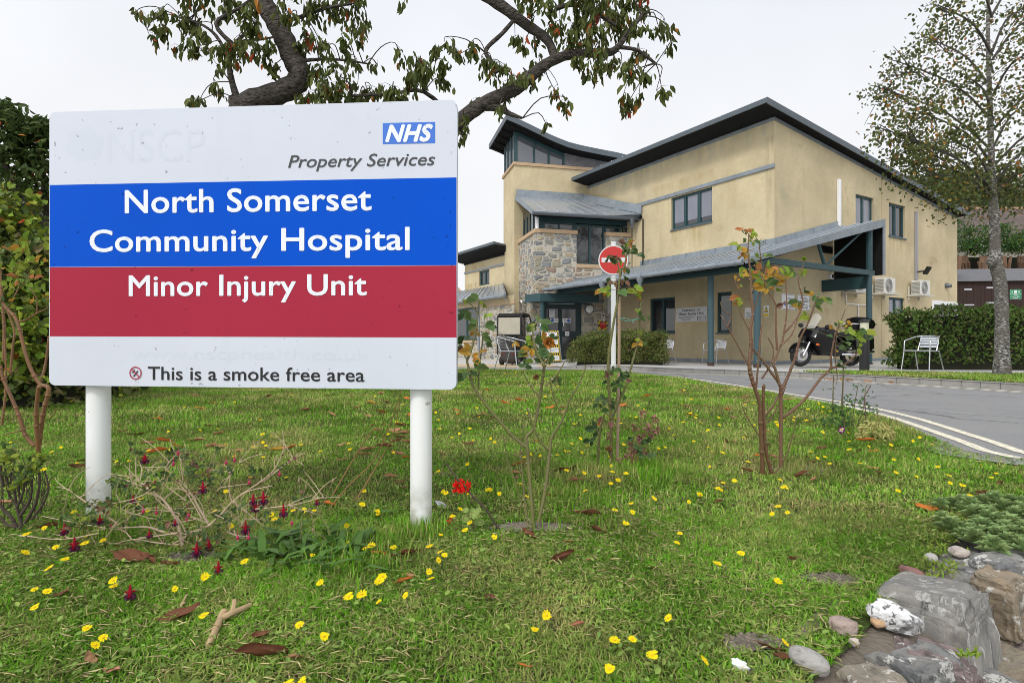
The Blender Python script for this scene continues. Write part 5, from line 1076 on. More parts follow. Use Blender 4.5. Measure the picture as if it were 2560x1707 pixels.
# ---------------------------------------------------------------- hazard striped A board
p = P3((1382, 853), 19.5); az0 = pz(p.x, 19.5); ab = empty('a_board', (p.x, 19.5, az0), 'leaning A board with yellow and black hazard stripes and four white posters', 'A board')
AB = Plane((p.x, 19.5), (.96, .28)); tilt = .26; ht = 1.18; hw2 = .34
def abp(x, h, o=0.): return AB.pt(x, az0+h*.97, -tilt*h+o)
k = MB(); k.solid([abp(-hw2, 0), abp(hw2, 0), abp(hw2, 0, -.025), abp(-hw2, 0, -.025)], [abp(-hw2, ht), abp(hw2, ht), abp(hw2, ht, -.025), abp(-hw2, ht, -.025)]); k.build('board', m_black, ab)
k = MB(); k.solid([abp(-hw2, 0, -2*.30), abp(hw2, 0, -2*.30), abp(hw2, 0, -2*.30-.02), abp(-hw2, 0, -2*.30-.02)], [abp(-hw2, ht, -.03), abp(hw2, ht, -.03), abp(hw2, ht, -.05), abp(-hw2, ht, -.05)]); k.build('rear_board', m_gutter, ab)
k = MB()
for x0 in (-hw2, hw2-.02): k.obox(abp(x0, 0, .0), AB.d3*.02, abp(x0, ht)-abp(x0, 0), AB.n3*.02)
k.build('frame', m_alu, ab)
for i in range(4):
    h0 = .05+i*.285; h1 = h0+.27; k = MB()
    for j in range(8):
        a = -hw2+.03+j*.08
        for hh in (h0, h1-.05): k.poly([abp(a, hh, .003), abp(a+.04, hh, .003), abp(a+.06, hh+.05, .003), abp(a+.02, hh+.05, .003)])
    for j in range(4):
        hh = h0+j*.068
        for a in (-hw2+.025, hw2-.075): k.poly([abp(a, hh, .0035), abp(a+.05, hh+.02, .0035), abp(a+.05, hh+.05, .0035), abp(a, hh+.03, .0035)])
    k.build('hazard_stripes', m_yellow, ab)
    k = MB(); k.poly([abp(-hw2+.08, h0+.055, .005), abp(hw2-.08, h0+.055, .005), abp(hw2-.08, h1-.055, .005), abp(-hw2+.08, h1-.055, .005)]); sh = k.build('poster', m_white, ab)
    for j, tx in enumerate(('Face masks must', 'be worn when', 'entering')): text_obj('lettering', tx, abp(-hw2+.26, h0+.17-j*.042, .007), AB.d3, (abp(0, 1)-abp(0, 0)).normalized(), .30*(1 if j < 2 else .6), .022, m_ink, sh, .01)
    k = MB()
    if i == 1: k.poly([abp(-hw2+.10, h0+.07, .007), abp(-hw2+.23, h0+.07, .007), abp(-hw2+.165, h0+.2, .007)])
    else: k.poly([abp(-hw2+.165+.055*math.cos(t*math.pi/9), h0+.135+.055*math.sin(t*math.pi/9), .007) for t in range(18)])
    k.build('symbol', [m_bluepr, m_yellow, m_bluepr, m_red][i], sh)
# ---------------------------------------------------------------- shed, houses
SH = Plane((19.9, 25.2), (1, -.10)); zg0 = EYE-.8
shed = empty('shed', (23, 26, zg0), 'long dark brown timber shed with a grey felt roof beyond the hedge', 'shed')
ze = SH.hit((2470, 700))[1]; zr_ = SH.hit((2470, 672), -1.2)[1]
m_shed = M('dark_brown_boards', (.040, .020, .015), .75, var=.3, c2=(.028, .014, .011), vs=2, stretch=(12, 12, 1)); m_felt = M('grey_roof_felt', (.155, .155, .165), .9, var=.3, c2=(.12, .12, .125), vs=5, bump=(60, .4, .01))
k = MB(); k.solid([SH.pt(-1.5, zg0, 0), SH.pt(9, zg0, 0), SH.pt(9, zg0, -2.4), SH.pt(-1.5, zg0, -2.4)], [SH.pt(-1.5, ze, 0), SH.pt(9, ze, 0), SH.pt(9, ze, -2.4), SH.pt(-1.5, ze, -2.4)])
for i in range(70): k.obox(SH.pt(-1.5+i*.15, zg0, 0.), SH.d3*.142, SH.n3*.012, (0, 0, ze-zg0))
k.build('wall', m_shed, shed)
k = MB(); k.solid([SH.pt(-1.7, ze-.06, .18), SH.pt(-1.7, zr_, -1.2), SH.pt(-1.7, ze-.06, -2.6)], [SH.pt(9.2, ze-.06, .18), SH.pt(9.2, zr_, -1.2), SH.pt(9.2, ze-.06, -2.6)]); k.build('roof', m_felt, shed)
crs = cv(2360, 480, 5.225)
for (x0, y0), (x1, y1) in (((265, 1272), (365, 1270)), ((555, 1250), (650, 1245)), ((265, 1475), (395, 1460)), ((555, 1447), (660, 1440))):
    k = MB(); a = SH.hit(crs(x0, y0), .02); b = SH.hit(crs(x1, y1), .02); SH.bar(k, a[0], a[1]-.03, b[0], a[1]+.03, .013, .022); k.build('hinge', m_alu, shed)
def gsym(pl, s0, z0, w, h, off, o):
    k = MB(); pl.bar(k, s0+w*.03, z0+h*.53, s0+w*.97, z0+h*.56, off, off+.002); pl.bar(k, s0+w*.38, z0+h*.62, s0+w*.62, z0+h*.86, off, off+.002)
    for x in (.15, .73): pl.bar(k, s0+w*x, z0+h*.68, s0+w*(x+.12), z0+h*.8, off, off+.002)
    k.build('symbol', m_white, o)
notice(SH, crs(857, 1272), crs(1008, 1397), .016, 'green fire assembly point sign on the dark brown shed', 'safety sign', [('Fire', .36, .64, .37, .11), ('assembly', .14, .86, .22, .11), ('point', .32, .68, .07, .11)], 'fire_assembly_sign', m_green, (m_white, .02), ink=m_white, extra=gsym)
def house(name, x0, x1, y, zeave, zridge, dpth, label, mroof, mwall, chim=None, gz=EYE-1):
    o = empty(name, ((x0+x1)/2, y+dpth/2, gz), label, 'house'); k = MB()
    k.box(x0, y, gz, x1, y+dpth, zeave); k.build('wall', mwall, o)
    k = MB(); e = .5; c = 2.2; A, B_2, C_, D = (x0-e, y-e, zeave), (x1+e, y-e, zeave), (x1+e, y+dpth+e, zeave), (x0-e, y+dpth+e, zeave); r0, r1 = (x0+c, y+dpth/2, zridge), (x1-c, y+dpth/2, zridge)
    W2 = x1-x0
    k.poly([A, B_2, r1, r0], [(0, 0), (W2, 0), (W2-c, 4), (c, 4)]); k.poly([C_, D, r0, r1], [(0, 0), (W2, 0), (W2-c, 4), (c, 4)]); k.poly([D, A, r0], [(0, 0), (dpth, 0), (dpth/2, 4)]); k.poly([B_2, C_, r1], [(0, 0), (dpth, 0), (dpth/2, 4)]); k.poly([D, C_, B_2, A], [(0, 0), (1, 0), (1, 1), (0, 1)])
    rf_ = k.build('roof', mroof, o)
    k = MB(); k.tube([A, r0], .11, 6); k.tube([B_2, r1], .11, 6); k.tube([r0, r1], .12, 6); k.build('ridge_tiles', M('ridge_tile', (.36, .22, .15), .85), rf_)
    k = MB(); k.box(x0-e, y-e-.08, zeave-.16, x1+e, y-e-.002, zeave-.0); k.build('fascia', m_white, o)
    if chim: k = MB(); k.box(chim[0], y+dpth*.45, zeave, chim[0]+.8, y+dpth*.6, chim[1]); k.build('chimney', m_brick, rf_)
    hw_ = MB()
    for i in range(2):
        a = x0+(x1-x0)*(.25+.5*i)-.7; f = MB(); f.box(a, y-.06, zeave-1.7, a+1.5, y-.001, zeave-.5); wi = f.build('window', m_white, o); f = MB(); f.box(a+.08, y-.075, zeave-1.62, a+1.42, y-.061, zeave-.58); f.build('pane', m_glass, wi)
    return o
m_hw = M('cream_house_render', (.55, .50, .42), .9)
E1, R1 = EYE+(853.5-615)/FPX*36, EYE+(853.5-522)/FPX*40
house('brown_roof_house', 27.6, 41, 36, E1, R1, 8, 'house with a weathered brown tiled roof above the trees, right of the hospital', m_tile, m_hw)
zz = EYE+(853.5-548)/FPX*44; house('grey_roof_house', 28.5, 36, 52, zz+.5, zz+3.2, 6, 'grey roofed house end just peeping past the hospital gable', M('grey_slate', (.15, .15, .16), .8), m_hw)
house('red_roof_house', -13, -3.9, 40, EYE+(853.5-742)/FPX*40, EYE+(853.5-655)/FPX*44, 8, 'house with a dark red tiled roof left of the hospital', m_tile2, m_hw)
# television aerial on the far roof
p = P3((2412, 540), 43); k = MB(); k.tube([(p.x-.1, 42.9, p.z-2.2), (p.x-.1, 42.9, p.z+.2)], .03, 6); k.tube([(p.x-.8, 42.9, p.z), (p.x+.9, 42.9, p.z+.1)], .025, 6)
for i in range(7): x = p.x-.7+i*.24; k.tube([(x, 42.5, p.z+.02), (x, 43.3, p.z+.02)], .015, 5)
tag(k.build('television_aerial', m_alu, base=(p.x-.1, 42.9, p.z-2.2)), 'small television aerial on the roof beside the hospital gable end', 'aerial')
# ---------------------------------------------------------------- vegetation materials
def grass_mat(name, g, d, trans=.3):
    m, N, L, b, oc = newmat(name, .7, .06, 'Object')
    geo = N.new('ShaderNodeNewGeometry'); rnd = geo.outputs['Random Per Island']
    patch = noise(N, L, oc, .95, 7, .47, .63, .65); p2 = noise(N, L, oc, 5, 5, .48, .72); lush = noise(N, L, oc, 1.7, 6, .38, .62)
    mx = N.new('ShaderNodeMath'); mx.operation = 'MULTIPLY_ADD'; mx.inputs[1].default_value = .55; L.new(patch, mx.inputs[0])
    k = N.new('ShaderNodeMath'); k.operation = 'MULTIPLY'; k.inputs[1].default_value = .45; L.new(p2, k.inputs[0]); L.new(k.outputs[0], mx.inputs[2])
    r3 = N.new('ShaderNodeMath'); r3.operation = 'POWER'; r3.inputs[1].default_value = 2.6; L.new(rnd, r3.inputs[0])
    ad = N.new('ShaderNodeMath'); ad.operation = 'MULTIPLY_ADD'; ad.inputs[1].default_value = .8; ad.use_clamp = True; L.new(r3.outputs[0], ad.inputs[0])
    k2 = N.new('ShaderNodeMath'); k2.operation = 'MULTIPLY'; k2.inputs[1].default_value = .80; L.new(mx.outputs[0], k2.inputs[0]); L.new(k2.outputs[0], ad.inputs[2])
    c = mix_rgb(N, L, ad.outputs[0], g, d)
    h = N.new('ShaderNodeHueSaturation'); q = N.new('ShaderNodeMath'); q.operation = 'FRACT'; q1 = N.new('ShaderNodeMath'); q1.operation = 'MULTIPLY'; q1.inputs[1].default_value = 17.7
    L.new(rnd, q1.inputs[0]); L.new(q1.outputs[0], q.inputs[0]); r = N.new('ShaderNodeMapRange'); r.inputs[3].default_value = .62; r.inputs[4].default_value = 1.4; L.new(q.outputs[0], r.inputs[0]); lm_ = N.new('ShaderNodeMapRange'); lm_.inputs[3].default_value = .68; lm_.inputs[4].default_value = 1.22; L.new(lush, lm_.inputs[0]); vv_ = N.new('ShaderNodeMath'); vv_.operation = 'MULTIPLY'; L.new(r.outputs[0], vv_.inputs[0]); L.new(lm_.outputs[0], vv_.inputs[1]); L.new(vv_.outputs[0], h.inputs['Value']); L.new(c, h.inputs['Color'])
    L.new(h.outputs[0], b.inputs['Base Color'])
    t = N.new('ShaderNodeBsdfTranslucent'); L.new(h.outputs[0], t.inputs[0]); ms = N.new('ShaderNodeMixShader'); ms.inputs[0].default_value = trans
    L.new(b.outputs[0], ms.inputs[1]); L.new(t.outputs[0], ms.inputs[2]); L.new(ms.outputs[0], N['Material Output'].inputs[0]); return m
m_grass = grass_mat('grass_blades', (.135, .385, .014), (.50, .41, .18)); m_weed = M('weed_leaves', (.19, .29, .07), .6, spec=.2, island=.5, hue=.03, trans=.25)
m_bark = M('grey_bark', (.13, .115, .10), .95, spec=.1, var=.2, c2=(.035, .03, .026), vs=11, bump=(16, 1.0, .08), stretch=(1, 1, 1.6))
m_cherry = M('cherry_leaf', (.098, .125, .034), .45, spec=.35, island=.45, hue=.03, trans=.3)
m_cherry2 = M('autumn_leaf', (.42, .16, .035), .5, spec=.3, island=.4, hue=.04, trans=.35)
m_dkleaf = M('dark_tree_leaf', (.068, .108, .030), .4, spec=.4, island=.5, hue=.03, trans=.25)
m_lime = M('lime_leaf', (.20, .30, .04), .5, island=.4, hue=.05, trans=.35)
m_ivy = M('hedge_leaf', (.115, .158, .045), .38, spec=.45, island=.5, hue=.03, trans=.2)
m_hedge = M('clipped_hedge_leaf', (.095, .18, .038), .4, spec=.4, island=.5, hue=.03, trans=.2)
m_box = M('box_leaf', (.115, .145, .035), .5, spec=.35, island=.5, hue=.03, trans=.2); m_boxd = M('dry_hedge_twig', (.17, .14, .06), .8, island=.4)
m_birchl = M('birch_leaf', (.105, .135, .045), .5, spec=.3, island=.45, hue=.05, trans=.3); m_birchy = M('yellow_birch_leaf', (.38, .24, .05), .5, island=.4, hue=.05, trans=.3)
m_core = M('inner_twigs', (.022, .024, .012), .95)
m_conif = M('conifer_spray', (.055, .125, .035), .6, island=.5, hue=.02, trans=.15); m_wood = M('wooded_hill_leaf', (.085, .11, .045), .7, island=.5, hue=.03)
# ---------------------------------------------------------------- grass
SOILS = []      # (x, y, rx, ry): bare earth round the planted things
def lawn_points(n, ylo, yhi, poly=None):
    out = []
    poly = poly or LAWN
    while sum(map(len, out)) < n:
        Y = np.sqrt(rng.uniform(ylo*ylo, yhi*yhi, n)); X = (rng.uniform(-1.12, 1.12, n))*Y*.92
        P = np.stack([X, Y], 1); P = P[inside(P, poly)]
        for (x, y, rx, ry) in SOILS:
            d = ((P[:, 0]-x)/rx)**2+((P[:, 1]-y)/ry)**2; P = P[d > rng.uniform(.4, 1.15, len(P))]
        if len(P) == 0: continue
        out.append(P)
    return np.concatenate(out)[:n]
def blades(P, Z, h, w, lean):
    n = len(P); a = rng.uniform(0, 2*math.pi, n); hd = np.stack([np.cos(a), np.sin(a), np.zeros(n)], 1); sd = np.stack([-np.sin(a), np.cos(a), np.zeros(n)], 1)
    h = (h*rng.uniform(.5, 1.35, n))[:, None]; w = (w*rng.uniform(.6, 1.3, n))[:, None]; le = (lean*rng.uniform(.2, 1.3, n))[:, None]
    b = np.concatenate([P, Z[:, None]-.004], 1); up = np.array([0, 0, 1.])
    m_ = b+up*h*.6+hd*h*le*.35; t = b+up*h*(1-.25*le)+hd*h*le
    V = np.stack([b-sd*w/2, b+sd*w/2, m_+sd*w*.4, m_-sd*w*.4, t], 1).reshape(-1, 3); i = (np.arange(n)*5)[:, None]
    return V, i+np.array([0, 1, 2, 3]), i+np.array([3, 2, 4])
for q in ((1335, 1318), (2000, 1175), (480, 1395), (2360, 1370), (2300, 1450), (1880, 1610), (2180, 1560), (2080, 1450), (2330, 1560), (2450, 1450), (2200, 1640), (2080, 1690)):
    p = on_lawn(q); s = p.y/2.2; SOILS.append((p.x, p.y, (.20 if q[0] == 1335 else .13)*min(s, 1.3), .07*s))
Vs, Q, Tt = [], [], []; off = 0
for n, y0, y1, h, w, ln in ((120000, 1.0, 2.4, .022, .0032, 1.5), (130000, 2.3, 4.5, .028, .0045, 1.2), (110000, 4.4, 8, .032, .0070, .85), (95000, 7.8, 13.4, .034, .013, .8)):
    P = lawn_points(n, y0, y1); hh = np.full(n, h)
    hh *= 1+.5*np.clip(np.sin(P[:, 0]*3.1+1)*np.sin(P[:, 1]*2.3), 0, 1)
    v, q, t = blades(P, lawn_z(P[:, 0], P[:, 1]), hh, w, ln); Vs.append(v); Q.append(q+off); Tt.append(t+off); off += len(v)
P = lawn_points(14000, 8, 18, [tuple(p) for p in VERGE]); v, q, t = blades(P, pave_z(P[:, 0], P[:, 1])+.01, np.full(len(P), .05), .015, .8); Vs.append(v); Q.append(q+off); Tt.append(t+off); off += len(v)
def tuft(px, n, r, h, w=.004, ln=.5):
    global off
    p = on_lawn(px); P = np.array([[p.x, p.y]])+rng.normal(size=(n, 2))*r; v, q, t = blades(P, lawn_z(P[:, 0], P[:, 1]), np.full(n, h), w, ln); Vs.append(v); Q.append(q+off); Tt.append(t+off); off += len(v)
for a in (((1560, 1185), 1500, .16, .065), ((1650, 1180), 900, .13, .06), ((1420, 1240), 700, .12, .045), ((1062, 1335), 260, .05, .07), ((1035, 1335), 200, .05, .06), ((255, 1335), 400, .06, .09), ((1800, 1130), 700, .15, .06), ((1500, 1280), 900, .18, .05), ((2000, 1180), 500, .08, .05), ((900, 1400), 500, .12, .06)): tuft(*a)
tag(np_mesh('grass', np.concatenate(Vs), [np.concatenate(Q), np.concatenate(Tt)], m_grass), 'short patchy lawn grass with dry straw coloured patches', 'grass', kind='stuff')
Pp, D_, U_, L_ = [], [], [], []
for n, y0, y1, s in ((17000, 1.0, 2.6, .015), (11000, 2.5, 5, .019), (3500, 5, 9, .026)):
    P = lawn_points(n, y0, y1); k = .5+.5*np.sin(P[:, 0]*4.3+1.7)*np.sin(P[:, 1]*3.7+.4); P = P[k > rng.uniform(0, .8, len(P))]; n = len(P); z = lawn_z(P[:, 0], P[:, 1])+rng.uniform(.002, .022, n)
    Pp.append(np.concatenate([P, z[:, None]], 1)); a = rng.uniform(0, 2*math.pi, n); D_.append(np.stack([np.cos(a), np.sin(a), rng.uniform(-.1, .6, n)], 1)); U_.append(rdir(n, 2.5)); L_.append(rng.uniform(.6, 1.6, n)*s)
Pp, D_, U_, L_ = map(np.concatenate, (Pp, D_, U_, L_)); V, F = leaf_arrays(Pp, D_, U_, L_, L_*rng.uniform(.3, .65, len(L_)))
tag(np_mesh('lawn_weeds', V, [F], m_weed), 'small broad leaved weeds scattered through the lawn', 'weeds', kind='stuff')
n = 15000; P = np.concatenate([lawn_points(9000, 1.0, 2.6), lawn_points(6000, 2.5, 5.5)]); k = np.sin(P[:, 0]*3.3+.6)*np.sin(P[:, 1]*3.1+1); P = P[k > rng.uniform(-.9, .7, n)]; n = len(P); a = rng.uniform(0, 2*math.pi, n)
V, F = leaf_arrays(np.concatenate([P, (lawn_z(P[:, 0], P[:, 1])+rng.uniform(.006, .024, n))[:, None]], 1), np.stack([np.cos(a), np.sin(a), rng.uniform(-.2, .3, n)], 1), rdir(n, 2), rng.uniform(.015, .05, n), rng.uniform(.0014, .003, n))
tag(np_mesh('dry_straw', V, [F], M('dry_straw_blade', (.52, .43, .22), .8, island=.3)), 'dead straw coloured grass blades lying on the lawn', 'straw', kind='stuff')
# bare earth patches with crumbs
V_, F_c = [], []
mb = MB()
for (x, y, rx, ry) in SOILS:
    n = 24
    if not inside([(x+.1, y-.06)], LAWN)[0]: continue
    mb.poly([(x+rx*.8*math.cos(2*math.pi*i/n)*(1+.25*math.sin(3*i+x*9)), y+ry*.8*math.sin(2*math.pi*i/n)*(1+.22*math.sin(5*i+y*7)), lz(x, y)+.005) for i in range(n)])
    for i in range(150):
        a, r_ = random.uniform(0, 6.28), math.sqrt(random.random()); px_, py_ = x+rx*r_*math.cos(a), y+ry*r_*math.sin(a)
        if inside([(px_+.05, py_-.04)], LAWN)[0]: mb.ball((px_, py_, lz(x, y)+.006), random.uniform(.002, .008)*max(1, y/2.3), 5, 1, 1, .6)
tag(mb.build('bare_soil', M('crumbly_soil', (.11, .088, .062), .95, var=.35, c2=(.22, .19, .15), vs=30, island=.3)), 'crumbly bare soil patches with chips round the rose stems', 'soil', kind='stuff')
# ---------------------------------------------------------------- yellow flowers
c3 = cv(0, 1100, 2.583); c6b = cv(1200, 1200, 2.94); c4 = cv(900, 900, 2.614); cW = cv(1700, 800, 2.735); cS = cv(1960, 1200, 3.093)
fl_pts = [c3(*q) for q in ((70, 10), (395, 40), (525, 15), (335, 80), (290, 190), (330, 300), (480, 460), (300, 555), (160, 620), (570, 620), (550, 660), (675, 630), (370, 690), (145, 735), (405, 755), (325, 835), (745, 890), (740, 930), (230, 970), (310, 955), (265, 1055), (1145, 940), (1330, 850), (555, 1200), (675, 1265), (600, 1320), (1330, 1100), (1565, 780), (1490, 555), (1400, 450), (1950, 1185), (2085, 1285), (1870, 1560), (1985, 1540), (2075, 890), (2005, 735), (2245, 655), (2235, 540), (2270, 1000), (1765, 475), (1785, 500), (1895, 455), (2030, 455), (1975, 440), (905, 385), (905, 410), (940, 435), (490, 150), (760, 135), (840, 125), (960, 65), (1235, 180), (1460, 325), (1615, 230), (1855, 235), (1705, 100), (1515, 90), (1640, 40), (1725, 25), (1455, 20))]
fl_pts += [c6b(*q) for q in ((65, 65), (155, 105), (805, 90), (970, 15), (1265, 115), (1120, 180), (985, 210), (1110, 220), (1045, 315), (1525, 155), (1610, 88), (1780, 15), (1760, 60), (2225, 45), (2200, 200), (2140, 260), (2285, 242), (1480, 390), (1437, 458), (1935, 540), (1713, 583), (110, 400), (465, 973), (387, 1097), (985, 1157), (1145, 1147), (1265, 1255), (1390, 1030), (1607, 1285), (950, 1365), (2170, 738), (2205, 1187))]
fl_pts += [c4(*q) for q in ((520, 710), (550, 845), (580, 870), (720, 870), (845, 845), (655, 965), (605, 1030), (680, 1100), (735, 1060), (510, 1145), (465, 1205), (570, 1255), (540, 1265), (490, 1305), (440, 1357), (475, 1430), (25, 855), (20, 945), (95, 965), (110, 995), (75, 1195), (55, 1225), (225, 1220), (155, 1390), (135, 1443), (315, 1522), (20, 1545), (150, 1560), (1045, 800), (1100, 895), (1080, 625), (1115, 605), (705, 685), (785, 375), (720, 440), (660, 475), (595, 495), (850, 512), (875, 540), (735, 520), (520, 450), (495, 340), (530, 325), (1170, 628), (1320, 595), (1365, 600), (1290, 620), (1215, 535), (1330, 722), (1450, 600), (1465, 745), (1563, 763), (1645, 800), (1695, 775), (1630, 737), (1645, 685), (1650, 630), (1495, 560), (1380, 540), (1430, 512), (1740, 722), (1945, 573), (2000, 557), (2050, 485), (1725, 550), (1755, 515), (2020, 437), (1855, 320), (1800, 370))]
fl_pts += [cW(*q) for q in ((20, 570), (110, 650), (145, 700), (90, 825), (200, 755), (260, 712), (185, 875), (225, 895), (295, 912), (430, 795), (200, 995), (370, 1085), (290, 1108), (270, 1150), (130, 1178), (440, 975), (505, 718), (770, 680), (680, 1090), (700, 1135), (870, 935), (895, 895), (940, 940), (990, 932), (1030, 975), (1230, 972), (1325, 1000), (1175, 882), (1280, 868), (975, 757), (990, 797), (850, 765), (1140, 765), (1155, 832), (1435, 855), (1470, 1032), (1615, 1060), (1480, 1168), (1615, 945), (1445, 960), (1590, 825), (1655, 800), (1720, 852), (1770, 997), (1840, 1055), (1915, 1110), (1855, 1115), (1985, 1195), (2125, 1075), (2165, 1040), (2045, 993), (880, 605), (945, 565), (980, 585), (975, 622), (1025, 620))]
rr = random.Random(3)
while len(fl_pts) < 297:
    q = (rr.uniform(1150, 2050), 930+135*rr.random()**1.3)
    if rr.random() < .3: q = (rr.uniform(120, 1130), rr.uniform(985, 1130))
    p = on_lawn(q)
    if inside([(p.x, p.y)], LAWN)[0] and not (p.y > 12.6): fl_pts.append(q)
m_petal = M('yellow_petal', (.86, .68, .012), .5, spec=.2, island=.12, trans=.25); m_eye = M('flower_centre', (.75, .48, .01), .7); m_stem = M('thin_green_stem', (.10, .14, .04), .6)
def flower_mesh(i, stem, tilt):
    k = MB(); ax = Vector((.45*math.sin(i*2.1)*tilt, -.5*tilt, 1)).normalized(); u = ax.orthogonal().normalized(); w = ax.cross(u); h = Vector((0, 0, stem)); r = .0142*(1+.18*math.sin(i*3.3)); n = 11+i % 3
    k.mi = 0
    for j in range(n):
        t = 2*math.pi*j/n+.2*math.sin(j*7+i); d = u*math.cos(t)+w*math.sin(t); s = w*math.cos(t)-u*math.sin(t); rj = r*(1+.15*math.sin(j*5+i)); b = h+d*.002
        k.poly([b-s*.0012, h+d*rj*.8-s*.0028+ax*.002, h+d*rj+ax*.0015, h+d*rj*.8+s*.0028+ax*.002, b+s*.0012])
    k.mi = 1; k.ball(h+ax*.002, .0042, 8, 1, 1, .6); k.mi = 2; k.tube([(0, 0, -.005), h*.5+Vector((.004, 0, 0)), h], .0011, 5); k.ball(h-ax*.003, .004, 6, 1, 1, 1.1)
    return k
heights = (.03, .045, .06, .04, .05, .035); protos = []
for i, hgt in enumerate(heights): protos.append(flower_mesh(i, hgt, (.5, .8, .3, 1.0, .6, .2)[i]).build('yellow_flower', [m_petal, m_eye, m_stem]))
fl_used = [False]*6
def put_flower(px, label, group, i):
    h = heights[i]; p = on_lawn(px, lambda x, y: lz(x, y)+h)
    o = protos[i] if not fl_used[i] else protos[i].copy()
    if fl_used[i]: COL.objects.link(o)
    fl_used[i] = True; s = rr.uniform(.72, 1.05)*(1.0+.06*max(0, p.y-2.6)); o.scale = (s, s, rr.uniform(.8, 1.15)); o.location = (p.x, p.y, lz(p.x, p.y)); o.rotation_euler = (rr.uniform(-.1, .3), rr.uniform(-.28, .28), rr.uniform(-.9, .9))
    return tag(o, label, 'flower', group)
for j, px in enumerate(fl_pts): put_flower(px, 'small yellow daisy like flower open on the lawn', 'yellow flowers dotted over the lawn', j % 6)
p = on_lawn(c4(435, 1115)); hd = P3(c4(368, 928), p.y)
k = MB(); k.tube([p, (p+hd)/2+Vector((-.01, 0, 0)), hd], .0012, 5); st_ = tag(k.build('yellow_flower', m_stem, base=p), 'yellow flower on a long thin stem in front of the right sign post', 'flower')
k = MB()
for j in range(12): t = 2*math.pi*j/12; k.leaf(hd, (math.cos(t), math.sin(t)*.9, .12), (0, 0, 1), .015, .006)
k.build('flower_head', m_petal, st_)
# ---------------------------------------------------------------- fallen leaves
def curled(i, L=.11, W=.05):
    k = MB(); nu, nv = 8, 6; cu = (2.6, 1.2, 4.2, .7, 3.2)[i]; be = (.3, .9, .15, .5, .6)[i]; b = 0
    for a in range(nu+1):
        t = a/nu; hw = W*.5*math.sin(math.pi*min(1, t*.92+.06))**.8+.0008
        for c in range(nv+1):
            s = (c/nv-.5)*2; ang = s*cu*.5; rad = hw/max(cu*.5, .3); y = rad*math.sin(ang); z = rad*(1-math.cos(ang))+be*L*.5*(t-.5)**2+.004*math.sin(t*9+s*4+i); k.v.append((L*(t-.5), y, z+.006))
    for a in range(nu):
        for c in range(nv): q = a*(nv+1)+c; k.f.append((q, q+1, q+nv+2, q+nv+1)); k.m.append(0); k.uv.append(None)
    k.tube([(-L*.5, 0, .008+be*L*.125), (-L*.68, .006, .016)], .0013, 5); return k
def lm(n, c, c2): return M(n, c, .6, spec=.25, var=.3, c2=c2, vs=35, trans=.1)
leafm = {'brown': lm('brown_dead_leaf', (.20, .085, .045), (.10, .04, .025)), 'orange': lm('orange_fallen_leaf', (.62, .19, .045), (.40, .13, .03)), 'tan': lm('tan_dead_leaf', (.42, .25, .13), (.30, .16, .08)), 'yellow': lm('yellow_fallen_leaf', (.62, .40, .06), (.5, .22, .04)), 'pink': lm('pinkish_dead_leaf', (.50, .22, .15), (.38, .17, .10))}
lp_ = {}
for key in leafm: lp_[key] = [curled(i).build('fallen_leaf', leafm[key], smooth=True, sharp=80) for i in range(5)]
used_l = set()
def put_leaf(px, col, label, group, size=1., ang=None, i=None, lift=.012):
    i = rr.randrange(5) if i is None else i
    o = lp_[col][i]
    if (col, i) in used_l: o = o.copy(); COL.objects.link(o)
    used_l.add((col, i)); p = on_lawn(px); o.location = p+Vector((0, 0, lift)); o.rotation_euler = (rr.uniform(-.5, .5), rr.uniform(-.3, .3), rr.uniform(-.7, .7)+rr.choice((0, math.pi)) if ang is None else ang); o.scale = (size,)*3
    return tag(o, label, 'leaf', group)
def fan(label, group, lst):
    for px, col, s in lst: put_leaf(px, col, label[col] if isinstance(label, dict) else label, group, s)
lab = {'brown': 'dry curled brown leaf lying in the grass', 'orange': 'small orange fallen leaf lying in the grass', 'tan': 'dry tan fallen leaf lying in the grass', 'yellow': 'yellow fallen leaf lying in the grass', 'pink': 'dry pinkish fallen leaf lying in the grass'}
LV = [(c3(*q[:2]), q[2], q[3]) for q in ((500, 190, 'brown', .8), (1230, 365, 'pink', .7), (720, 1525, 'pink', .45), (1665, 1300, 'brown', .5), (400, 1020, 'brown', .5), (1430, 55, 'tan', .7), (2200, 45, 'tan', .7), (2125, 435, 'orange', .7), (1705, 30, 'pink', .5), (580, 1450, 'tan', .5), (540, 145, 'brown', .6), (320, 580, 'brown', .7), (15, 430, 'pink', .7), (750, 190, 'tan', .5), (950, 800, 'brown', .8), (1090, 830, 'brown', .6), (1900, 1440, 'tan', .4))]
LV += [(c6b(*q[:2]), q[2], q[3]) for q in ((695, 25, 'pink', .7), (850, 390, 'brown', .75), (510, 140, 'brown', .6), (710, 1095, 'pink', .4), (1260, 680, 'brown', .4), (2300, 610, 'brown', .5), (2145, 1280, 'brown', .6), (2230, 1345, 'brown', .5), (650, 480, 'tan', .4), (815, 612, 'pink', .3), (75, 890, 'brown', .35), (330, 1410, 'orange', .3), (1750, 180, 'brown', .5))]
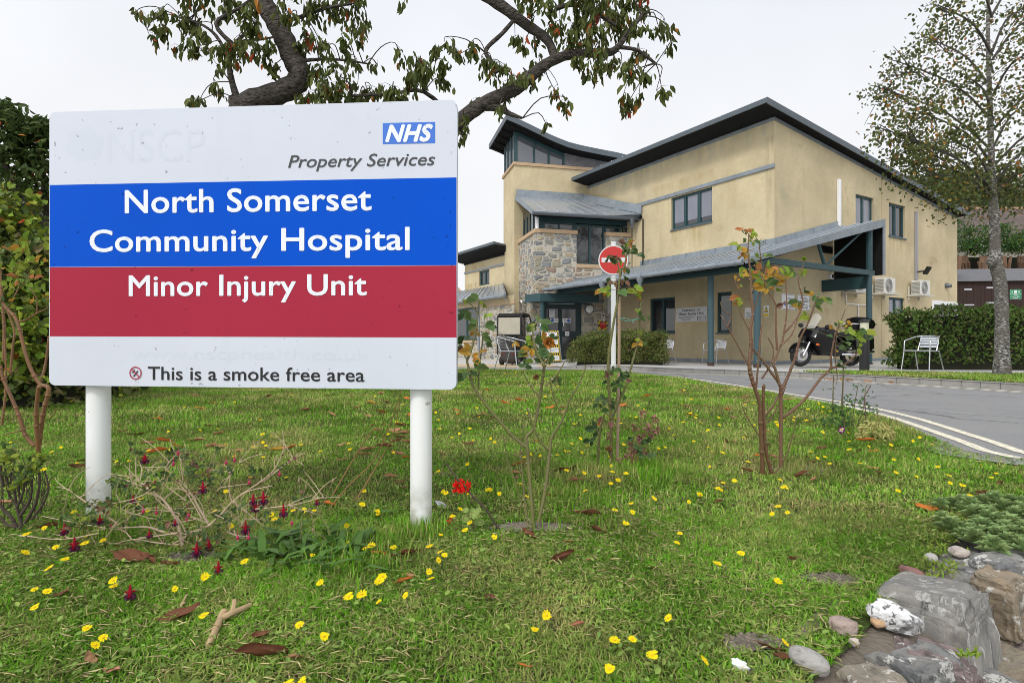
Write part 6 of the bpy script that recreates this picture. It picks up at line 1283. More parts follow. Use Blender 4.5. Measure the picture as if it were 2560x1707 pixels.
LV += [(c4(*q[:2]), q[2], q[3]) for q in ((245, 630, 'pink', .9), (300, 650, 'orange', .5), (120, 470, 'tan', .8), (265, 430, 'orange', .7), (80, 440, 'tan', .7), (630, 340, 'orange', .8), (645, 365, 'orange', .6), (950, 295, 'orange', 1.2), (1050, 275, 'orange', 1.2), (1245, 320, 'orange', 1.), (1330, 320, 'pink', .8), (1030, 630, 'pink', .8), (1165, 550, 'orange', .7), (1025, 755, 'pink', .6), (1050, 690, 'orange', .6), (710, 560, 'brown', .8), (880, 390, 'brown', .8), (1400, 805, 'pink', .8), (1660, 400, 'yellow', .9), (1715, 305, 'orange', .9), (200, 780, 'tan', .8), (260, 820, 'tan', .5), (290, 850, 'brown', .5), (120, 1290, 'orange', .5), (290, 1470, 'orange', .5), (320, 1435, 'tan', .4), (70, 290, 'yellow', 1.1), (310, 260, 'orange', .9), (1505, 1330, 'pink', .3), (260, 520, 'brown', .7), (320, 545, 'pink', .7), (300, 480, 'pink', .5), (530, 625, 'tan', .5), (1010, 700, 'orange', .4))]
LV += [(cW(*q[:2]), q[2], q[3]) for q in ((45, 600, 'tan', .8), (70, 660, 'orange', .8), (370, 680, 'pink', .7), (320, 620, 'orange', .8), (740, 555, 'tan', .9), (590, 775, 'tan', .6), (320, 850, 'brown', .7), (370, 840, 'pink', .5), (640, 950, 'pink', .6), (600, 870, 'brown', .6), (410, 930, 'tan', .5), (530, 940, 'orange', .5), (460, 1045, 'brown', .6), (885, 710, 'brown', .6), (970, 895, 'brown', .9), (1330, 910, 'orange', .6), (1450, 900, 'orange', .5), (1220, 915, 'brown', .7), (1320, 1030, 'pink', .6), (1360, 1060, 'brown', .6), (900, 990, 'brown', .5), (2190, 1135, 'brown', .6), (2080, 1205, 'brown', .7), (820, 1080, 'brown', .8), (910, 1115, 'tan', .6))]
for i in range(46):
    q = (rr.uniform(150, 1130), 985+rr.random()**1.2*170); LV.append((q, rr.choice(('orange', 'tan', 'tan', 'brown', 'pink', 'yellow')), rr.uniform(.7, 1.15)))
for i in range(16): LV.append(((rr.uniform(1150, 1900), rr.uniform(945, 1050)), rr.choice(('orange', 'tan', 'pink')), rr.uniform(.7, 1.1)))
for px, col, s in LV: put_leaf(px, col, lab[col], col+' leaves fallen on the lawn', s)
put_leaf(c3(1170, 1165), 'brown', 'large red brown leaf in the foreground left of the forked stick', None, .95, .35, 1)
put_leaf(c3(1690, 1420), 'brown', 'tightly rolled brown leaf in the foreground right of the forked stick', None, 1.1, .45, 2)
put_leaf(c6b(600, 600), 'brown', 'thin rolled brown leaf in the grass below the middle rose', None, .95, .45, 2)
put_leaf(c6b(360, 430), 'brown', 'rolled rust coloured leaf on the soil under the middle rose', None, .75, -.9, 4)
put_leaf(c6b(805, 280), 'brown', 'big dark red brown leaf right of the middle rose soil patch', None, 1.1, .1, 0)
put_leaf(c4(300, 1300), 'brown', 'dark brown crumpled leaf in the grass right of the plantain clump', None, .95, .15, 0)
put_leaf(c4(1345, 738), 'brown', 'large brown leaf with a yellow flower over it, near the second rose', None, 1.2, .2, 3)
put_leaf(c3(860, 790), 'brown', 'wide brown leaf under the fuchsia branches', None, 1.2, -.1, 1)
put_leaf(c3(1060, 20), 'orange', 'curled pale orange leaf between the sign posts', None, 1.0, .6, 2)
put_leaf(c3(1150, 55), 'orange', 'bright orange leaf with raised edge behind the fuchsia', None, .95, -.15, 3)
put_leaf(cS(1105, 240), 'orange', 'bright orange red oval leaf lying alone at the right of the lawn', None, .75, -.6, 3)
put_leaf(cS(1555, 130), 'brown', 'dark brown folded leaf near the saxifrage patch', None, .75, -.1, 0)
put_leaf(cW(1275, 840), 'orange', 'long orange leaf below the cream variegated plant', None, 1.0, -.3, 4)
for key in lp_:
    for i, o in enumerate(lp_[key]):
        if (key, i) not in used_l: bpy.data.objects.remove(o)
# leaf litter in the gutter beside the far kerb
for i in range(22):
    col = rr.choice(('orange', 'yellow', 'tan')); k = rr.randrange(5)
    if (col, k) not in used_l: continue
    o = lp_[col][k].copy(); COL.objects.link(o); t = rr.uniform(30, 34); j = int(t); q = KS[j]+(KS[j+1]-KS[j])*(t-j); nn = Vector((-1, -.55)); q = q+nn*abs(rr.gauss(.05, .1))
    o.location = (q.x, q.y, T0+.012); o.rotation_euler = (rr.uniform(-.4, .4), rr.uniform(-.4, .4), rr.uniform(0, 6)); o.scale = (.75,)*3; tag(o, 'dry '+{'orange': 'orange', 'yellow': 'yellow', 'tan': 'tan'}[col]+' leaf blown against the far kerb', 'leaf', col+' leaves along the far kerb')
# ---------------------------------------------------------------- trees, hedges
def rot_near(limbs, c):
    best = None
    for L_ in limbs:
        for p in L_:
            d = (p-c).length
            if best is None or d < best[0]: best = (d, p)
    return best[1]
def tree_root(name, base, label, group=None, cat='tree'): return empty(name, base, label, cat, group)
CZ = 8.6
cherry = tree_root('cherry_tree', (-2.5, 9.4, lz(-2.5, 9.4)), 'old cherry tree with drooping leaves spreading behind the hospital sign')
def L3(pts, Z, dz=0.): return smooth_path([P3(p, Z+dz*i) for i, p in enumerate(pts)], 4)
trunk = MB(); limbs = []
def limb(pts, r0, r1, Z=CZ, dz=0., n=10):
    q = L3(pts, Z, dz); m_ = len(q); rs = [(r0+(r1-r0)*i/(m_-1))/FPX*Z*(1+.06*math.sin(i*2.3+r0)) for i in range(m_)]; trunk.tube(q, rs, n); limbs.append(q); return q
trunk.tube(smooth_path([Vector((-2.5, 9.4, lz(-2.5, 9.4)-.2)), Vector((-2.52, 9.4, .8)), Vector((-2.6, 9.2, 1.9)), P3((850, 470), 9.0), P3((800, 380), 8.8)], 4), [.36, .22], 14)
limb([(860, 480), (760, 380), (640, 330), (600, 290), (622, 258), (690, 236), (737, 212), (750, 185), (733, 150), (712, 100), (685, 50), (655, 0), (620, -60)], 32, 23)
limb([(640, 290), (600, 262), (592, 245)], 26, 20)
limb([(596, 258), (580, 205), (573, 160), (585, 115), (612, 85)], 9, 4); limb([(575, 150), (540, 90), (500, 60), (460, 50)], 5, 2)
limb([(585, 115), (540, 60), (600, 20), (640, -10)], 6, 3); limb([(612, 85), (640, 100), (700, 90)], 4, 2)
limb([(860, 470), (980, 420), (1090, 370), (1148, 305), (1205, 262), (1290, 222), (1340, 180), (1385, 150), (1440, 135), (1520, 132), (1545, 118), (1572, 80), (1605, 40)], 24, 4.5)
limb([(1388, 150), (1368, 100), (1315, 62), (1260, 20), (1200, -20)], 10, 15); limb([(1300, 30), (1285, 50), (1255, 85), (1215, 125), (1228, 155), (1242, 182)], 5, 6)
limb([(1390, 22), (1430, 12), (1470, 22), (1510, 45), (1540, 65)], 6, 4); limb([(1545, 118), (1590, 125), (1620, 145), (1640, 160)], 5, 3); limb([(1210, 265), (1250, 272), (1275, 285), (1306, 296)], 12, 3)
limb([(1148, 300), (1155, 330), (1160, 350)], 5, 2); limb([(720, 160), (780, 150), (850, 150), (920, 160)], 5, 2); limb([(1148, 310), (1060, 230), (980, 235), (880, 240)], 6, 3); limb([(700, 60), (760, 40), (820, 20), (880, 10)], 5, 3)
trunk.build('trunk', m_bark, cherry, smooth=True, sharp=70)
cl = [(345, 30, 22, 1.), (400, 25, 26, 1), (440, 40, 34, 1), (500, 30, 42, 1), (560, 20, 45, 1), (610, 20, 40, 1), (410, 78, 26, 1), (455, 85, 34, 1), (500, 85, 28, 1), (395, 105, 12, 1), (435, 112, 14, 1), (465, 112, 28, 1), (560, 130, 34, 1), (600, 110, 42, 1), (640, 80, 45, 1), (600, 145, 32, 1), (660, 140, 35, 1), (680, 165, 20, 1), (545, 158, 18, 1), (478, 245, 15, 1), (505, 255, 18, 1), (560, 228, 26, 1), (720, 30, 34, 1), (770, 90, 30, 1), (800, 30, 42, .9), (850, 40, 42, .9), (890, 30, 34, .9), (905, 62, 24, .8), (760, 130, 34, 1), (800, 110, 28, 1), (830, 150, 26, .9), (870, 120, 34, .9), (900, 95, 26, .9), (925, 150, 22, .5), (890, 165, 22, .7), (800, 185, 34, 1), (850, 190, 28, 1), (880, 200, 26, 1), (790, 230, 45, 1.2), (840, 240, 40, 1.2), (890, 240, 44, 1.2), (935, 240, 38, 1.2), (975, 240, 40, 1.2), (1005, 150, 17, 1), (1025, 175, 26, 1), (1050, 135, 26, 1), (1060, 190, 36, 1), (1080, 130, 26, 1), (1100, 170, 28, 1), (1110, 200, 28, 1), (1120, 115, 17, .8), (1040, 225, 30, 1), (1150, 128, 24, 1),
 (1180, 135, 26, 1), (1205, 165, 28, 1), (1240, 195, 36, 1.1), (1270, 205, 30, 1), (1290, 100, 22, 1), (1312, 110, 20, 1), (1340, 112, 20, 1), (1350, 152, 20, 1), (1322, 170, 26, 1), (1300, 182, 26, 1), (1200, 240, 26, .9), (1340, 30, 26, .9), (1380, 22, 36, 1), (1400, 62, 36, 1), (1440, 62, 44, 1.1), (1480, 50, 44, 1.1), (1520, 40, 44, 1.1), (1560, 20, 42, 1.1), (1600, 10, 40, 1), (1420, 102, 36, 1), (1455, 102, 36, 1), (1500, 100, 40, 1.1), (1540, 80, 40, 1.1), (1580, 70, 32, 1), (1450, 165, 25, 1), (1490, 155, 34, 1.1), (1480, 190, 24, 1), (1530, 160, 22, .9), (1560, 172, 20, .9), (1600, 130, 28, 1), (1582, 190, 28, 1), (1612, 190, 24, 1), (1560, 250, 20, 1.2), (1568, 272, 15, 1.2), (1600, 240, 15, 1), (1640, 62, 20, .9), (1652, 82, 16, .9), (1672, 80, 14, 1), (1660, 40, 14, .8), (1665, 132, 11, 1), (1655, 218, 15, 1), (1672, 226, 10, 1), (1390, 225, 17, 1), (1402, 252, 14, 1), (1415, 272, 8, 1), (1368, 305, 6, .8), (1272, 245, 18, .9), (1252, 280, 12, .9), (1330, 215, 10, .8), (1155, 355, 10, .8), (1168, 330, 12, 1), (1160, 310, 10, .8), (1010, 5, 8, 1), (1500, 10, 45, 1), (700, -20, 60, 1), (500, -30, 60, 1), (850, -30, 60, 1), (1450, -25, 60, 1), (1300, -40, 50, .7)]
tw_ = MB(); Pp, Dd, Uu, Ll = [], [], [], []
for (x, y, r, den) in cl:
    Z = CZ+random.uniform(-.55, .55); c = P3((x, y), Z); rm = r/FPX*Z; q = rot_near(limbs, c)
    top = c+Vector((random.uniform(-.3, .3)*rm, random.uniform(-.4, .4), rm*.55))
    tw_.tube(smooth_path([q, (q+top)/2+Vector((random.uniform(-.1, .1), random.uniform(-.1, .1), .12)), top, c-Vector((0, 0, rm*.4))], 3), [.010, .003], 4)
    subs = [(top, c-Vector((0, 0, rm*.5)))]
    for k in range(max(1, int(r/10))):
        a = random.uniform(0, 6.28); e = c+Vector((math.cos(a)*rm, math.sin(a)*rm*.9, random.uniform(-.8, .6)*rm)); tw_.tube([top, (top+e)/2+Vector((0, 0, .04)), e], [.004, .0022, .0016], 4); subs.append((top, e))
    n = int(den*(7+(r/13.5)**2*5.2))
    for k in range(n):
        a, b = random.choice(subs); t = random.uniform(.15, 1.05); p = a+(b-a)*t+Vector((random.gauss(0, .03), random.gauss(0, .03), random.gauss(0, .03)))
        Pp.append(p); Dd.append((random.gauss(0, .38), random.gauss(0, .38), -1)); Uu.append((random.gauss(0, 1), random.gauss(0, 1)-.3, .5)); Ll.append(random.uniform(.085, .19))
tw_.build('twigs', m_bark, cherry)
V, F = leaf_arrays(Pp, Dd, Uu, Ll, np.array(Ll)*rng.uniform(.28, .5, len(Ll)), .3); mi = np.where(rng.random(len(Pp)) < .05, 1, 0); np_mesh('foliage', V, [F], [m_cherry, m_cherry2], cherry, midx=np.concatenate([mi, mi]))
# ---- generic crown of leaf clumps
def crown(name, parent, blobs, per, size, mats, wts, droop=.0, aspect=.55, spread=.32, shell=.55):
    P, D, U, L = [], [], [], []
    for (c, rx, ry, rz, n) in blobs:
        d = rdir(n); r = rng.uniform(shell, 1.0, (n, 1))**.7; cc = np.array(c)+d*r*np.array([rx, ry, rz])
        for k in range(n):
            m_ = max(3, int(per*rng.uniform(.5, 1.5))); s = spread*min(rx, rz)*rng.uniform(.4, 1.)
            q = cc[k]+rng.normal(size=(m_, 3))*s*np.array([1, 1, .7]); P.append(q); dd = rdir(m_, -droop); D.append(dd); U.append(rdir(m_, 1.2)); L.append(rng.uniform(.7, 1.3, m_)*size)
    P, D, U, L = map(np.concatenate, (P, D, U, L)); V, F = leaf_arrays(P, D, U, L, L*aspect)
    mi = rng.choice(len(mats), len(P), p=wts); return np_mesh(name, V, [F], mats, parent, midx=np.concatenate([mi, mi]))
# birch on the verge
BY = 11.2; bb = P3((2504, 931), BY); birch = tree_root('birch_tree', (bb.x, BY, EYE-.60), 'silver birch with speckled white trunk on the verge at the right')
def mat_birch():
    m, N, L, b, oc = newmat('birch_bark', .85, .2, 'Object')
    a = noise(N, L, mapping(N, L, oc, (1, 1, 2.2)), 19, 7, .47, .56); c = mix_rgb(N, L, a, (.06, .056, .048), (.40, .39, .36)); c = mix_rgb(N, L, noise(N, L, oc, 3, 6, .42, .62), c, (.13, .12, .10)); L.new(c, b.inputs['Base Color'])
    bumpto(N, L, b, a, .6, .02); return m
k = MB(); pts = [(2505, 940), (2505, 840), (2503, 743), (2497, 690), (2488, 655), (2487, 612), (2486, 557), (2482, 480), (2478, 400), (2476, 300), (2472, 180), (2470, 60), (2474, -80), (2476, -200)]
q = [P3(p, BY) for p in pts]; q[0].z = EYE-.65; rs = [19, 14.5, 14, 13.8, 14, 11.5, 11, 9, 7, 6, 5, 4, 2.5, 1.5]; k.tube(smooth_path(q, 3), [float(np.interp(i/3, range(14), rs))/FPX*BY*(1+.05*math.sin(i*2.7)) for i in range(40)], 14)
k.ball(P3((2480, 655), BY-.06), .1, 10, 1.2, .8, 1); k.build('trunk', mat_birch(), birch, smooth=True, sharp=70)
k = MB(); blobs = []; bl_pts = [(2260, 160), (2215, 225), (2230, 330), (2260, 400), (2330, 440), (2300, 280), (2330, 100), (2360, 20), (2380, 350), (2420, 450), (2430, 200), (2440, 80), (2480, 500), (2530, 480), (2560, 380), (2590, 250), (2600, 120), (2620, 420), (2680, 320), (2700, 180), (2560, 20), (2640, 20), (2420, -60), (2520, -90), (2600, -80), (2740, 260), (2400, 500), (2350, 395), (2290, 355)]
for x, y in bl_pts:
    Z = BY+random.uniform(-1.3, 1.3); c = P3((x, y), Z); sy = min(500, y+90+abs(x-2480)*.25); s = P3((float(np.interp(sy, [-200, 557], [2476, 2486])), sy), BY)
    k.tube(smooth_path([s, s+(c-s)*.4+Vector((0, 0, .25)), c, c+(c-s)*.18-Vector((0, 0, .12))], 3), [.026, .005], 5)
    for j in range(5): e = c+Vector((random.uniform(-.6, .6), random.uniform(-.6, .6), random.uniform(-.55, .25))); k.tube([c+(s-c)*random.uniform(0, .4), (c+e)/2+Vector((0, 0, .06)), e], [.010, .004], 4)
    rr_ = random.uniform(.42, .62); blobs.append((c, rr_, rr_, rr_*.85, 25))
k.build('branches', M('dark_birch_twig', (.06, .052, .045), .9), birch)
for c in ((2262, 300), (2310, 420), (2380, 470), (2450, 430), (2520, 430), (2400, 250), (2450, 330), (2520, 250), (2550, 130), (2340, 200)): blobs.append((P3(c, BY+random.uniform(-.8, .8)), .6, .7, .5, 30))
crown('foliage', birch, blobs, 11, .070, [m_birchl, m_birchy], [.93, .07], droop=.7, aspect=.72, spread=.42, shell=.1)
# dark tree and lime shrub at the left
p = P3((20, 853), 10.5); dt = tree_root('dark_green_tree', (p.x, 10.5, EYE-.7), 'dark green leafy tree at the left edge behind the hospital sign')
k = MB(); q = [Vector((p.x, 10.5, EYE-.8)), P3((60, 700), 10.5), P3((120, 560), 10.5), P3((60, 500), 10.4), P3((-10, 380), 10.3)]; k.tube(smooth_path(q, 4), [.26, .07], 10); k.tube(smooth_path([P3((140, 600), 10.5), P3((100, 540), 10.4), P3((40, 490), 10.3), P3((-20, 470), 10.2)], 4), [.12, .04], 8); k.tube([P3((60, 700), 10.5), P3((120, 560), 10.5), P3((105, 400), 10.5)], [.15, .03], 8)
k.build('trunk', m_bark, dt, smooth=True)
crown('foliage', dt, [(P3((20, 330), 10.3), .75, .8, .55, 46), (P3((80, 360), 10.5), .5, .7, .4, 30), (P3((70, 480), 10.5), .7, .8, .65, 60), (P3((-60, 420), 10.4), 1., 1., 1.1, 60), (P3((95, 620), 10.6), .6, .8, .6, 40), (P3((170, 470), 10.6), .6, .8, .9, 40), (P3((0, 275), 10.3), .3, .4, .2, 14), (P3((110, 330), 10.4), .25, .4, .15, 10), (P3((30, 640), 10.8), 1.1, .9, .9, 50)], 13, .165, [m_dkleaf, m_cherry2], [.985, .015], droop=.6, aspect=.42, spread=.38, shell=.2)
ls = tree_root('lime_green_shrub', P3((20, 1000), 6.3), 'lime green shrub with maple like leaves rising over the dark hedge at the left', cat='shrub')
k = MB(); k.tube([P3((20, 1000), 6.3), P3((30, 700), 6.3), P3((50, 560), 6.2)], [.05, .015], 7); k.tube([P3((0, 900), 6.3), P3((-10, 700), 6.3), P3((20, 500), 6.2)], [.04, .012], 7); k.build('stems', m_bark, ls)
crown('foliage', ls, [(P3((15, 520), 6.2), .26, .4, .28, 34), (P3((60, 590), 6.2), .26, .35, .3, 40), (P3((10, 640), 6.2), .35, .4, .35, 44), (P3((85, 660), 6.1), .14, .3, .2, 22), (P3((-60, 580), 6.2), .4, .4, .5, 34), (P3((40, 740), 5.5), .25, .2, .3, 30), (P3((70, 830), 5.4), .16, .2, .25, 18), (P3((10, 880), 5.3), .25, .2, .3, 26)], 7, .085, [m_lime, m_ivy, m_cherry2], [.70, .27, .03], droop=.5, aspect=.9, spread=.35, shell=.3)
def hedge(name, label, a, b, depth, h0, h1, z0, size, n, mats, wts, bump=.05, asp=.6, rough=1., ends=True, rnd=0.):
    """clipped hedge: front line a->b (seen from the camera side), leaves over a dark twiggy core"""
    a, b = Vector((*a, 0)), Vector((*b, 0)); d = (b-a); L = d.length; d.normalize(); nf = Vector((d.y, -d.x, 0)); nf = nf if nf.y < 0 else -nf
    o = tree_root(name, ((a.x+b.x)/2, (a.y+b.y)/2, z0), label, cat='hedge'); k = MB(); e = .10
    def pt(s, y, z): return a+d*s-nf*y+Vector((0, 0, z0+z))
    k.solid([pt(e, e, -.1), pt(L-e, e, -.1), pt(L-e, depth-e, -.1), pt(e, depth-e, -.1)], [pt(e+rnd, e, h0-e), pt(L-e, e, h1-e), pt(L-e, depth-e, h1-e), pt(e+rnd, depth-e, h0-e)])
    k.build('inner_branches', m_core, o)
    P, D, U = [], [], []
    def add(m_, fs, fy, fz, nn):
        s, y, z = fs, fy, fz; w = bump*(np.sin(s*5.1+z*6.3)+np.sin(s*11.7-z*4.9+y*3)+rng.normal(size=m_)*.9*rough); p = np.array(a)[None]+s[:, None]*np.array(d)-y[:, None]*np.array(nf)+np.array([0, 0, 1.])*(z0+z)[:, None]+w[:, None]*np.array(nn)
        P.append(p); D.append(nrm(rng.normal(size=(m_, 3))*.8+np.array(nn)*.35+np.array([0, 0, .25]))); U.append(nrm(np.array(nn)[None]+rng.normal(size=(m_, 3))*.5))
    hh = lambda s: h0+(h1-h0)*s/L-rnd*np.clip(1-s/.6, 0, 1)
    n1, n2, n3 = int(n*.55), int(n*.3), int(n*.15)
    s = rng.uniform(0, L, n1); add(n1, s, np.zeros(n1), rng.uniform(.06, 1, n1)**.85*hh(s), nf)
    s = rng.uniform(0, L, n2); add(n2, s, rng.uniform(0, depth, n2), hh(s), Vector((0, 0, 1)))
    if ends:
        for s_, nn in ((0, -d), (L, d)): m_ = n3//2; add(m_, np.full(m_, s_), rng.uniform(0, depth, m_), rng.uniform(0.02, 1, m_)*hh(np.full(m_, s_)), nn)
    P, D, U = map(np.concatenate, (P, D, U)); Ls = rng.uniform(.65, 1.35, len(P))*size; V, F = leaf_arrays(P, D, U, Ls, Ls*asp); mi = rng.choice(len(mats), len(P), p=wts); np_mesh('foliage', V, [F], mats, o, midx=np.concatenate([mi, mi])); return o
hedge('tall_hedge', 'tall clipped dark green hedge behind the birch trunk', (9.85, 13.9), (21, 12.3), .75, 1.36, 1.72, EYE-.66, .085, 15000, [m_hedge, m_ivy, m_boxd], [.62, .35, .03], .055, .62)
hedge('box_hedge', 'low clipped box hedge on the pavement in front of the dark window', (1.72, 15.7), (4.30, 15.45), 1.1, .80, .86, pz(3, 15.6), .05, 11000, [m_box, m_hedge, m_boxd], [.62, .2, .18], .05, .5, 1.2, rnd=.18)
hedge('dark_hedge', 'tall dark ivy like hedge filling the left edge beside the sign', (-9.0, 5.4), (-4.80, 5.7), 1.6, 1.75, 1.65, EYE-.70, .095, 17000, [m_ivy, m_dkleaf, m_boxd, m_lime], [.46, .22, .12, .20], .07, .75, 1.3)
# conifers with lopped trunks behind the shed
for i, px in enumerate((2388, 2420, 2452, 2484, 2516, 2550, 2590)):
    Y = 28.5+.5*(i % 2); b = P3((px, 790), Y); o = tree_root('conifer', b, 'tall conifer lopped bare below its green top, behind the shed', 'row of lopped conifers behind the shed'); k = MB()
    for j in range(4):
        x = px+random.uniform(-11, 11); k.tube([P3((x, 800), Y), P3((x+random.uniform(-5, 5), 690), Y), P3((x+random.uniform(-14, 14), 640), Y-.2)], [.14, .10, .06], 7)
        k.tube([P3((x, 690), Y), P3((x+random.uniform(-12, 12), 655), Y-.3)], [.07, .04], 6)
    k.build('trunk', M('lopped_conifer_bark', (.27, .16, .10), .85, var=.3, c2=(.16, .10, .065), vs=3), o)
    crown('crown', o, [(P3((px, 612), Y), .75, .9, .50, 34), (P3((px+random.uniform(-12, 12), 585-random.uniform(-8, 22)), Y+.2), .6, .8, .45, 18)], 16, .15, [m_conif, m_lime], [.93, .07], droop=.3, aspect=.35, spread=.42, shell=.1)
k = MB(); k.box(22.6, 29.8, EYE-1, 34, 30.2, EYE+(853.5-645)/FPX*30); tag(k.build('dark_fence', m_core, base=(28, 30, EYE-1)), 'dark close boarded fence behind the lopped conifers', 'fence')
# wooded hill
def hillz(X, Y): return EYE-1+ np.clip((X-30)/45, 0, 1)**1.1*np.clip((Y-62)/40, 0, 1)*27
sheet('hill', [(25, 60), (190, 60), (190, 180), (25, 180)], 6, hillz, M('hill_scrub', (.06, .075, .03), .95))
X = rng.uniform(38, 130, 900); Y = rng.uniform(70, 120, 900); Zh = hillz(X, Y); P, D, U = [], [], []
n = 34; c = np.stack([X, Y, Zh], 1)[:, None, :]; hgt = rng.uniform(3, 6.5, (900, 1)); d = rdir(900*n).reshape(900, n, 3); P = c+d*rng.uniform(.5, 1, (900, n, 1))*np.stack([hgt*.5, hgt*.5, hgt*.6], 2)+np.stack([0*hgt, 0*hgt, hgt*.6], 2)
P = P.reshape(-1, 3); V, F = leaf_arrays(P, rdir(len(P)), rdir(len(P), 1), rng.uniform(.5, 1.1, len(P)), rng.uniform(.35, .8, len(P))); tag(np_mesh('woodland', V, [F], m_wood), 'distant woodland covering the hillside', 'woodland', kind='stuff')
for x, y, Z, w in ((2330, 470, 62, 2.6), (2520, 560, 46, 2.4)):
    c = P3((x, y), Z); o = tree_root('dark_pine', (c.x, Z, EYE-.5), 'dark tree showing past the gable under the birch leaves' if x < 2400 else 'dark green tree beside the far brown roof, half behind the birch', cat='tree'); k = MB(); k.tube([(c.x, Z, EYE-1), (c.x, Z, c.z)], [.3, .1], 8); k.build('trunk', m_bark, o)
    crown('crown', o, [(c, w, w, w*.9, 60), (c-Vector((0, 0, w)), w*1.3, w, w, 60)], 14, .42, [m_dkleaf], [1.], spread=.3, aspect=.5, shell=.3)
# ---------------------------------------------------------------- roses and garden plants
m_rleaf = M('rose_leaf', (.10, .17, .05), .4, spec=.4, island=.3, hue=.03, trans=.25, var=.28, c2=(.075, .13, .045), vs=40); m_rlime = M('young_rose_leaf', (.24, .34, .05), .45, island=.3, hue=.04, trans=.35); m_ryel = M('yellowing_rose_leaf', (.46, .38, .06), .5, island=.25, trans=.3, var=.26, c2=(.40, .12, .03), vs=42)
m_rora = M('orange_rose_leaf', (.44, .24, .09), .5, island=.25, trans=.3, var=.3, c2=(.45, .12, .05), vs=40); m_rdark = M('dark_rose_leaf', (.065, .11, .042), .4, spec=.4, island=.35, trans=.15); m_rbrown = M('withered_rose_leaf', (.22, .11, .065), .7, island=.35, var=.3, c2=(.10, .05, .03), vs=35)
LM = {'g': m_rleaf, 'l': m_rlime, 'y': m_ryel, 'o': m_rora, 'd': m_rdark, 'b': m_rbrown}
m_sgreen = M('green_cane', (.16, .17, .045), .5, var=.3, c2=(.11, .09, .04), vs=12); m_sred = M('red_brown_cane', (.17, .062, .04), .5, var=.3, c2=(.13, .10, .045), vs=9); m_sorange = M('orange_brown_cane', (.27, .13, .05), .5, var=.3, c2=(.15, .08, .04), vs=9); m_thorn = M('pale_thorn', (.55, .42, .36), .6)
def shrub(name, label, Y, base, stems, leaves, mstem, cat='rose bush', thorn=True, spread=.10, bloom=(), ls=1.2):
    """stems: (points in photo pixels, r0, r1 px); every stem gets its own depth, joined at the base"""
    b = on_lawn(base); Y = b.y; o = tree_root(name, b-Vector((0, 0, .01)), label, cat=cat); k = MB(); th = MB(); ends = []
    for i, (pts, r0, r1) in enumerate(stems):
        ph = random.uniform(0, 6.28); dep = lambda py: Y+spread*math.sin(ph+i)*min(1, max(0, (b.z and (base[1]-py)/250)))
        q = smooth_path([P3(p, dep(p[1])) for p in pts], 3); rs = [(r0+(r1-r0)*j/(len(q)-1))/FPX*Y for j in range(len(q))]
        k.tube(q, rs, 7); ends += q
        for j in range(len(q)-1):       # nodes
            if random.random() < .25: k.ball(q[j], rs[j]*1.35, 6)
        if thorn and r0 > 2:
            acc = 0
            for j in range(len(q)-1):
                L = (q[j+1]-q[j]).length; m_ = int(L/.016+random.random())
                for t in range(m_):
                    if random.random() < .55: continue
                    p = q[j]+(q[j+1]-q[j])*random.random(); a = random.uniform(0, 6.28); dd = Vector((math.cos(a), math.sin(a)*.7, .1)).normalized(); th.tube([p+dd*rs[j]*.8, p+dd*(rs[j]+.0055)], [.0024, .0004], 4)
    k.build('stems', mstem, o, smooth=True, sharp=60)
    if th.v: th.build('thorns', m_thorn, o)
    by = {}
    pet = MB()
    for (x, y, s, kd) in leaves:
        Yl = Y+random.uniform(-spread, spread)*.8; c = P3((x, y), Yl); L = s*ls/FPX*Yl; kd = random.choice('yylo') if kd == 'o' and s < 22 else kd; near = min(ends, key=lambda e: (e-c).length)
        a = (c-near); a = a.normalized() if a.length > .004 else Vector((random.uniform(-1, 1), -.3, .2)); d = (a+Vector((random.uniform(-.4, .4), random.uniform(-.6, .1), random.uniform(-.5, .15)))).normalized()
        mbk = by.setdefault(kd, MB()); p0 = c-d*L*.5; pet.tube([near, (near+p0)/2+Vector((0, 0, .004)), p0], [.0016, .0013, .0010], 4)
        mbk.leaf(p0, d, (random.uniform(-.5, .5), -1, random.uniform(.1, 1)), L, L*.72, random.uniform(.05, .3))
        w = d.cross(Vector((0, -1, .3))).normalized()
        for sg_ in (1, -1):
            if random.random() < .42: mbk.leaf(p0-a*L*.15, (d*.35+w*sg_+Vector((0, 0, random.uniform(-.4, .1)))).normalized(), (random.uniform(-.4, .4), -1, .4), L*random.uniform(.6, .9), L*.5, .2)
    if pet.v: pet.build('leaf_stalks', M('leaf_stalk', (.16, .15, .05), .6), o)
    for kd, mbk in by.items(): mbk.build({'g': 'green_leaves', 'l': 'lime_leaves', 'y': 'yellow_leaves', 'o': 'orange_leaves', 'd': 'dark_leaves', 'b': 'withered_leaves'}[kd], LM[kd], o)
    for (x, y, r, mat, nm) in bloom:
        c = P3((x, y), Y-.02); rm = r/FPX*Y; f = MB()
        for j in range(26): d = rdir(1)[0]; d[2] += .1; f.leaf(c+Vector(d)*rm*.1, d, rdir(1)[0], rm*random.uniform(.7, 1.1), rm*.75, .5)
        f.build(nm, mat, o)
    return o
def S(f, pts, r0, r1): return ([f(*q) for q in pts], r0, r1)
m_bloom = M('withered_orange_petal', (.66, .30, .06), .6, island=.35, var=.28, c2=(.30, .10, .02), vs=45, trans=.3); m_bbrown = M('withered_brown_petal', (.22, .12, .04), .7, island=.4); m_bpink = M('withered_pink_petal', (.42, .17, .15), .7, island=.4)
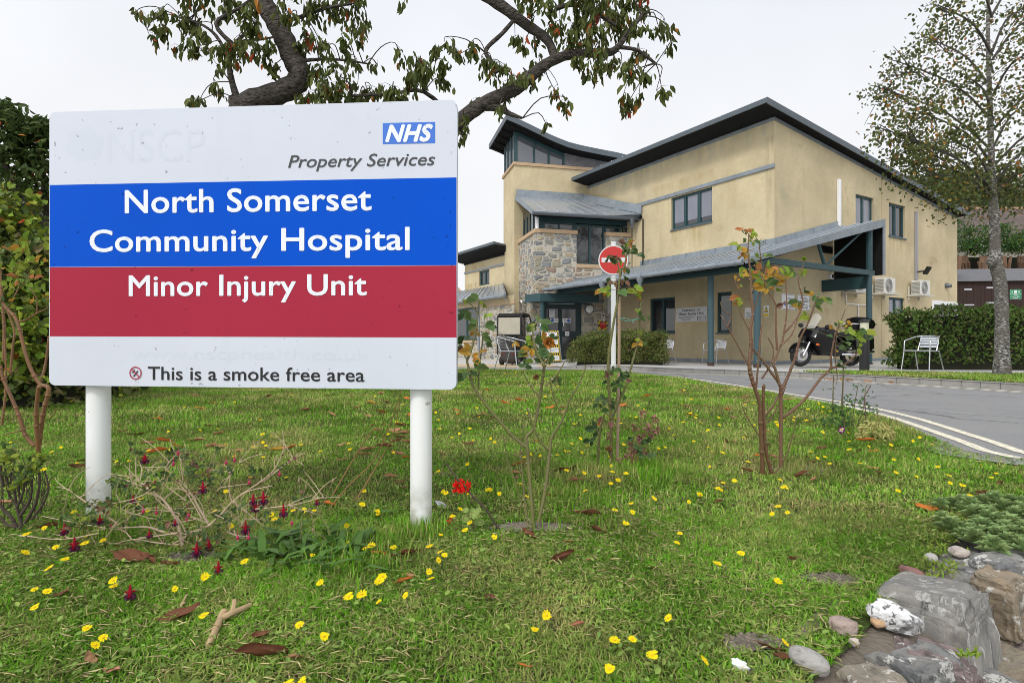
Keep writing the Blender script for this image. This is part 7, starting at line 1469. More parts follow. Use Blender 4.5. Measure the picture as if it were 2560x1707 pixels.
st = [S(c4, [(1135, 1112), (1110, 800), (1092, 570), (1088, 500), (1130, 455), (1160, 330), (1190, 150), (1205, 40)], 5.5, 3.5), ([c4(1205, 40), c81(885, 1040), c81(835, 950), c81(800, 820), c81(790, 720), c81(830, 650)], 3.5, 1.6), ([c4(1205, 40), c81(930, 1060), c81(960, 960)], 2, 1),
 S(c4, [(1165, 1060), (1210, 850), (1240, 600), (1250, 510), (1300, 430), (1330, 370), (1380, 240), (1420, 180), (1470, 60), (1470, 30)], 5, 1.2), ([c4(1085, 570), c4(1000, 500), c4(930, 420), c4(830, 300), c4(740, 170), c4(705, 30), c81(150, 1020), c81(195, 900), c81(240, 700), c81(255, 560), c81(265, 420)], 4.5, 1.8),
 ([c4(775, 190), c4(775, 60), c81(262, 1150), c81(280, 1000), c81(300, 800), c81(290, 740)], 2.6, 1.4), S(c4, [(1235, 590), (1170, 520), (1130, 420), (1090, 310)], 3, 2), S(c4, [(1105, 1115), (1075, 900), (1058, 700), (1050, 550), (1080, 400)], 3.2, 1), S(c4, [(1060, 950), (1010, 780), (960, 640), (930, 440)], 1.8, .9), S(c4, [(1060, 640), (980, 610), (880, 600), (830, 550)], 1.4, .7), S(c4, [(1180, 240), (1120, 180), (1075, 95)], 2.4, 1.6), S(c4, [(1210, 170), (1290, 90), (1340, 5)], 2.2, 1.2), S(c4, [(1325, 370), (1270, 260), (1250, 180), (1240, 100)], 1.8, .9), ([c81(150, 1020), c81(110, 960), c81(70, 930)], 1.8, .8), ([c81(255, 560), c81(190, 480), c81(140, 440)], 1.5, .8), ([c81(250, 690), c81(300, 690), c81(360, 690)], 1.3, .8), ([c81(280, 470), c81(330, 480)], 1.2, .6)]
lv = [(*c81(x, y), s, k) for x, y, s, k in ((130, 580, 26, 'g'), (100, 590, 20, 'd'), (190, 440, 24, 'g'), (140, 455, 14, 'l'), (190, 700, 22, 'g'), (375, 705, 26, 'g'), (420, 700, 14, 'd'), (345, 810, 18, 'g'), (100, 820, 22, 'd'), (60, 845, 20, 'g'), (160, 800, 16, 'd'), (120, 940, 24, 'y'), (85, 920, 16, 'b'), (165, 960, 14, 'y'), (245, 1030, 20, 'y'), (300, 1100, 24, 'g'), (310, 1130, 16, 'l'), (140, 1165, 22, 'd'), (75, 1190, 22, 'g'), (370, 880, 18, 'g'), (370, 580, 13, 'l'), (310, 480, 16, 'l'), (205, 760, 14, 'y'), (310, 930, 12, 'y'), (860, 620, 28, 'g'), (940, 650, 28, 'g'), (800, 690, 20, 'g'), (780, 680, 16, 'l'), (895, 780, 18, 'y'), (850, 820, 20, 'g'), (745, 900, 22, 'g'), (880, 950, 30, 'g'), (930, 975, 20, 'd'), (840, 1035, 18, 'g'), (690, 960, 20, 'g'), (745, 850, 18, 'l'), (710, 930, 22, 'y'), (700, 960, 18, 'o'), (720, 1040, 18, 'd'), (760, 1030, 14, 'l'), (980, 780, 14, 'g'), (640, 870, 10, 'y'), (880, 1020, 12, 'g'))]+[(*c4(1300, 140), 20, 'g'), (*c4(1285, 130), 14, 'b'), (*c4(650, 105), 16, 'g')]
shrub('rose_bush', 'green stemmed rose with one withered orange bloom, just right of the sign', 2.25, c4(1140, 1115), st, lv, m_sgreen, bloom=[(*c81(955, 850), 17, m_bloom, 'bloom'), (*c81(825, 1190), 9, m_bbrown, 'dead_bloom'), (*c4(1025, 765), 4, m_bpink, 'rose_hip')], spread=.09, ls=1.55)
c7b = cv(1480, 540, 4.356)
st = [([c4(1640, 700), c4(1640, 380), c81(1530, 1200), c81(1535, 1000), c81(1560, 800), c81(1600, 560), c81(1625, 420), c81(1650, 150), c7b(350, 560), c7b(380, 400), c7b(420, 300)], 4.5, 1.6), ([c4(1640, 400), c4(1700, 250), c81(1700, 1280), c81(1780, 1000), c81(1830, 800), c81(1838, 600), c81(1850, 430), c81(1800, 375)], 3.6, 1.5), S(c4, [(1555, 690), (1565, 480), (1600, 350), (1640, 380)], 3.5, 2), S(c7b, [(320, 660), (260, 480), (200, 450)], 2, 1), S(c7b, [(300, 740), (200, 740), (110, 800), (70, 830)], 1.8, .9), S(c7b, [(350, 560), (400, 600)], 1.6, 1), S(c4, [(1645, 330), (1720, 130), (1745, 60)], 1.6, .8), S(c7b, [(380, 420), (470, 380), (510, 420)], 1.5, .8)]
lv = [(*c7b(x, y), s, k) for x, y, s, k in ((195, 460, 20, 'd'), (170, 480, 16, 'd'), (215, 450, 14, 'g'), (270, 470, 20, 'b'), (265, 440, 15, 'b'), (255, 500, 15, 'o'), (330, 350, 16, 'g'), (385, 385, 20, 'd'), (360, 430, 15, 'g'), (500, 420, 20, 'd'), (470, 380, 14, 'g'), (420, 285, 17, 'o'), (440, 280, 12, 'o'), (310, 290, 16, 'b'), (350, 300, 14, 'b'), (390, 320, 12, 'g'), (335, 835, 28, 'g'), (120, 815, 18, 'l'), (70, 830, 18, 'y'), (200, 735, 15, 'b'), (180, 700, 14, 'g'), (360, 680, 20, 'g'), (385, 740, 15, 'b'), (330, 730, 12, 'b'), (440, 820, 18, 'l'), (490, 790, 20, 'l'), (520, 800, 16, 'l'), (520, 835, 14, 'y'), (410, 820, 14, 'l'), (500, 1030, 18, 'l'), (530, 1080, 15, 'g'), (605, 1110, 17, 'g'), (550, 1125, 14, 'g'), (500, 1250, 13, 'l'), (520, 1395, 17, 'y'), (560, 1390, 15, 'g'), (530, 1350, 14, 'l'), (320, 620, 18, 'b'), (300, 600, 14, 'o'), (345, 590, 13, 'b'), (390, 600, 13, 'd'), (430, 380, 12, 'g'))]+[(*c4(x, y), s, k) for x, y, s, k in ((1560, 260, 18, 'd'), (1540, 300, 14, 'g'), (1700, 130, 20, 'd'), (1745, 95, 17, 'd'), (1690, 65, 15, 'g'), (1650, 290, 18, 'd'), (1600, 330, 15, 'g'), (1690, 170, 14, 'd'), (1660, 200, 14, 'g'), (1575, 400, 13, 'o'), (1570, 380, 12, 'b'), (1640, 420, 16, 'b'), (1620, 480, 14, 'b'), (1630, 580, 14, 'b'), (1630, 600, 12, 'b'), (1500, 450, 20, 'd'), (1540, 470, 18, 'd'), (1480, 530, 15, 'd'), (1520, 520, 15, 'd'), (1610, 110, 16, 'b'), (1640, 90, 14, 'b'), (1600, 150, 15, 'd'), (1650, 310, 12, 'd'))]
for i in range(16): lv.append((*c4(random.uniform(1600, 1760), random.uniform(60, 260)), random.uniform(8, 15), random.choice('ddgb')))
shrub('rose_bush', 'tall thin rose tied to a stake in front of the no entry sign', 3.1, c4(1620, 705), st, lv, m_sgreen, spread=.10, ls=1.4, bloom=[(*c4(1575, 395), 8, m_bpink, 'dead_bloom'), (*c4(1625, 580), 9, m_bbrown, 'dead_bloom'), (*c4(1640, 420), 9, m_bbrown, 'dead_bloom')])
b = on_lawn(c4(1680, 690)); k = MB(); k.tube([b-Vector((0, 0, .1)), P3(c81(1638, 900), b.y), P3(c81(1638, 400), b.y)], 3.6/FPX*b.y, 8); o = tag(k.build('wooden_stake', M('pale_stake', (.46, .33, .22), .8, var=.3, c2=(.36, .25, .17), vs=14, stretch=(8, 8, 1)), base=b), 'thin wooden stake beside the tall rose by the no entry sign', 'stake')
k = MB(); k.tube(smooth_path([P3(c81(1645, 605), b.y-.02), P3(c81(1710, 612), b.y-.04), P3(c81(1780, 630), b.y-.04), P3(c81(1838, 605), b.y-.02)], 3), .0018, 5); k.tube(smooth_path([P3(c81(1645, 615), b.y-.02), P3(c81(1720, 640), b.y-.03), P3(c81(1800, 615), b.y-.03), P3(c81(1838, 612), b.y-.02)], 3), .0018, 5); k.tube([P3(c81(1765, 630), b.y-.04), P3(c81(1782, 660), b.y-.05)], .0016, 4); tag(k.build('garden_twine', M('green_twine', (.12, .40, .30), .7), base=P3(c81(1740, 640), b.y)), 'green twine tying the rose to its wooden stake', 'twine')
f = cW
st = [([f(565, 1062), f(560, 900), f(550, 700), f(545, 570), f(500, 430), f(476, 330), f(480, 200), cR(985, 1250), cR(985, 1080), cR(1005, 950), cR(990, 780), cR(985, 600), cR(965, 400), cR(970, 230)], 6, 1.6), ([f(630, 1055), f(590, 900), f(575, 700), f(570, 520), f(574, 440)], 4.5, 3.5), ([f(688, 1000), f(690, 750), f(690, 500), f(682, 440), f(640, 380), f(560, 270), f(500, 200), f(490, 160)], 5, 2), ([f(690, 490), f(740, 380), f(790, 250), f(820, 130), cR(1500, 1020), cR(1560, 850), cR(1590, 780)], 4.2, 1.5), ([f(702, 665), f(780, 610), f(870, 520), f(960, 400), f(1030, 330), f(1030, 270), f(1045, 180), f(1060, 100), f(1085, 40), cR(1830, 905)], 4.2, 1.2), ([f(1030, 330), f(1130, 300), f(1200, 240), f(1235, 195)], 3.4, 1.5), ([f(570, 665), f(640, 580), f(690, 480)], 3.4, 2.4), ([f(570, 730), f(640, 640), f(700, 520), f(750, 350), f(770, 300)], 2, 1), ([f(545, 800), f(480, 700), f(435, 620), f(420, 570)], 1.5, .8), ([f(640, 1050), f(700, 980), f(770, 800), f(790, 680)], 1.6, .8),
 ([f(520, 480), cR(1060, 1300), cR(1072, 1150), cR(1085, 1040)], 2.4, 1.8), ([f(680, 440), f(650, 330), cR(1190, 1400), cR(1235, 1270), cR(1270, 1180), cR(1300, 1000), cR(1308, 880), cR(1300, 640)], 3.6, 1.4), ([cR(1220, 1270), cR(1210, 1000), cR(1205, 850), cR(1140, 740), cR(1095, 640)], 2.8, 1.2), ([f(475, 330), cR(880, 1240), cR(780, 1060), cR(715, 950)], 2.2, 1.2), ([cR(780, 1060), cR(810, 960), cR(745, 920), cR(715, 840)], 1.6, 1), ([cR(1280, 1120), cR(1400, 980), cR(1450, 830), cR(1412, 660), cR(1440, 560), cR(1460, 480)], 2.4, .9), ([cR(1000, 950), cR(1050, 800), cR(1090, 600), cR(1070, 400), cR(1060, 300)], 2, 1), ([f(1075, 60), f(1060, 240), f(1075, 380), f(1070, 440)], 1.2, .9), ([cR(940, 800), cR(880, 730), cR(850, 660), cR(880, 600)], 1.6, .9), ([cR(1255, 1220), cR(1350, 1130), cR(1420, 940)], 2.4, 1.2), ([f(560, 400), f(620, 300), f(640, 200), f(600, 120)], 2.4, 1.4), ([f(480, 300), cR(1000, 1170), cR(890, 930)], 2, 1)]
lv = [(*cR(x, y), s, k) for x, y, s, k in ((830, 325, 24, 'l'), (895, 195, 19, 'o'), (920, 215, 16, 'g'), (965, 210, 16, 'o'), (990, 205, 14, 'y'), (1028, 240, 17, 'l'), (985, 265, 15, 'g'), (985, 300, 16, 'l'), (930, 300, 15, 'g'), (1050, 310, 22, 'g'), (1110, 320, 20, 'd'), (1075, 300, 17, 'l'), (900, 430, 24, 'y'), (890, 400, 20, 'o'), (940, 390, 20, 'y'), (960, 400, 15, 'l'), (1165, 430, 22, 'g'), (1110, 415, 15, 'l'), (1050, 430, 20, 'l'), (1005, 470, 17, 'g'), (1060, 520, 20, 'o'), (1030, 515, 15, 'y'), (1140, 495, 16, 'l'), (915, 555, 22, 'l'), (940, 570, 18, 'y'), (945, 598, 16, 'o'), (1050, 575, 18, 'o'), (1085, 590, 15, 'o'), (985, 555, 16, 'l'), (1020, 610, 20, 'y'), (1045, 630, 15, 'o'), (990, 605, 16, 'y'), (1060, 715, 24, 'y'), (1035, 680, 20, 'y'), (1050, 655, 18, 'l'), (1190, 540, 24, 'o'), (1165, 560, 18, 'o'), (1210, 560, 18, 'o'), (1240, 620, 24, 'y'), (1205, 680, 28, 'g'), (1235, 730, 20, 'l'), (1300, 555, 24, 'l'), (1330, 550, 22, 'g'), (1260, 560, 18, 'l'), (1165, 720, 17, 'y'), (1120, 620, 17, 'y'), (1465, 575, 22, 'l'), (1470, 740, 24, 'd'), (1500, 765, 16, 'y'), (1580, 765, 18, 'g'), (1600, 830, 20, 'g'), (1600, 905, 18, 'l'), (1670, 840, 28, 'g'), (1630, 815, 18, 'l'), (1585, 880, 15, 'g'), (840, 800, 22, 'o'), (870, 815, 16, 'y'), (890, 850, 18, 'l'), (905, 870, 13, 'l'), (1270, 850, 26, 'b'), (1245, 870, 18, 'b'), (1365, 840, 24, 'g'), (1380, 875, 16, 'y'), (1450, 965, 16, 'l'), (1465, 990, 13, 'l'), (850, 620, 13, 'y'), (880, 700, 12, 'y'), (900, 690, 13, 'o'), (1700, 1075, 18, 'y'), (1780, 1010, 18, 'l'), (1770, 1085, 20, 'y'), (1850, 1015, 14, 'y'), (1830, 1055, 16, 'g'), (1895, 1115, 20, 'l'), (1950, 1130, 24, 'l'), (1990, 1110, 20, 'g'), (2050, 1110, 28, 'l'), (2060, 1150, 17, 'g'), (1840, 1205, 26, 'g'), (1810, 1250, 20, 'd'), (1850, 1245, 22, 'd'), (1945, 1230, 24, 'l'), (1870, 1160, 20, 'g'), (1880, 1230, 18, 'g'), (1960, 1180, 16, 'l'), (1990, 1185, 14, 'o'), (1780, 1360, 18, 'g'), (1815, 1415, 17, 'g'), (1795, 1400, 14, 'g'), (1690, 1140, 16, 'g'), (1750, 1270, 13, 'o'), (1870, 1040, 13, 'o'), (1760, 1045, 15, 'g'), (1800, 1100, 15, 'l'))]
shrub('rose_bush', 'tall red stemmed rose with yellowing leaves in front of the canopy', 3.1, f(620, 1062), st, lv, m_sred, spread=.10, bloom=[(*cR(1463, 455), 7, m_rlime, 'rose_hip')])
cL = cv(0, 700, 2.376)
st = [S(cL, [(228, 1040), (225, 990), (215, 800), (228, 650), (240, 640)], 5.5, 4), S(cL, [(228, 1000), (255, 800), (290, 645), (240, 620), (190, 540), (150, 430), (100, 240), (40, 170), (0, 110)], 5.5, 3.5), S(cL, [(205, 985), (150, 920), (110, 800), (60, 680), (20, 590), (0, 500)], 5, 3.5), S(cL, [(20, 480), (25, 300), (15, 150), (5, 0), (0, -60)], 4, 2.5), S(cL, [(60, 560), (75, 400), (85, 300), (40, 180)], 3, 2), S(cL, [(100, 245), (150, 240), (215, 200), (280, 170)], 3, 1.6), S(cL, [(10, 860), (30, 700), (35, 560), (30, 350)], 3, 2), S(cL, [(245, 600), (270, 500), (285, 380), (290, 330)], 3.4, 2.4), S(cL, [(215, 200), (220, 120), (180, 40), (170, -40)], 1.8, 1), S(cL, [(20, 920), (130, 890), (240, 850), (320, 800), (333, 760)], 1.6, .9), S(cL, [(120, 30), (60, 150), (40, 180)], 1.6, 1), S(cL, [(240, 940), (240, 915)], 4.5, 4)]
c5l = cv(0, 200, 3.136)
lv = [(*c5l(x, y), s, k) for x, y, s, k in ((110, 1320, 34, 'y'), (140, 1335, 30, 'l'), (210, 1320, 40, 'l'), (190, 1290, 28, 'l'), (45, 1320, 22, 'o'), (110, 1440, 26, 'l'), (180, 1440, 34, 'l'), (215, 1420, 26, 'l'), (285, 1420, 30, 'y'), (250, 1395, 20, 'o'), (360, 1420, 16, 'y'), (95, 1540, 28, 'o'), (80, 1470, 20, 'l'), (300, 1545, 24, 'o'), (120, 1460, 18, 'y'), (30, 1475, 18, 'o'), (330, 1440, 18, 'l'))]+[(*cL(x, y), s, k) for x, y, s, k in ((160, 120, 28, 'l'), (195, 115, 22, 'y'), (265, 45, 26, 'l'), (275, 100, 26, 'y'), (210, 60, 18, 'l'), (15, 115, 22, 'g'), (25, 20, 20, 'l'), (240, 120, 22, 'g'), (175, 30, 24, 'l'), (205, 595, 18, 'l'), (235, 580, 16, 'l'), (280, 585, 14, 'l'), (60, 120, 14, 'y'))]
shrub('rose_bush', 'orange stemmed rose at the left edge of the photo beside the sign', 3.2, (97, 1160), st, lv, m_sorange, spread=.12, ls=1.0)
# small shrub under it
st = [S(cL, [(110, 1480), (60, 1400), (20, 1360), (0, 1330)], 4, 3), S(cL, [(150, 1440), (210, 1330), (235, 1200), (230, 1130)], 4, 2.5), S(cL, [(130, 1460), (100, 1350), (85, 1250), (60, 1150)], 4, 2), S(cL, [(190, 1420), (260, 1320), (288, 1230), (265, 1130)], 3, 1.4), S(cL, [(120, 1470), (40, 1450), (0, 1400)], 3.5, 2.4), S(cL, [(60, 1300), (40, 1180), (20, 1080)], 3, 1.6), S(cL, [(100, 1350), (140, 1250), (150, 1150), (165, 1100)], 3, 1.5), S(cL, [(120, 1400), (180, 1300), (190, 1180)], 4, 2), S(cL, [(20, 1250), (0, 1100)], 4, 3), S(cL, [(150, 1350), (110, 1280), (120, 1180)], 2.5, 1.2)]
rs_ = random.Random(5); lv = []
for i in range(60): x, y = random.uniform(0, 270), random.uniform(1180, 1440); st.append(([cL(x, y), cL(x+random.uniform(-25, 25), y-50), cL(x+random.uniform(-45, 45), y-random.uniform(70, 150))], 1.0, .5))
for (x, y, n) in ((70, 1040, 24), (30, 1060, 20), (170, 1120, 20), (240, 1060, 26), (100, 1200, 24), (60, 1220, 16), (140, 1200, 16), (265, 1060, 12), (210, 1110, 16), (50, 990, 12), (110, 1130, 14), (20, 1150, 12)):
    for i in range(n): lv.append((*cL(x+rs_.gauss(0, 16), y+rs_.gauss(0, 14)), rs_.uniform(9, 17), rs_.choice('lllgg')))
shrub('small_shrub', 'small twiggy dark stemmed shrub with lime tips at the lower left edge', 2.2, cL(130, 1490), st, lv, M('dark_brown_twig', (.055, .038, .03), .8, var=.3, c2=(.10, .075, .06), vs=20), cat='shrub', thorn=False, spread=.08)
# fuchsia
fb = [((1180, 690), (1140, 520), (1050, 380), (900, 290), (720, 230)), ((1150, 610), (1050, 590), (950, 560), (800, 565), (640, 565)), ((760, 540), (620, 440), (480, 350), (395, 290)), ((1350, 545), (1280, 430), (1240, 350), (1210, 320)), ((1200, 610), (1360, 545), (1500, 400), (1600, 330), (1760, 295)), ((1490, 390), (1600, 470), (1705, 555)), ((1560, 350), (1720, 240), (1790, 160), (1830, 60)), ((1700, 265), (1850, 150), (1935, 80)), ((1470, 595), (1620, 650), (1775, 715)), ((1650, 445), (1800, 430), (1930, 410), (2090, 365)), ((1180, 680), (1000, 660), (860, 640), (700, 680)), ((1250, 590), (1080, 690), (900, 770)), ((1300, 640), (1200, 730), (1080, 800)), ((1140, 600), (1000, 620), (860, 640)), ((1050, 380), (930, 290), (880, 240), (880, 90)), ((1510, 580), (1545, 680), (1570, 800)), ((1200, 600), (1150, 500), (1010, 380), (1000, 310)), ((850, 640), (790, 580), (640, 560), (270, 490)), ((1360, 545), (1250, 500), (1100, 460), (960, 450)), ((1500, 400), (1480, 330), (1500, 200), (1640, 30)), ((1200, 390), (1120, 330), (1020, 260)), ((950, 340), (860, 380), (720, 410)), ((640, 600), (400, 640), (180, 620)), ((1300, 500), (1200, 330), (1130, 260)), ((750, 540), (690, 620), (620, 720)), ((860, 300), (840, 220), (835, 140)), ((1590, 500), (1550, 560), (1540, 480)), ((1240, 360), (1180, 250), (1170, 110)), ((1050, 300), (1080, 160), (1150, 85)), ((930, 290), (1000, 150)), ((1400, 330), (1480, 240), (1520, 160)), ((1390, 480), (1470, 520), (1480, 560)), ((960, 440), (880, 480), (800, 450), (730, 420))]
st = [([c3(*q) for q in s], (4.0, 3.5, 2.4, 3.2, 3.7, 2.4)[i] if i < 6 else (1.6 if i > 13 else 2.1), .8) for i, s in enumerate(fb)]
for i in range(120):
    s = random.choice(fb); j = random.randrange(len(s)-1); t = random.random(); x, y = s[j][0]+(s[j+1][0]-s[j][0])*t, s[j][1]+(s[j+1][1]-s[j][1])*t; dx, dy = random.uniform(-190, 190), random.uniform(-170, 50); st.append(([c3(x, y), c3(x+dx*.5+random.uniform(-25, 25), y+dy*.6), c3(x+dx, y+dy)], 1.15, .6))
lv = []
for (x, y, n) in ((640, 420, 8), (690, 400, 6), (870, 70, 5), (1130, 90, 7), (1220, 85, 5), (1280, 150, 6), (1000, 250, 5), (1100, 240, 6), (1200, 240, 6), (1290, 240, 6), (950, 300, 6), (1340, 280, 6), (1440, 190, 6), (1400, 60, 2), (830, 540, 5), (1050, 540, 7), (1270, 620, 8), (1240, 740, 8), (1370, 640, 8), (1200, 470, 5), (880, 420, 4), (600, 440, 5), (590, 520, 4), (500, 520, 5), (430, 530, 4), (1640, 200, 4), (1730, 480, 5), (1950, 370, 6), (1880, 150, 3), (730, 270, 4), (780, 300, 4), (1100, 720, 5), (1480, 500, 5), (700, 540, 4), (1050, 170, 4), (1560, 440, 4)):
    for i in range(int(n*2.2)): lv.append((*c3(x+rs_.gauss(0, 36), y+rs_.gauss(0, 24)), rs_.uniform(6, 15), rs_.choice('ggdddgbl')))
fu = shrub('fuchsia_bush', 'sprawling leafless looking fuchsia with dark red and purple flowers, left foreground', 1.94, c3(1185, 700), st, lv, M('pale_fuchsia_stem', (.60, .46, .33), .7, var=.3, c2=(.44, .32, .22), vs=30), cat='fuchsia', thorn=False, spread=.16)
m_fred = M('fuchsia_red', (.36, .010, .035), .45, island=.2, trans=.2); m_fpur = M('fuchsia_purple', (.06, .006, .03), .5, island=.3); m_fbud = M('fuchsia_bud', (.40, .03, .09), .4)
FY = on_lawn(c3(1185, 700)).y
def fuchsia_flower(c, parent, s=1., base=None, label=None):
    f = MB(); 
    f.mi = 0; f.tube([c+Vector((0, 0, .032*s)), c+Vector((0, 0, .022*s)), c+Vector((0, 0, .006*s))], [.0015, .0035*s, .005*s], 7)
    for j in range(4): a = j*1.57+.4; f.leaf(c+Vector((0, 0, .006*s)), (math.cos(a), math.sin(a), .35-.9*(j % 2)), (0, 0, 1), .017*s, .011*s, .3)
    f.mi = 1
    for j in range(6): a = j*1.05; f.leaf(c+Vector((math.cos(a)*.003, math.sin(a)*.003, .005*s)), (math.cos(a)*.45, math.sin(a)*.45, -1), (math.cos(a), math.sin(a), .3), .022*s, .020*s, .25)
    f.mi = 0; f.tube([c, c-Vector((0, 0, .032*s))], .0007, 4); return f.build('flower' if parent else 'fallen_fuchsia_flower', [m_fred, m_fpur], parent, base=base)
for x, y, s in ((935, 130, 1.), (1000, 300, 1.), (1310, 320, .95), (1650, 440, 1.), (1700, 390, 1.1), (1635, 395, .9), (1830, 470, 1.), (1585, 580, 1.05), (480, 690, 1.15), (415, 590, .9), (1270, 720, 1.1), (1350, 690, .9), (860, 390, .7), (645, 525, .8), (965, 615, .7), (1130, 540, .6), (2045, 405, .6)): fuchsia_flower(P3(c3(x, y), FY-.05+rs_.uniform(-.08, .08)), fu, s)
for x, y in ((1120, 155), (1460, 145), (1515, 130), (1610, 275), (1885, 535), (1205, 515), (1805, 220), (1150, 85), (1220, 485), (1010, 470), (1605, 630), (715, 550), (1535, 630), (1340, 655), (925, 460)):
    c = P3(c3(x, y), FY-.05+rs_.uniform(-.08, .08)); f = MB(); f.ball(c, .0075, 8, .75, .75, 1.1); f.tube([c+Vector((0, 0, .006)), c+Vector((0, 0, .026))], .0011, 4); f.build('bud', m_fbud, fu)
for (x, y), lb in (((1410, 890), 'wilted purple fuchsia flower fallen in front of the bush'), ((840, 1055), 'small magenta fuchsia flower fallen in the foreground grass')):
    c = on_lawn(c3(x, y))+Vector((0, 0, .025)); tag(fuchsia_flower(c, None, 1., base=c, label=lb), lb, 'flower')
# dead stick of the cut rose, dry arching stems, forked stick
b = on_lawn(c4(905, 1105)); k = MB(); k.tube(smooth_path([b, P3(c4(820, 970), b.y-.03), P3(c4(700, 850), b.y-.05), P3(c4(610, 740), b.y-.05), P3(c4(562, 675), b.y-.06)], 3), [.0048, .003], 7); k.tube([P3(c4(605, 745), b.y-.05), P3(c4(560, 742), b.y-.06), P3(c4(515, 735), b.y-.06)], .0018, 5); tag(k.build('dead_stem', M('grey_dead_stem', (.09, .065, .05), .8), base=b, smooth=True), 'dark leaning dead stem crossing the red geranium', 'stem')
b = on_lawn(c3(2090, 460)); m_dry = M('dry_tan_stem', (.30, .17, .07), .8); k = MB()
cq = cv(0, 0, 1); dst = [((800, 1300), (870, 1215), (935, 1150), (975, 1060), (1000, 985), (1003, 975)), ((830, 1240), (900, 1120), (935, 1075), (958, 1090), (960, 1110)), ((890, 1250), (950, 1150), (985, 1080), (1000, 1000)), ((840, 1150), (870, 1145))]
for s in dst: k.tube(smooth_path([P3(q, b.y+.02*i) for i, q in enumerate(s)], 3), [.0035, .0018], 6)
tag(k.build('dry_stems', m_dry, base=b), 'two dry arching tan stems left of the right sign post', 'stems')
b = on_lawn(c3(1345, 1360)); k = MB(); pp = lambda x, y, h: on_lawn(c3(x, y))+Vector((0, 0, h)); k.tube(smooth_path([pp(1345, 1360, .010), pp(1380, 1290, .016), pp(1430, 1190, .022), pp(1450, 1165, .026)], 3), [.008, .011], 9); k.tube(smooth_path([pp(1435, 1200, .022), pp(1490, 1180, .026), pp(1560, 1140, .022), pp(1615, 1105, .018)], 3), [.009, .007], 9); k.tube([pp(1500, 1175, .026), pp(1515, 1125, .035), pp(1510, 1120, .04)], [.008, .006, .006], 7); tag(k.build('forked_stick', M('bare_pale_wood', (.47, .34, .19), .8, var=.3, c2=(.36, .25, .13), vs=25), base=b, smooth=True), 'bare pale forked stick lying in the foreground grass', 'stick')
b = on_lawn(c3(1160, 1130)); k = MB(); k.tube([pp(1155, 1130, .012), pp(1205, 1040, .02)], [.004, .003], 6); k.tube([pp(1165, 1090, .016), pp(1195, 1095, .02)], .003, 5); k.tube([pp(1030, 1140, .01), pp(1160, 1085, .012)], .0016, 5); tag(k.build('twig', M('bare_pale_wood', (.47, .34, .19)), base=b), 'small pale broken twig left of the forked stick', 'twig')
# geranium
b = on_lawn(c4(745, 1120)); ge = tree_root('geranium', b, 'geranium with a bright red flower head and dark banded round leaves', cat='geranium'); gY = b.y
k = MB(); k.tube(smooth_path([b, P3(c4(690, 980), gY), P3(c4(655, 870), gY)], 3), .0022, 6); k.tube([b, P3(c4(725, 1000), gY-.01)], .004, 6); k.tube([b, P3(c4(590, 1050), gY)], .0018, 5); k.build('stems', m_sgreen, ge)
m_gl = M('geranium_leaf', (.22, .34, .08), .55, island=.25, trans=.2); m_glb = M('geranium_leaf_band', (.17, .11, .05), .6)
for (x, y, r) in ((730, 1090, 40), (695, 1035, 32), (725, 1005, 26), (785, 1060, 28), (745, 1010, 28), (770, 985, 24), (690, 980, 20), (735, 985, 18)):
    c = P3(c4(x, y), gY+random.uniform(-.05, .02)); rm = r/2.614/FPX*gY; f = MB(); ax = Vector((random.uniform(-.3, .3), -.6, .8)).normalized(); u = ax.orthogonal().normalized(); w = ax.cross(u)
    def ring(rf, dz=0): return [c+ax*(dz+rm*.12*rf*rf)+(u*math.cos(t)+w*math.sin(t))*rm*rf*(1+.09*math.cos(7*t)) for t in [2*math.pi*j/28 for j in range(28)]]
    r0, r1, r2 = ring(.5), ring(.68), ring(1.)
    f.mi = 0; f.poly(r0)
    for j in range(28): f.mi = 1; f.poly([r0[j], r0[(j+1) % 28], r1[(j+1) % 28], r1[j]]); f.mi = 0; f.poly([r1[j], r1[(j+1) % 28], r2[(j+1) % 28], r2[j]])
    f.build('leaf', [m_gl, m_glb], ge)
m_ger = M('scarlet_petal', (.80, .025, .02), .45, island=.2, trans=.25); f = MB(); c = P3(c4(660, 820), gY-.02)
for j in range(80):
    d = Vector(rdir(1)[0]); d.y = -abs(d.y); q = c+Vector((d.x*.034, d.y*.028, d.z*.020))*random.uniform(.25, 1); f.leaf(q, (d.x+random.gauss(0, .5), d.y, d.z+random.gauss(0, .5)), d, .016, .015, .2)
f.build('flower_head', m_ger, ge); f = MB(); c = P3(c4(590, 1045), gY-.01)
for j in range(9): d = Vector(rdir(1)[0]); f.leaf(c+d*.006, d, rdir(1)[0], .012, .009)
f.build('bud', m_ger, ge)
# plantain clump
pb = on_lawn(c3(1900, 760)); pl_ = tree_root('plantain_clump', pb, 'dark green clump of long plantain leaves between fuchsia and right post', cat='weed clump'); f = MB()
for j in range(150):
    q = on_lawn((rs_.gauss(735, 95), rs_.gauss(1385, 26))); a = rs_.uniform(0, 6.28); L = rs_.uniform(.07, .15); d0 = Vector((math.cos(a), math.sin(a)*.8, rs_.uniform(.35, 1.3))).normalized(); m1 = q+d0*L*.5; t = m1+(d0+Vector((0, 0, -.65))).normalized()*L*.55; w = d0.cross(Vector((0, 0, 1))).normalized()*L*rs_.uniform(.07, .11); b = len(f.v)
    f.v += [tuple(x) for x in (q-w*.25, q+w*.25, (q+m1)/2+w*.8, m1+w, (m1+t)/2+w*.7, t, (m1+t)/2-w*.7, m1-w, (q+m1)/2-w*.8)]; f.f += [(b, b+1, b+2, b+8), (b+8, b+2, b+3, b+7), (b+7, b+3, b+4, b+6), (b+6, b+4, b+5)]; f.m += [0]*4; f.uv += [None]*4
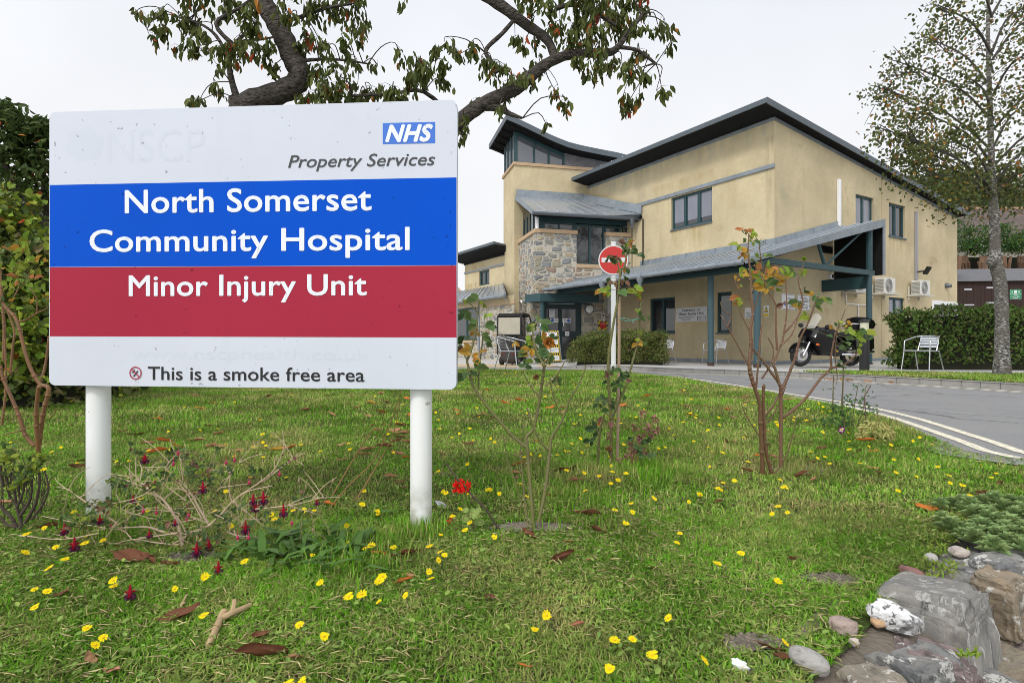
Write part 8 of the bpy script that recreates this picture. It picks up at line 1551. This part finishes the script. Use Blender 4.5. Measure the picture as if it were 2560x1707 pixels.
f.build('leaves', M('plantain_leaf', (.085, .17, .035), .5, spec=.4, island=.4, trans=.2), pl_); f = MB()
for x, y in ((1930, 260), (2150, 260), (1975, 300), (2020, 580), (1890, 430), (2190, 690), (2050, 440), (2000, 450)):
    q = on_lawn((740+rs_.gauss(0, 40), 1372)); c = P3(c3(x, y), q.y); f.tube([q, (q+c)/2+Vector((.01, 0, 0)), c], .0009, 4); f.ball(c, .0055, 6, .8, .8, 1.7)
f.build('seed_heads', M('tan_seed_head', (.32, .24, .14), .8), pl_)
# withered plant beside the second rose
b = on_lawn(c4(1770, 710)); wp2 = tree_root('withered_plant', b, 'withered brown plant with dead flower heads beside the second rose', cat='dead plant'); k = MB(); f = MB()
for x, y in ((1850, 350), (1800, 440), (1930, 385), (1940, 460), (1840, 500), (1780, 545), (1860, 600), (1765, 600), (1830, 520), (1750, 630), (1700, 660), (1880, 440), (1900, 500), (1800, 580)):
    c = P3(c4(x, y), b.y+rs_.uniform(-.06, .06)); k.tube(smooth_path([b, (b+c)/2+Vector((rs_.uniform(-.02, .02), 0, -.01)), c], 3), [.0026, .0012], 5)
    for j in range(16): d = rdir(1)[0]; f.leaf(c+Vector(d)*.006, d, rdir(1)[0], .024, .013, .4)
k.build('stems', M('dry_brown_stem', (.20, .11, .06), .8), wp2); f.build('dead_heads', M('dead_flower_head', (.27, .14, .10), .8, island=.45, hue=.03), wp2); f = MB()
for j in range(12): c = P3(c4(rs_.uniform(1750, 1920), rs_.uniform(500, 640)), b.y-.03); f.leaf(c, rdir(1)[0], (0, -1, .5), .04, .035, .2)
f.build('leaves', m_rdark, wp2)
# leafy weed, cream variegated plant, primrose at the road edge
b = on_lawn(cW(1130, 745)); we = tree_root('leafy_weed', b, 'dark green leafy weed with lobed leaves at the road edge', cat='weed'); k = MB(); f = MB()
for pts in (((1130, 745), (1105, 600), (1110, 480), (1115, 330)), ((1170, 750), (1190, 600), (1220, 430)), ((1200, 750), (1255, 600), (1270, 460), (1300, 440)), ((1050, 640), (1045, 500), (1055, 400)), ((1230, 740), (1300, 680), (1360, 620))):
    q = smooth_path([P3(cW(*p), b.y+rs_.uniform(-.06, .06)) for p in pts], 3); k.tube(q, [.005, .002], 6)
for x, y, s, n in ((1050, 600, 38, 12), (1120, 640, 40, 16), (1000, 690, 36, 10), (1100, 700, 40, 14), (1200, 560, 28, 8), (1220, 460, 22, 7), (1300, 590, 26, 8), (1350, 630, 26, 5), (1160, 560, 30, 9), (1080, 560, 24, 7), (1230, 640, 34, 10), (960, 680, 28, 6), (1150, 520, 22, 6), (1250, 540, 22, 6), (1020, 460, 18, 4), (1110, 400, 14, 4), (1270, 480, 18, 5), (1180, 710, 34, 8), (1060, 690, 30, 8)):
    for j in range(n):
        c = P3(cW(x+rs_.gauss(0, 22), y+rs_.gauss(0, 18)), b.y+rs_.uniform(-.12, .12)); L = s/2.735/FPX*b.y*rs_.uniform(.7, 1.2); a = rs_.uniform(0, 6.28); d = Vector((math.cos(a), -.4, math.sin(a)*.5)); f.leaf(c, d, (rs_.gauss(0, .5), -.6, .8), L, L*.55, .2)
        for sg_ in (-1, 1): w = d.cross(Vector((0, -.6, .8))).normalized()*sg_; f.leaf(c+d*L*.3, d*.5+w, (0, -.6, .8), L*.5, L*.25, .1)
k.build('stems', m_sgreen, we); f.build('leaves', M('weed_dark_leaf', (.065, .14, .04), .45, island=.35, hue=.02, trans=.2), we)
k = MB(); q = on_lawn(cW(1042, 645)); k.tube([q-Vector((0, 0, .05)), P3(cW(1050, 380), q.y)], .005, 6); q2 = on_lawn(cW(1108, 640)); k.tube([q2-Vector((0, 0, .05)), P3(cW(1117, 330), q2.y)], .006, 6); q2 = on_lawn(cW(1285, 810)); k.tube([q2-Vector((0, 0, .05)), P3(cW(1268, 640), q2.y), P3(cW(1262, 520), q2.y), P3(cW(1305, 445), q2.y)], .004, 6); tag(k.build('garden_canes', M('dark_cane', (.12, .08, .06), .8), base=q), 'three thin brown canes standing in the leafy weed', 'canes')
b = on_lawn(cW(1330, 815)); va = tree_root('variegated_plant', b, 'low mound of cream and green striped leaves at the road edge', cat='plant'); f = MB(); f2 = MB()
for j in range(330):
    d = Vector(rdir(1)[0]); d.z = abs(d.z); d.y = -abs(d.y)*.9 if rs_.random() < .7 else d.y; c = b+Vector((d.x*.105, d.y*.09, .01+d.z*.125)); dd = Vector((d.x+rs_.gauss(0, .4), d.y+rs_.gauss(0, .3), rs_.uniform(-.9, .1))); L = rs_.uniform(.03, .05); f.leaf(c, dd, d, L, L*.42, .25); f2.leaf(c+d*.0012, dd, d, L*.85, L*.13, .1)
f.build('leaves', M('cream_leaf', (.55, .54, .20), .5, island=.25, hue=.03, trans=.25), va); f2.build('leaf_stripes', M('green_leaf_stripe', (.20, .26, .06), .5), va)
b = on_lawn(cW(1100, 790)); pr = tree_root('primrose', b, 'purple and white primrose with a yellow eye beside the leafy weed', cat='flower'); k = MB(); c = P3(cW(1098, 748), b.y-.02); f = MB(); f2 = MB()
for j in range(14): a = rs_.uniform(0, 6.28); d = Vector((math.cos(a), -.35, math.sin(a))); f.leaf(c+d*.004, d, (0, -1, .3), .028, .026, .2)
for j in range(10): a = rs_.uniform(0, 6.28); d = Vector((math.cos(a), -.45, math.sin(a))); f2.leaf(c+d*.004+Vector((0, -.006, 0)), d, (0, -1, .3), .017, .011, .2)
k.tube([b, c], .003, 5); k.build('stem', m_sgreen, pr); f.build('petals', M('purple_petal', (.16, .015, .10), .5, island=.3), pr); f2.build('pale_petal_edges', M('pale_lilac_petal', (.72, .55, .68), .5), pr); f = MB(); f.ball(c-Vector((0, .014, 0)), .007, 8); f.build('eye', m_petal, pr)
# feather
b = on_lawn(c4(530, 965)); k = MB(); k.leaf(b+Vector((-.03, 0, .035)), (.9, -.1, -.55), (0, -1, .4), .10, .028, .2); tag(k.build('feather', M('grey_feather', (.45, .46, .50), .8), base=b), 'grey feather caught in the grass right of the right post', 'feather')
# ---------------------------------------------------------------- retaining wall and loose stones
from mathutils import noise as mnoise
def rock(name, c, sx, sy, sz, mat, rot=(0, 0, 0), seed=0, parent=None, sq=.55, sub=3, rough=.10, base=None):
    bm = bmesh.new(); bmesh.ops.create_icosphere(bm, subdivisions=sub, radius=1.); from_e = __import__('mathutils').Euler(rot).to_matrix()
    for v in bm.verts:
        p = v.co.copy(); q = Vector([math.copysign(abs(t)**sq, t) for t in p]); n_ = mnoise.noise(p*1.3+Vector((seed*3.1, seed, 0)))*rough*2+mnoise.noise(p*3.6+Vector((seed, 0, seed*2)))*rough+mnoise.noise(p*9+Vector((0, seed, 0)))*rough*.35; q = q*(1+n_); q += Vector((mnoise.noise(Vector((p.x*7, p.y*7, p.z*1.2+seed))), mnoise.noise(Vector((p.x*7+9, p.y*7, p.z*1.2+seed))), 0))*rough*.5; v.co = from_e@Vector((q.x*sx, q.y*sy, q.z*sz))+Vector(c)
    me = bpy.data.meshes.new(name); bm.to_mesh(me); bm.free(); return finish(me, name, mat, parent, base, True, 38)
def mat_rock(name, a, b_, li=.0):
    m, N, L, b, oc = newmat(name, .9, .25, 'Object')
    c = mix_rgb(N, L, noise(N, L, oc, 9, 7, .35, .65), a, b_); c = mix_rgb(N, L, noise(N, L, mapping(N, L, oc, (1, 1, 2.5)), 28, 6, .5, .7), c, [k*.45 for k in a])
    if li: c = mix_rgb(N, L, noise(N, L, oc, 22, 6, .60-li*.25, .64-li*.25, .7), c, (.50, .49, .45))
    L.new(c, b.inputs['Base Color']); bumpto(N, L, b, noise(N, L, oc, 34, 7, .2, .8), .7, .012); return m
rk = [mat_rock('grey_wall_stone', (.15, .155, .155), (.25, .24, .22), .2), mat_rock('brown_wall_stone', (.20, .175, .14), (.28, .245, .19), .12), mat_rock('purple_wall_stone', (.18, .14, .135), (.24, .19, .175), .1), mat_rock('tan_wall_stone', (.28, .22, .15), (.22, .20, .16), .1)]
rw = empty('retaining_wall', (1.3, 1.7, EYE-1.55), 'rough grey stone retaining wall at the lower right corner', 'wall')
wl2 = [(-.2, .28), (.5, .81), (1.07, 1.317), (1.41, 1.62), (1.75, 1.9), (2.3, 2.33), (2.6, 2.6), (3.2, 2.8)]
WP = smooth_path(wl2, 6); cum = [0]
for a, b in zip(WP[:-1], WP[1:]): cum.append(cum[-1]+(b-a).length)
def wat(s):
    i = max(0, min(len(WP)-2, next((j for j in range(len(cum)-1) if cum[j+1] >= s), len(WP)-2))); t = (s-cum[i])/(cum[i+1]-cum[i]); d = (WP[i+1]-WP[i]).normalized(); return WP[i]+(WP[i+1]-WP[i])*t, d
rk_r = random.Random(11); seed = 0
for ci, (zc, hz) in enumerate(((-1.08, .13), (-1.32, .13), (-1.5, .12))):
    s = rk_r.uniform(0, .1)
    while s < cum[-1]-.1:
        w = rk_r.uniform(.14, .30); p, d = wat(s+w/2); nn = Vector((d.y, -d.x)); off_ = rk_r.uniform(-.02, .035); dep = .15 if ci == 0 else .12; q = p+nn*(off_-.05)
        rock('stone', (q.x, q.y, EYE+zc+rk_r.uniform(-.015, .02)), w/2*1.02, dep, hz*rk_r.uniform(.92, 1.1), rk[rk_r.choice((0, 0, 0, 1, 2, 3))], (rk_r.uniform(-.1, .1), rk_r.uniform(-.12, .12), math.atan2(d.y, d.x)+rk_r.uniform(-.12, .12)), seed, rw, .42, 4, .12); seed += 1; s += w+.008
mb = MB(); pl2 = [p for p in WP]
for a, b in zip(pl2[:-1], pl2[1:]):
    d = (b-a).normalized(); nn = Vector((-d.y, d.x)); o_ = nn*.04; i_ = nn*.34; mb.solid([(a.x+o_.x, a.y+o_.y, EYE-1.6), (b.x+o_.x, b.y+o_.y, EYE-1.6), (b.x+i_.x, b.y+i_.y, EYE-1.6), (a.x+i_.x, a.y+i_.y, EYE-1.6)], [(a.x+o_.x, a.y+o_.y, EYE-.84), (b.x+o_.x, b.y+o_.y, EYE-.84), (b.x+i_.x, b.y+i_.y, EYE-.775), (a.x+i_.x, a.y+i_.y, EYE-.775)])
mb.build('mortar', M('soil_and_mortar', (.15, .12, .09), .95, var=.3, c2=(.22, .19, .15), vs=25, bump=(60, .8, .02)), rw)
def loose(px, w, h, d, mat, label, rot=(0, 0, 0), sq=.7, rough=.09):
    global seed
    p = on_lawn(px); k = p.y/FPX; seed += 1
    return tag(rock('loose_stone', p+Vector((0, 0, h*k*.35)), w*k/2, d*k/2, h*k/2, mat, rot, seed, None, sq, 3, rough, base=p), label, 'stone')
m_white_st = newmat('white_painted_stone', .8, .3, 'Object'); m_, N, L, b_, oc = m_white_st; c = mix_rgb(N, L, noise(N, L, oc, 60, 7, .56, .60), (.74, .74, .73), (.13, .13, .13)); c = mix_rgb(N, L, noise(N, L, oc, 14, 4, .55, .62), c, (.24, .24, .235)); L.new(c, b_.inputs['Base Color']); bumpto(N, L, b_, noise(N, L, oc, 40, 5), .6, .01)
loose((2236, 1562), 112, 58, 60, m_, 'white painted angular stone on top of the retaining wall', (.15, .28, -.25), .8, .14)
loose((2108, 1585), 60, 46, 50, mat_rock('pinkish_stone', (.36, .27, .23), (.42, .34, .30)), 'squarish pinkish stone left of the white painted stone', (0, .1, .2), .6)
loose((2022, 1670), 98, 54, 60, mat_rock('pale_grey_stone', (.34, .33, .31), (.42, .40, .37)), 'smooth pale grey pointed stone at the lower right', (.1, .35, -.3), .9, .05)
loose((2280, 1438), 54, 22, 40, mat_rock('red_slate', (.22, .11, .10), (.28, .15, .13)), 'flat dark red slate on the soil by the wall', (0, .2, -.3), .7)
loose((2327, 1402), 30, 22, 26, mat_rock('small_grey_stone', (.38, .36, .34), (.44, .42, .40)), 'small grey rounded stone beside the bright moss', (0, 0, .1), .85)
loose((2398, 1388), 44, 24, 36, mat_rock('beige_stone', (.42, .37, .32), (.48, .42, .37)), 'small beige stone touching the saxifrage leaves', (0, .1, -.2), .8)
loose((2135, 1610), 26, 18, 20, mat_rock('pale_pebble', (.50, .42, .36), (.58, .50, .45)), 'little pale pebble below the pinkish stone', (0, 0, .3), .8)
loose((1850, 1672), 44, 22, 26, M('white_litter', (.75, .76, .74), .6), 'crumpled scrap of white paper in the grass at the lower right', (.2, .3, -.4), .9, .3)
loose((2200, 1562), 46, 26, 30, mat_rock('orange_stone', (.52, .32, .17), (.60, .42, .26)), 'small orange stone at the foot of the white painted stone', (0, 0, .1), .8)
m_, N, L, b_, oc = newmat('streaked_wall_stone', .95, .12, 'Object'); c = mix_rgb(N, L, noise(N, L, mapping(N, L, oc, (1, 1, .5)), 13, 7, .35, .65), (.20, .20, .193), (.34, .32, .285)); c = mix_rgb(N, L, noise(N, L, mapping(N, L, oc, (1, 1, .16)), 26, 6, .55, .60, .7), c, (.47, .46, .43)); c = mix_rgb(N, L, noise(N, L, mapping(N, L, oc, (1, 1, .12)), 17, 6, .58, .66, .7), c, (.09, .09, .086)); L.new(c, b_.inputs['Base Color']); bumpto(N, L, b_, noise(N, L, mapping(N, L, oc, (1, 1, .45)), 30, 9, .25, .75, .7), .8, .012)
for (x, y, zt_, w, d, h, rz, mm, sq) in ((1.285, 1.70, -.765, .36, .27, .42, .70, m_, .30), (1.575, 1.93, -.79, .24, .26, .45, .75, m_, .32), (1.80, 2.10, -.78, .26, .26, .45, .72, m_, .34), (2.05, 2.30, -.78, .28, .26, .45, .7, m_, .34), (2.32, 2.52, -.78, .28, .24, .45, .75, m_, .34), (1.09, 1.44, -.80, .20, .19, .40, .85, rk[2], .38), (1.0, 1.375, -.785, .20, .14, .30, .35, rk[0], .36), (.845, 1.30, -.79, .17, .13, .3, .2, rk[1], .38), (.90, 1.225, -.83, .24, .10, .30, .3, rk[0], .4), (.74, 1.22, -.80, .15, .10, .3, .3, rk[3], .42), (1.14, 1.335, -.93, .16, .12, .4, .72, m_, .36), (1.60, 1.815, -.755, .15, .13, .2, .5, rk[3], .36), (1.70, 1.93, -.745, .22, .14, .16, .3, rk[0], .5), (.55, .98, -.82, .3, .2, .3, .6, rk[0], .4)):
    seed += 1; rock('stone', (x, y, EYE+zt_-h/2), w/2, d/2, h/2, mm, (.05*math.sin(seed*1.7), .07*math.cos(seed*2), rz), seed, rw, sq, 5, .11)
# saxifrage and moss on the wall top
sx = tree_root('saxifrage_patch', on_lawn((2480, 1380)), 'patch of grey green leaf rosettes above the wall at the right edge', cat='ground cover plant'); f = MB()
for j in range(75):
    q = on_lawn((rs_.uniform(2350, 2640), rs_.uniform(1265, 1400)))
    if q.x < 1.55+.35*(2.3-q.y) or q.y < 1.95: continue
    L0 = rs_.uniform(.04, .065); q.z += rs_.uniform(0.005, .03)
    for i in range(14):
        a = i*2.4; e = .15+.09*i; d = Vector((math.cos(a), math.sin(a), e)).normalized(); L = L0*(1-.03*i); f.leaf(q+Vector((0, 0, .002*i)), d, Vector((0, 0, 1)), L, L*.62, .3)
f.build('rosettes', M('saxifrage_leaf', (.23, .33, .13), .6, spec=.2, island=.3, hue=.02, trans=.2), sx)
mo = tree_root('bright_moss', on_lawn((2340, 1385)), 'bright yellow green mossy tuft among small stones by the wall', cat='moss'); f = MB()
for (x, y, n, s) in ((2345, 1375, 60, 22), (2355, 1420, 70, 24), (2385, 1380, 30, 14), (2335, 1450, 40, 20), (2420, 1640, 30, 12)):
    for j in range(n): q = on_lawn((x+rs_.gauss(0, s), y+rs_.gauss(0, s*.35))); a = rs_.uniform(0, 6.28); f.leaf(q, (math.cos(a), math.sin(a), rs_.uniform(.5, 1.6)), (0, 0, 1), rs_.uniform(.015, .032), .006, .2)
f.build('leaves', M('bright_moss_leaf', (.22, .34, .05), .6, island=.3, hue=.03, trans=.2), mo)
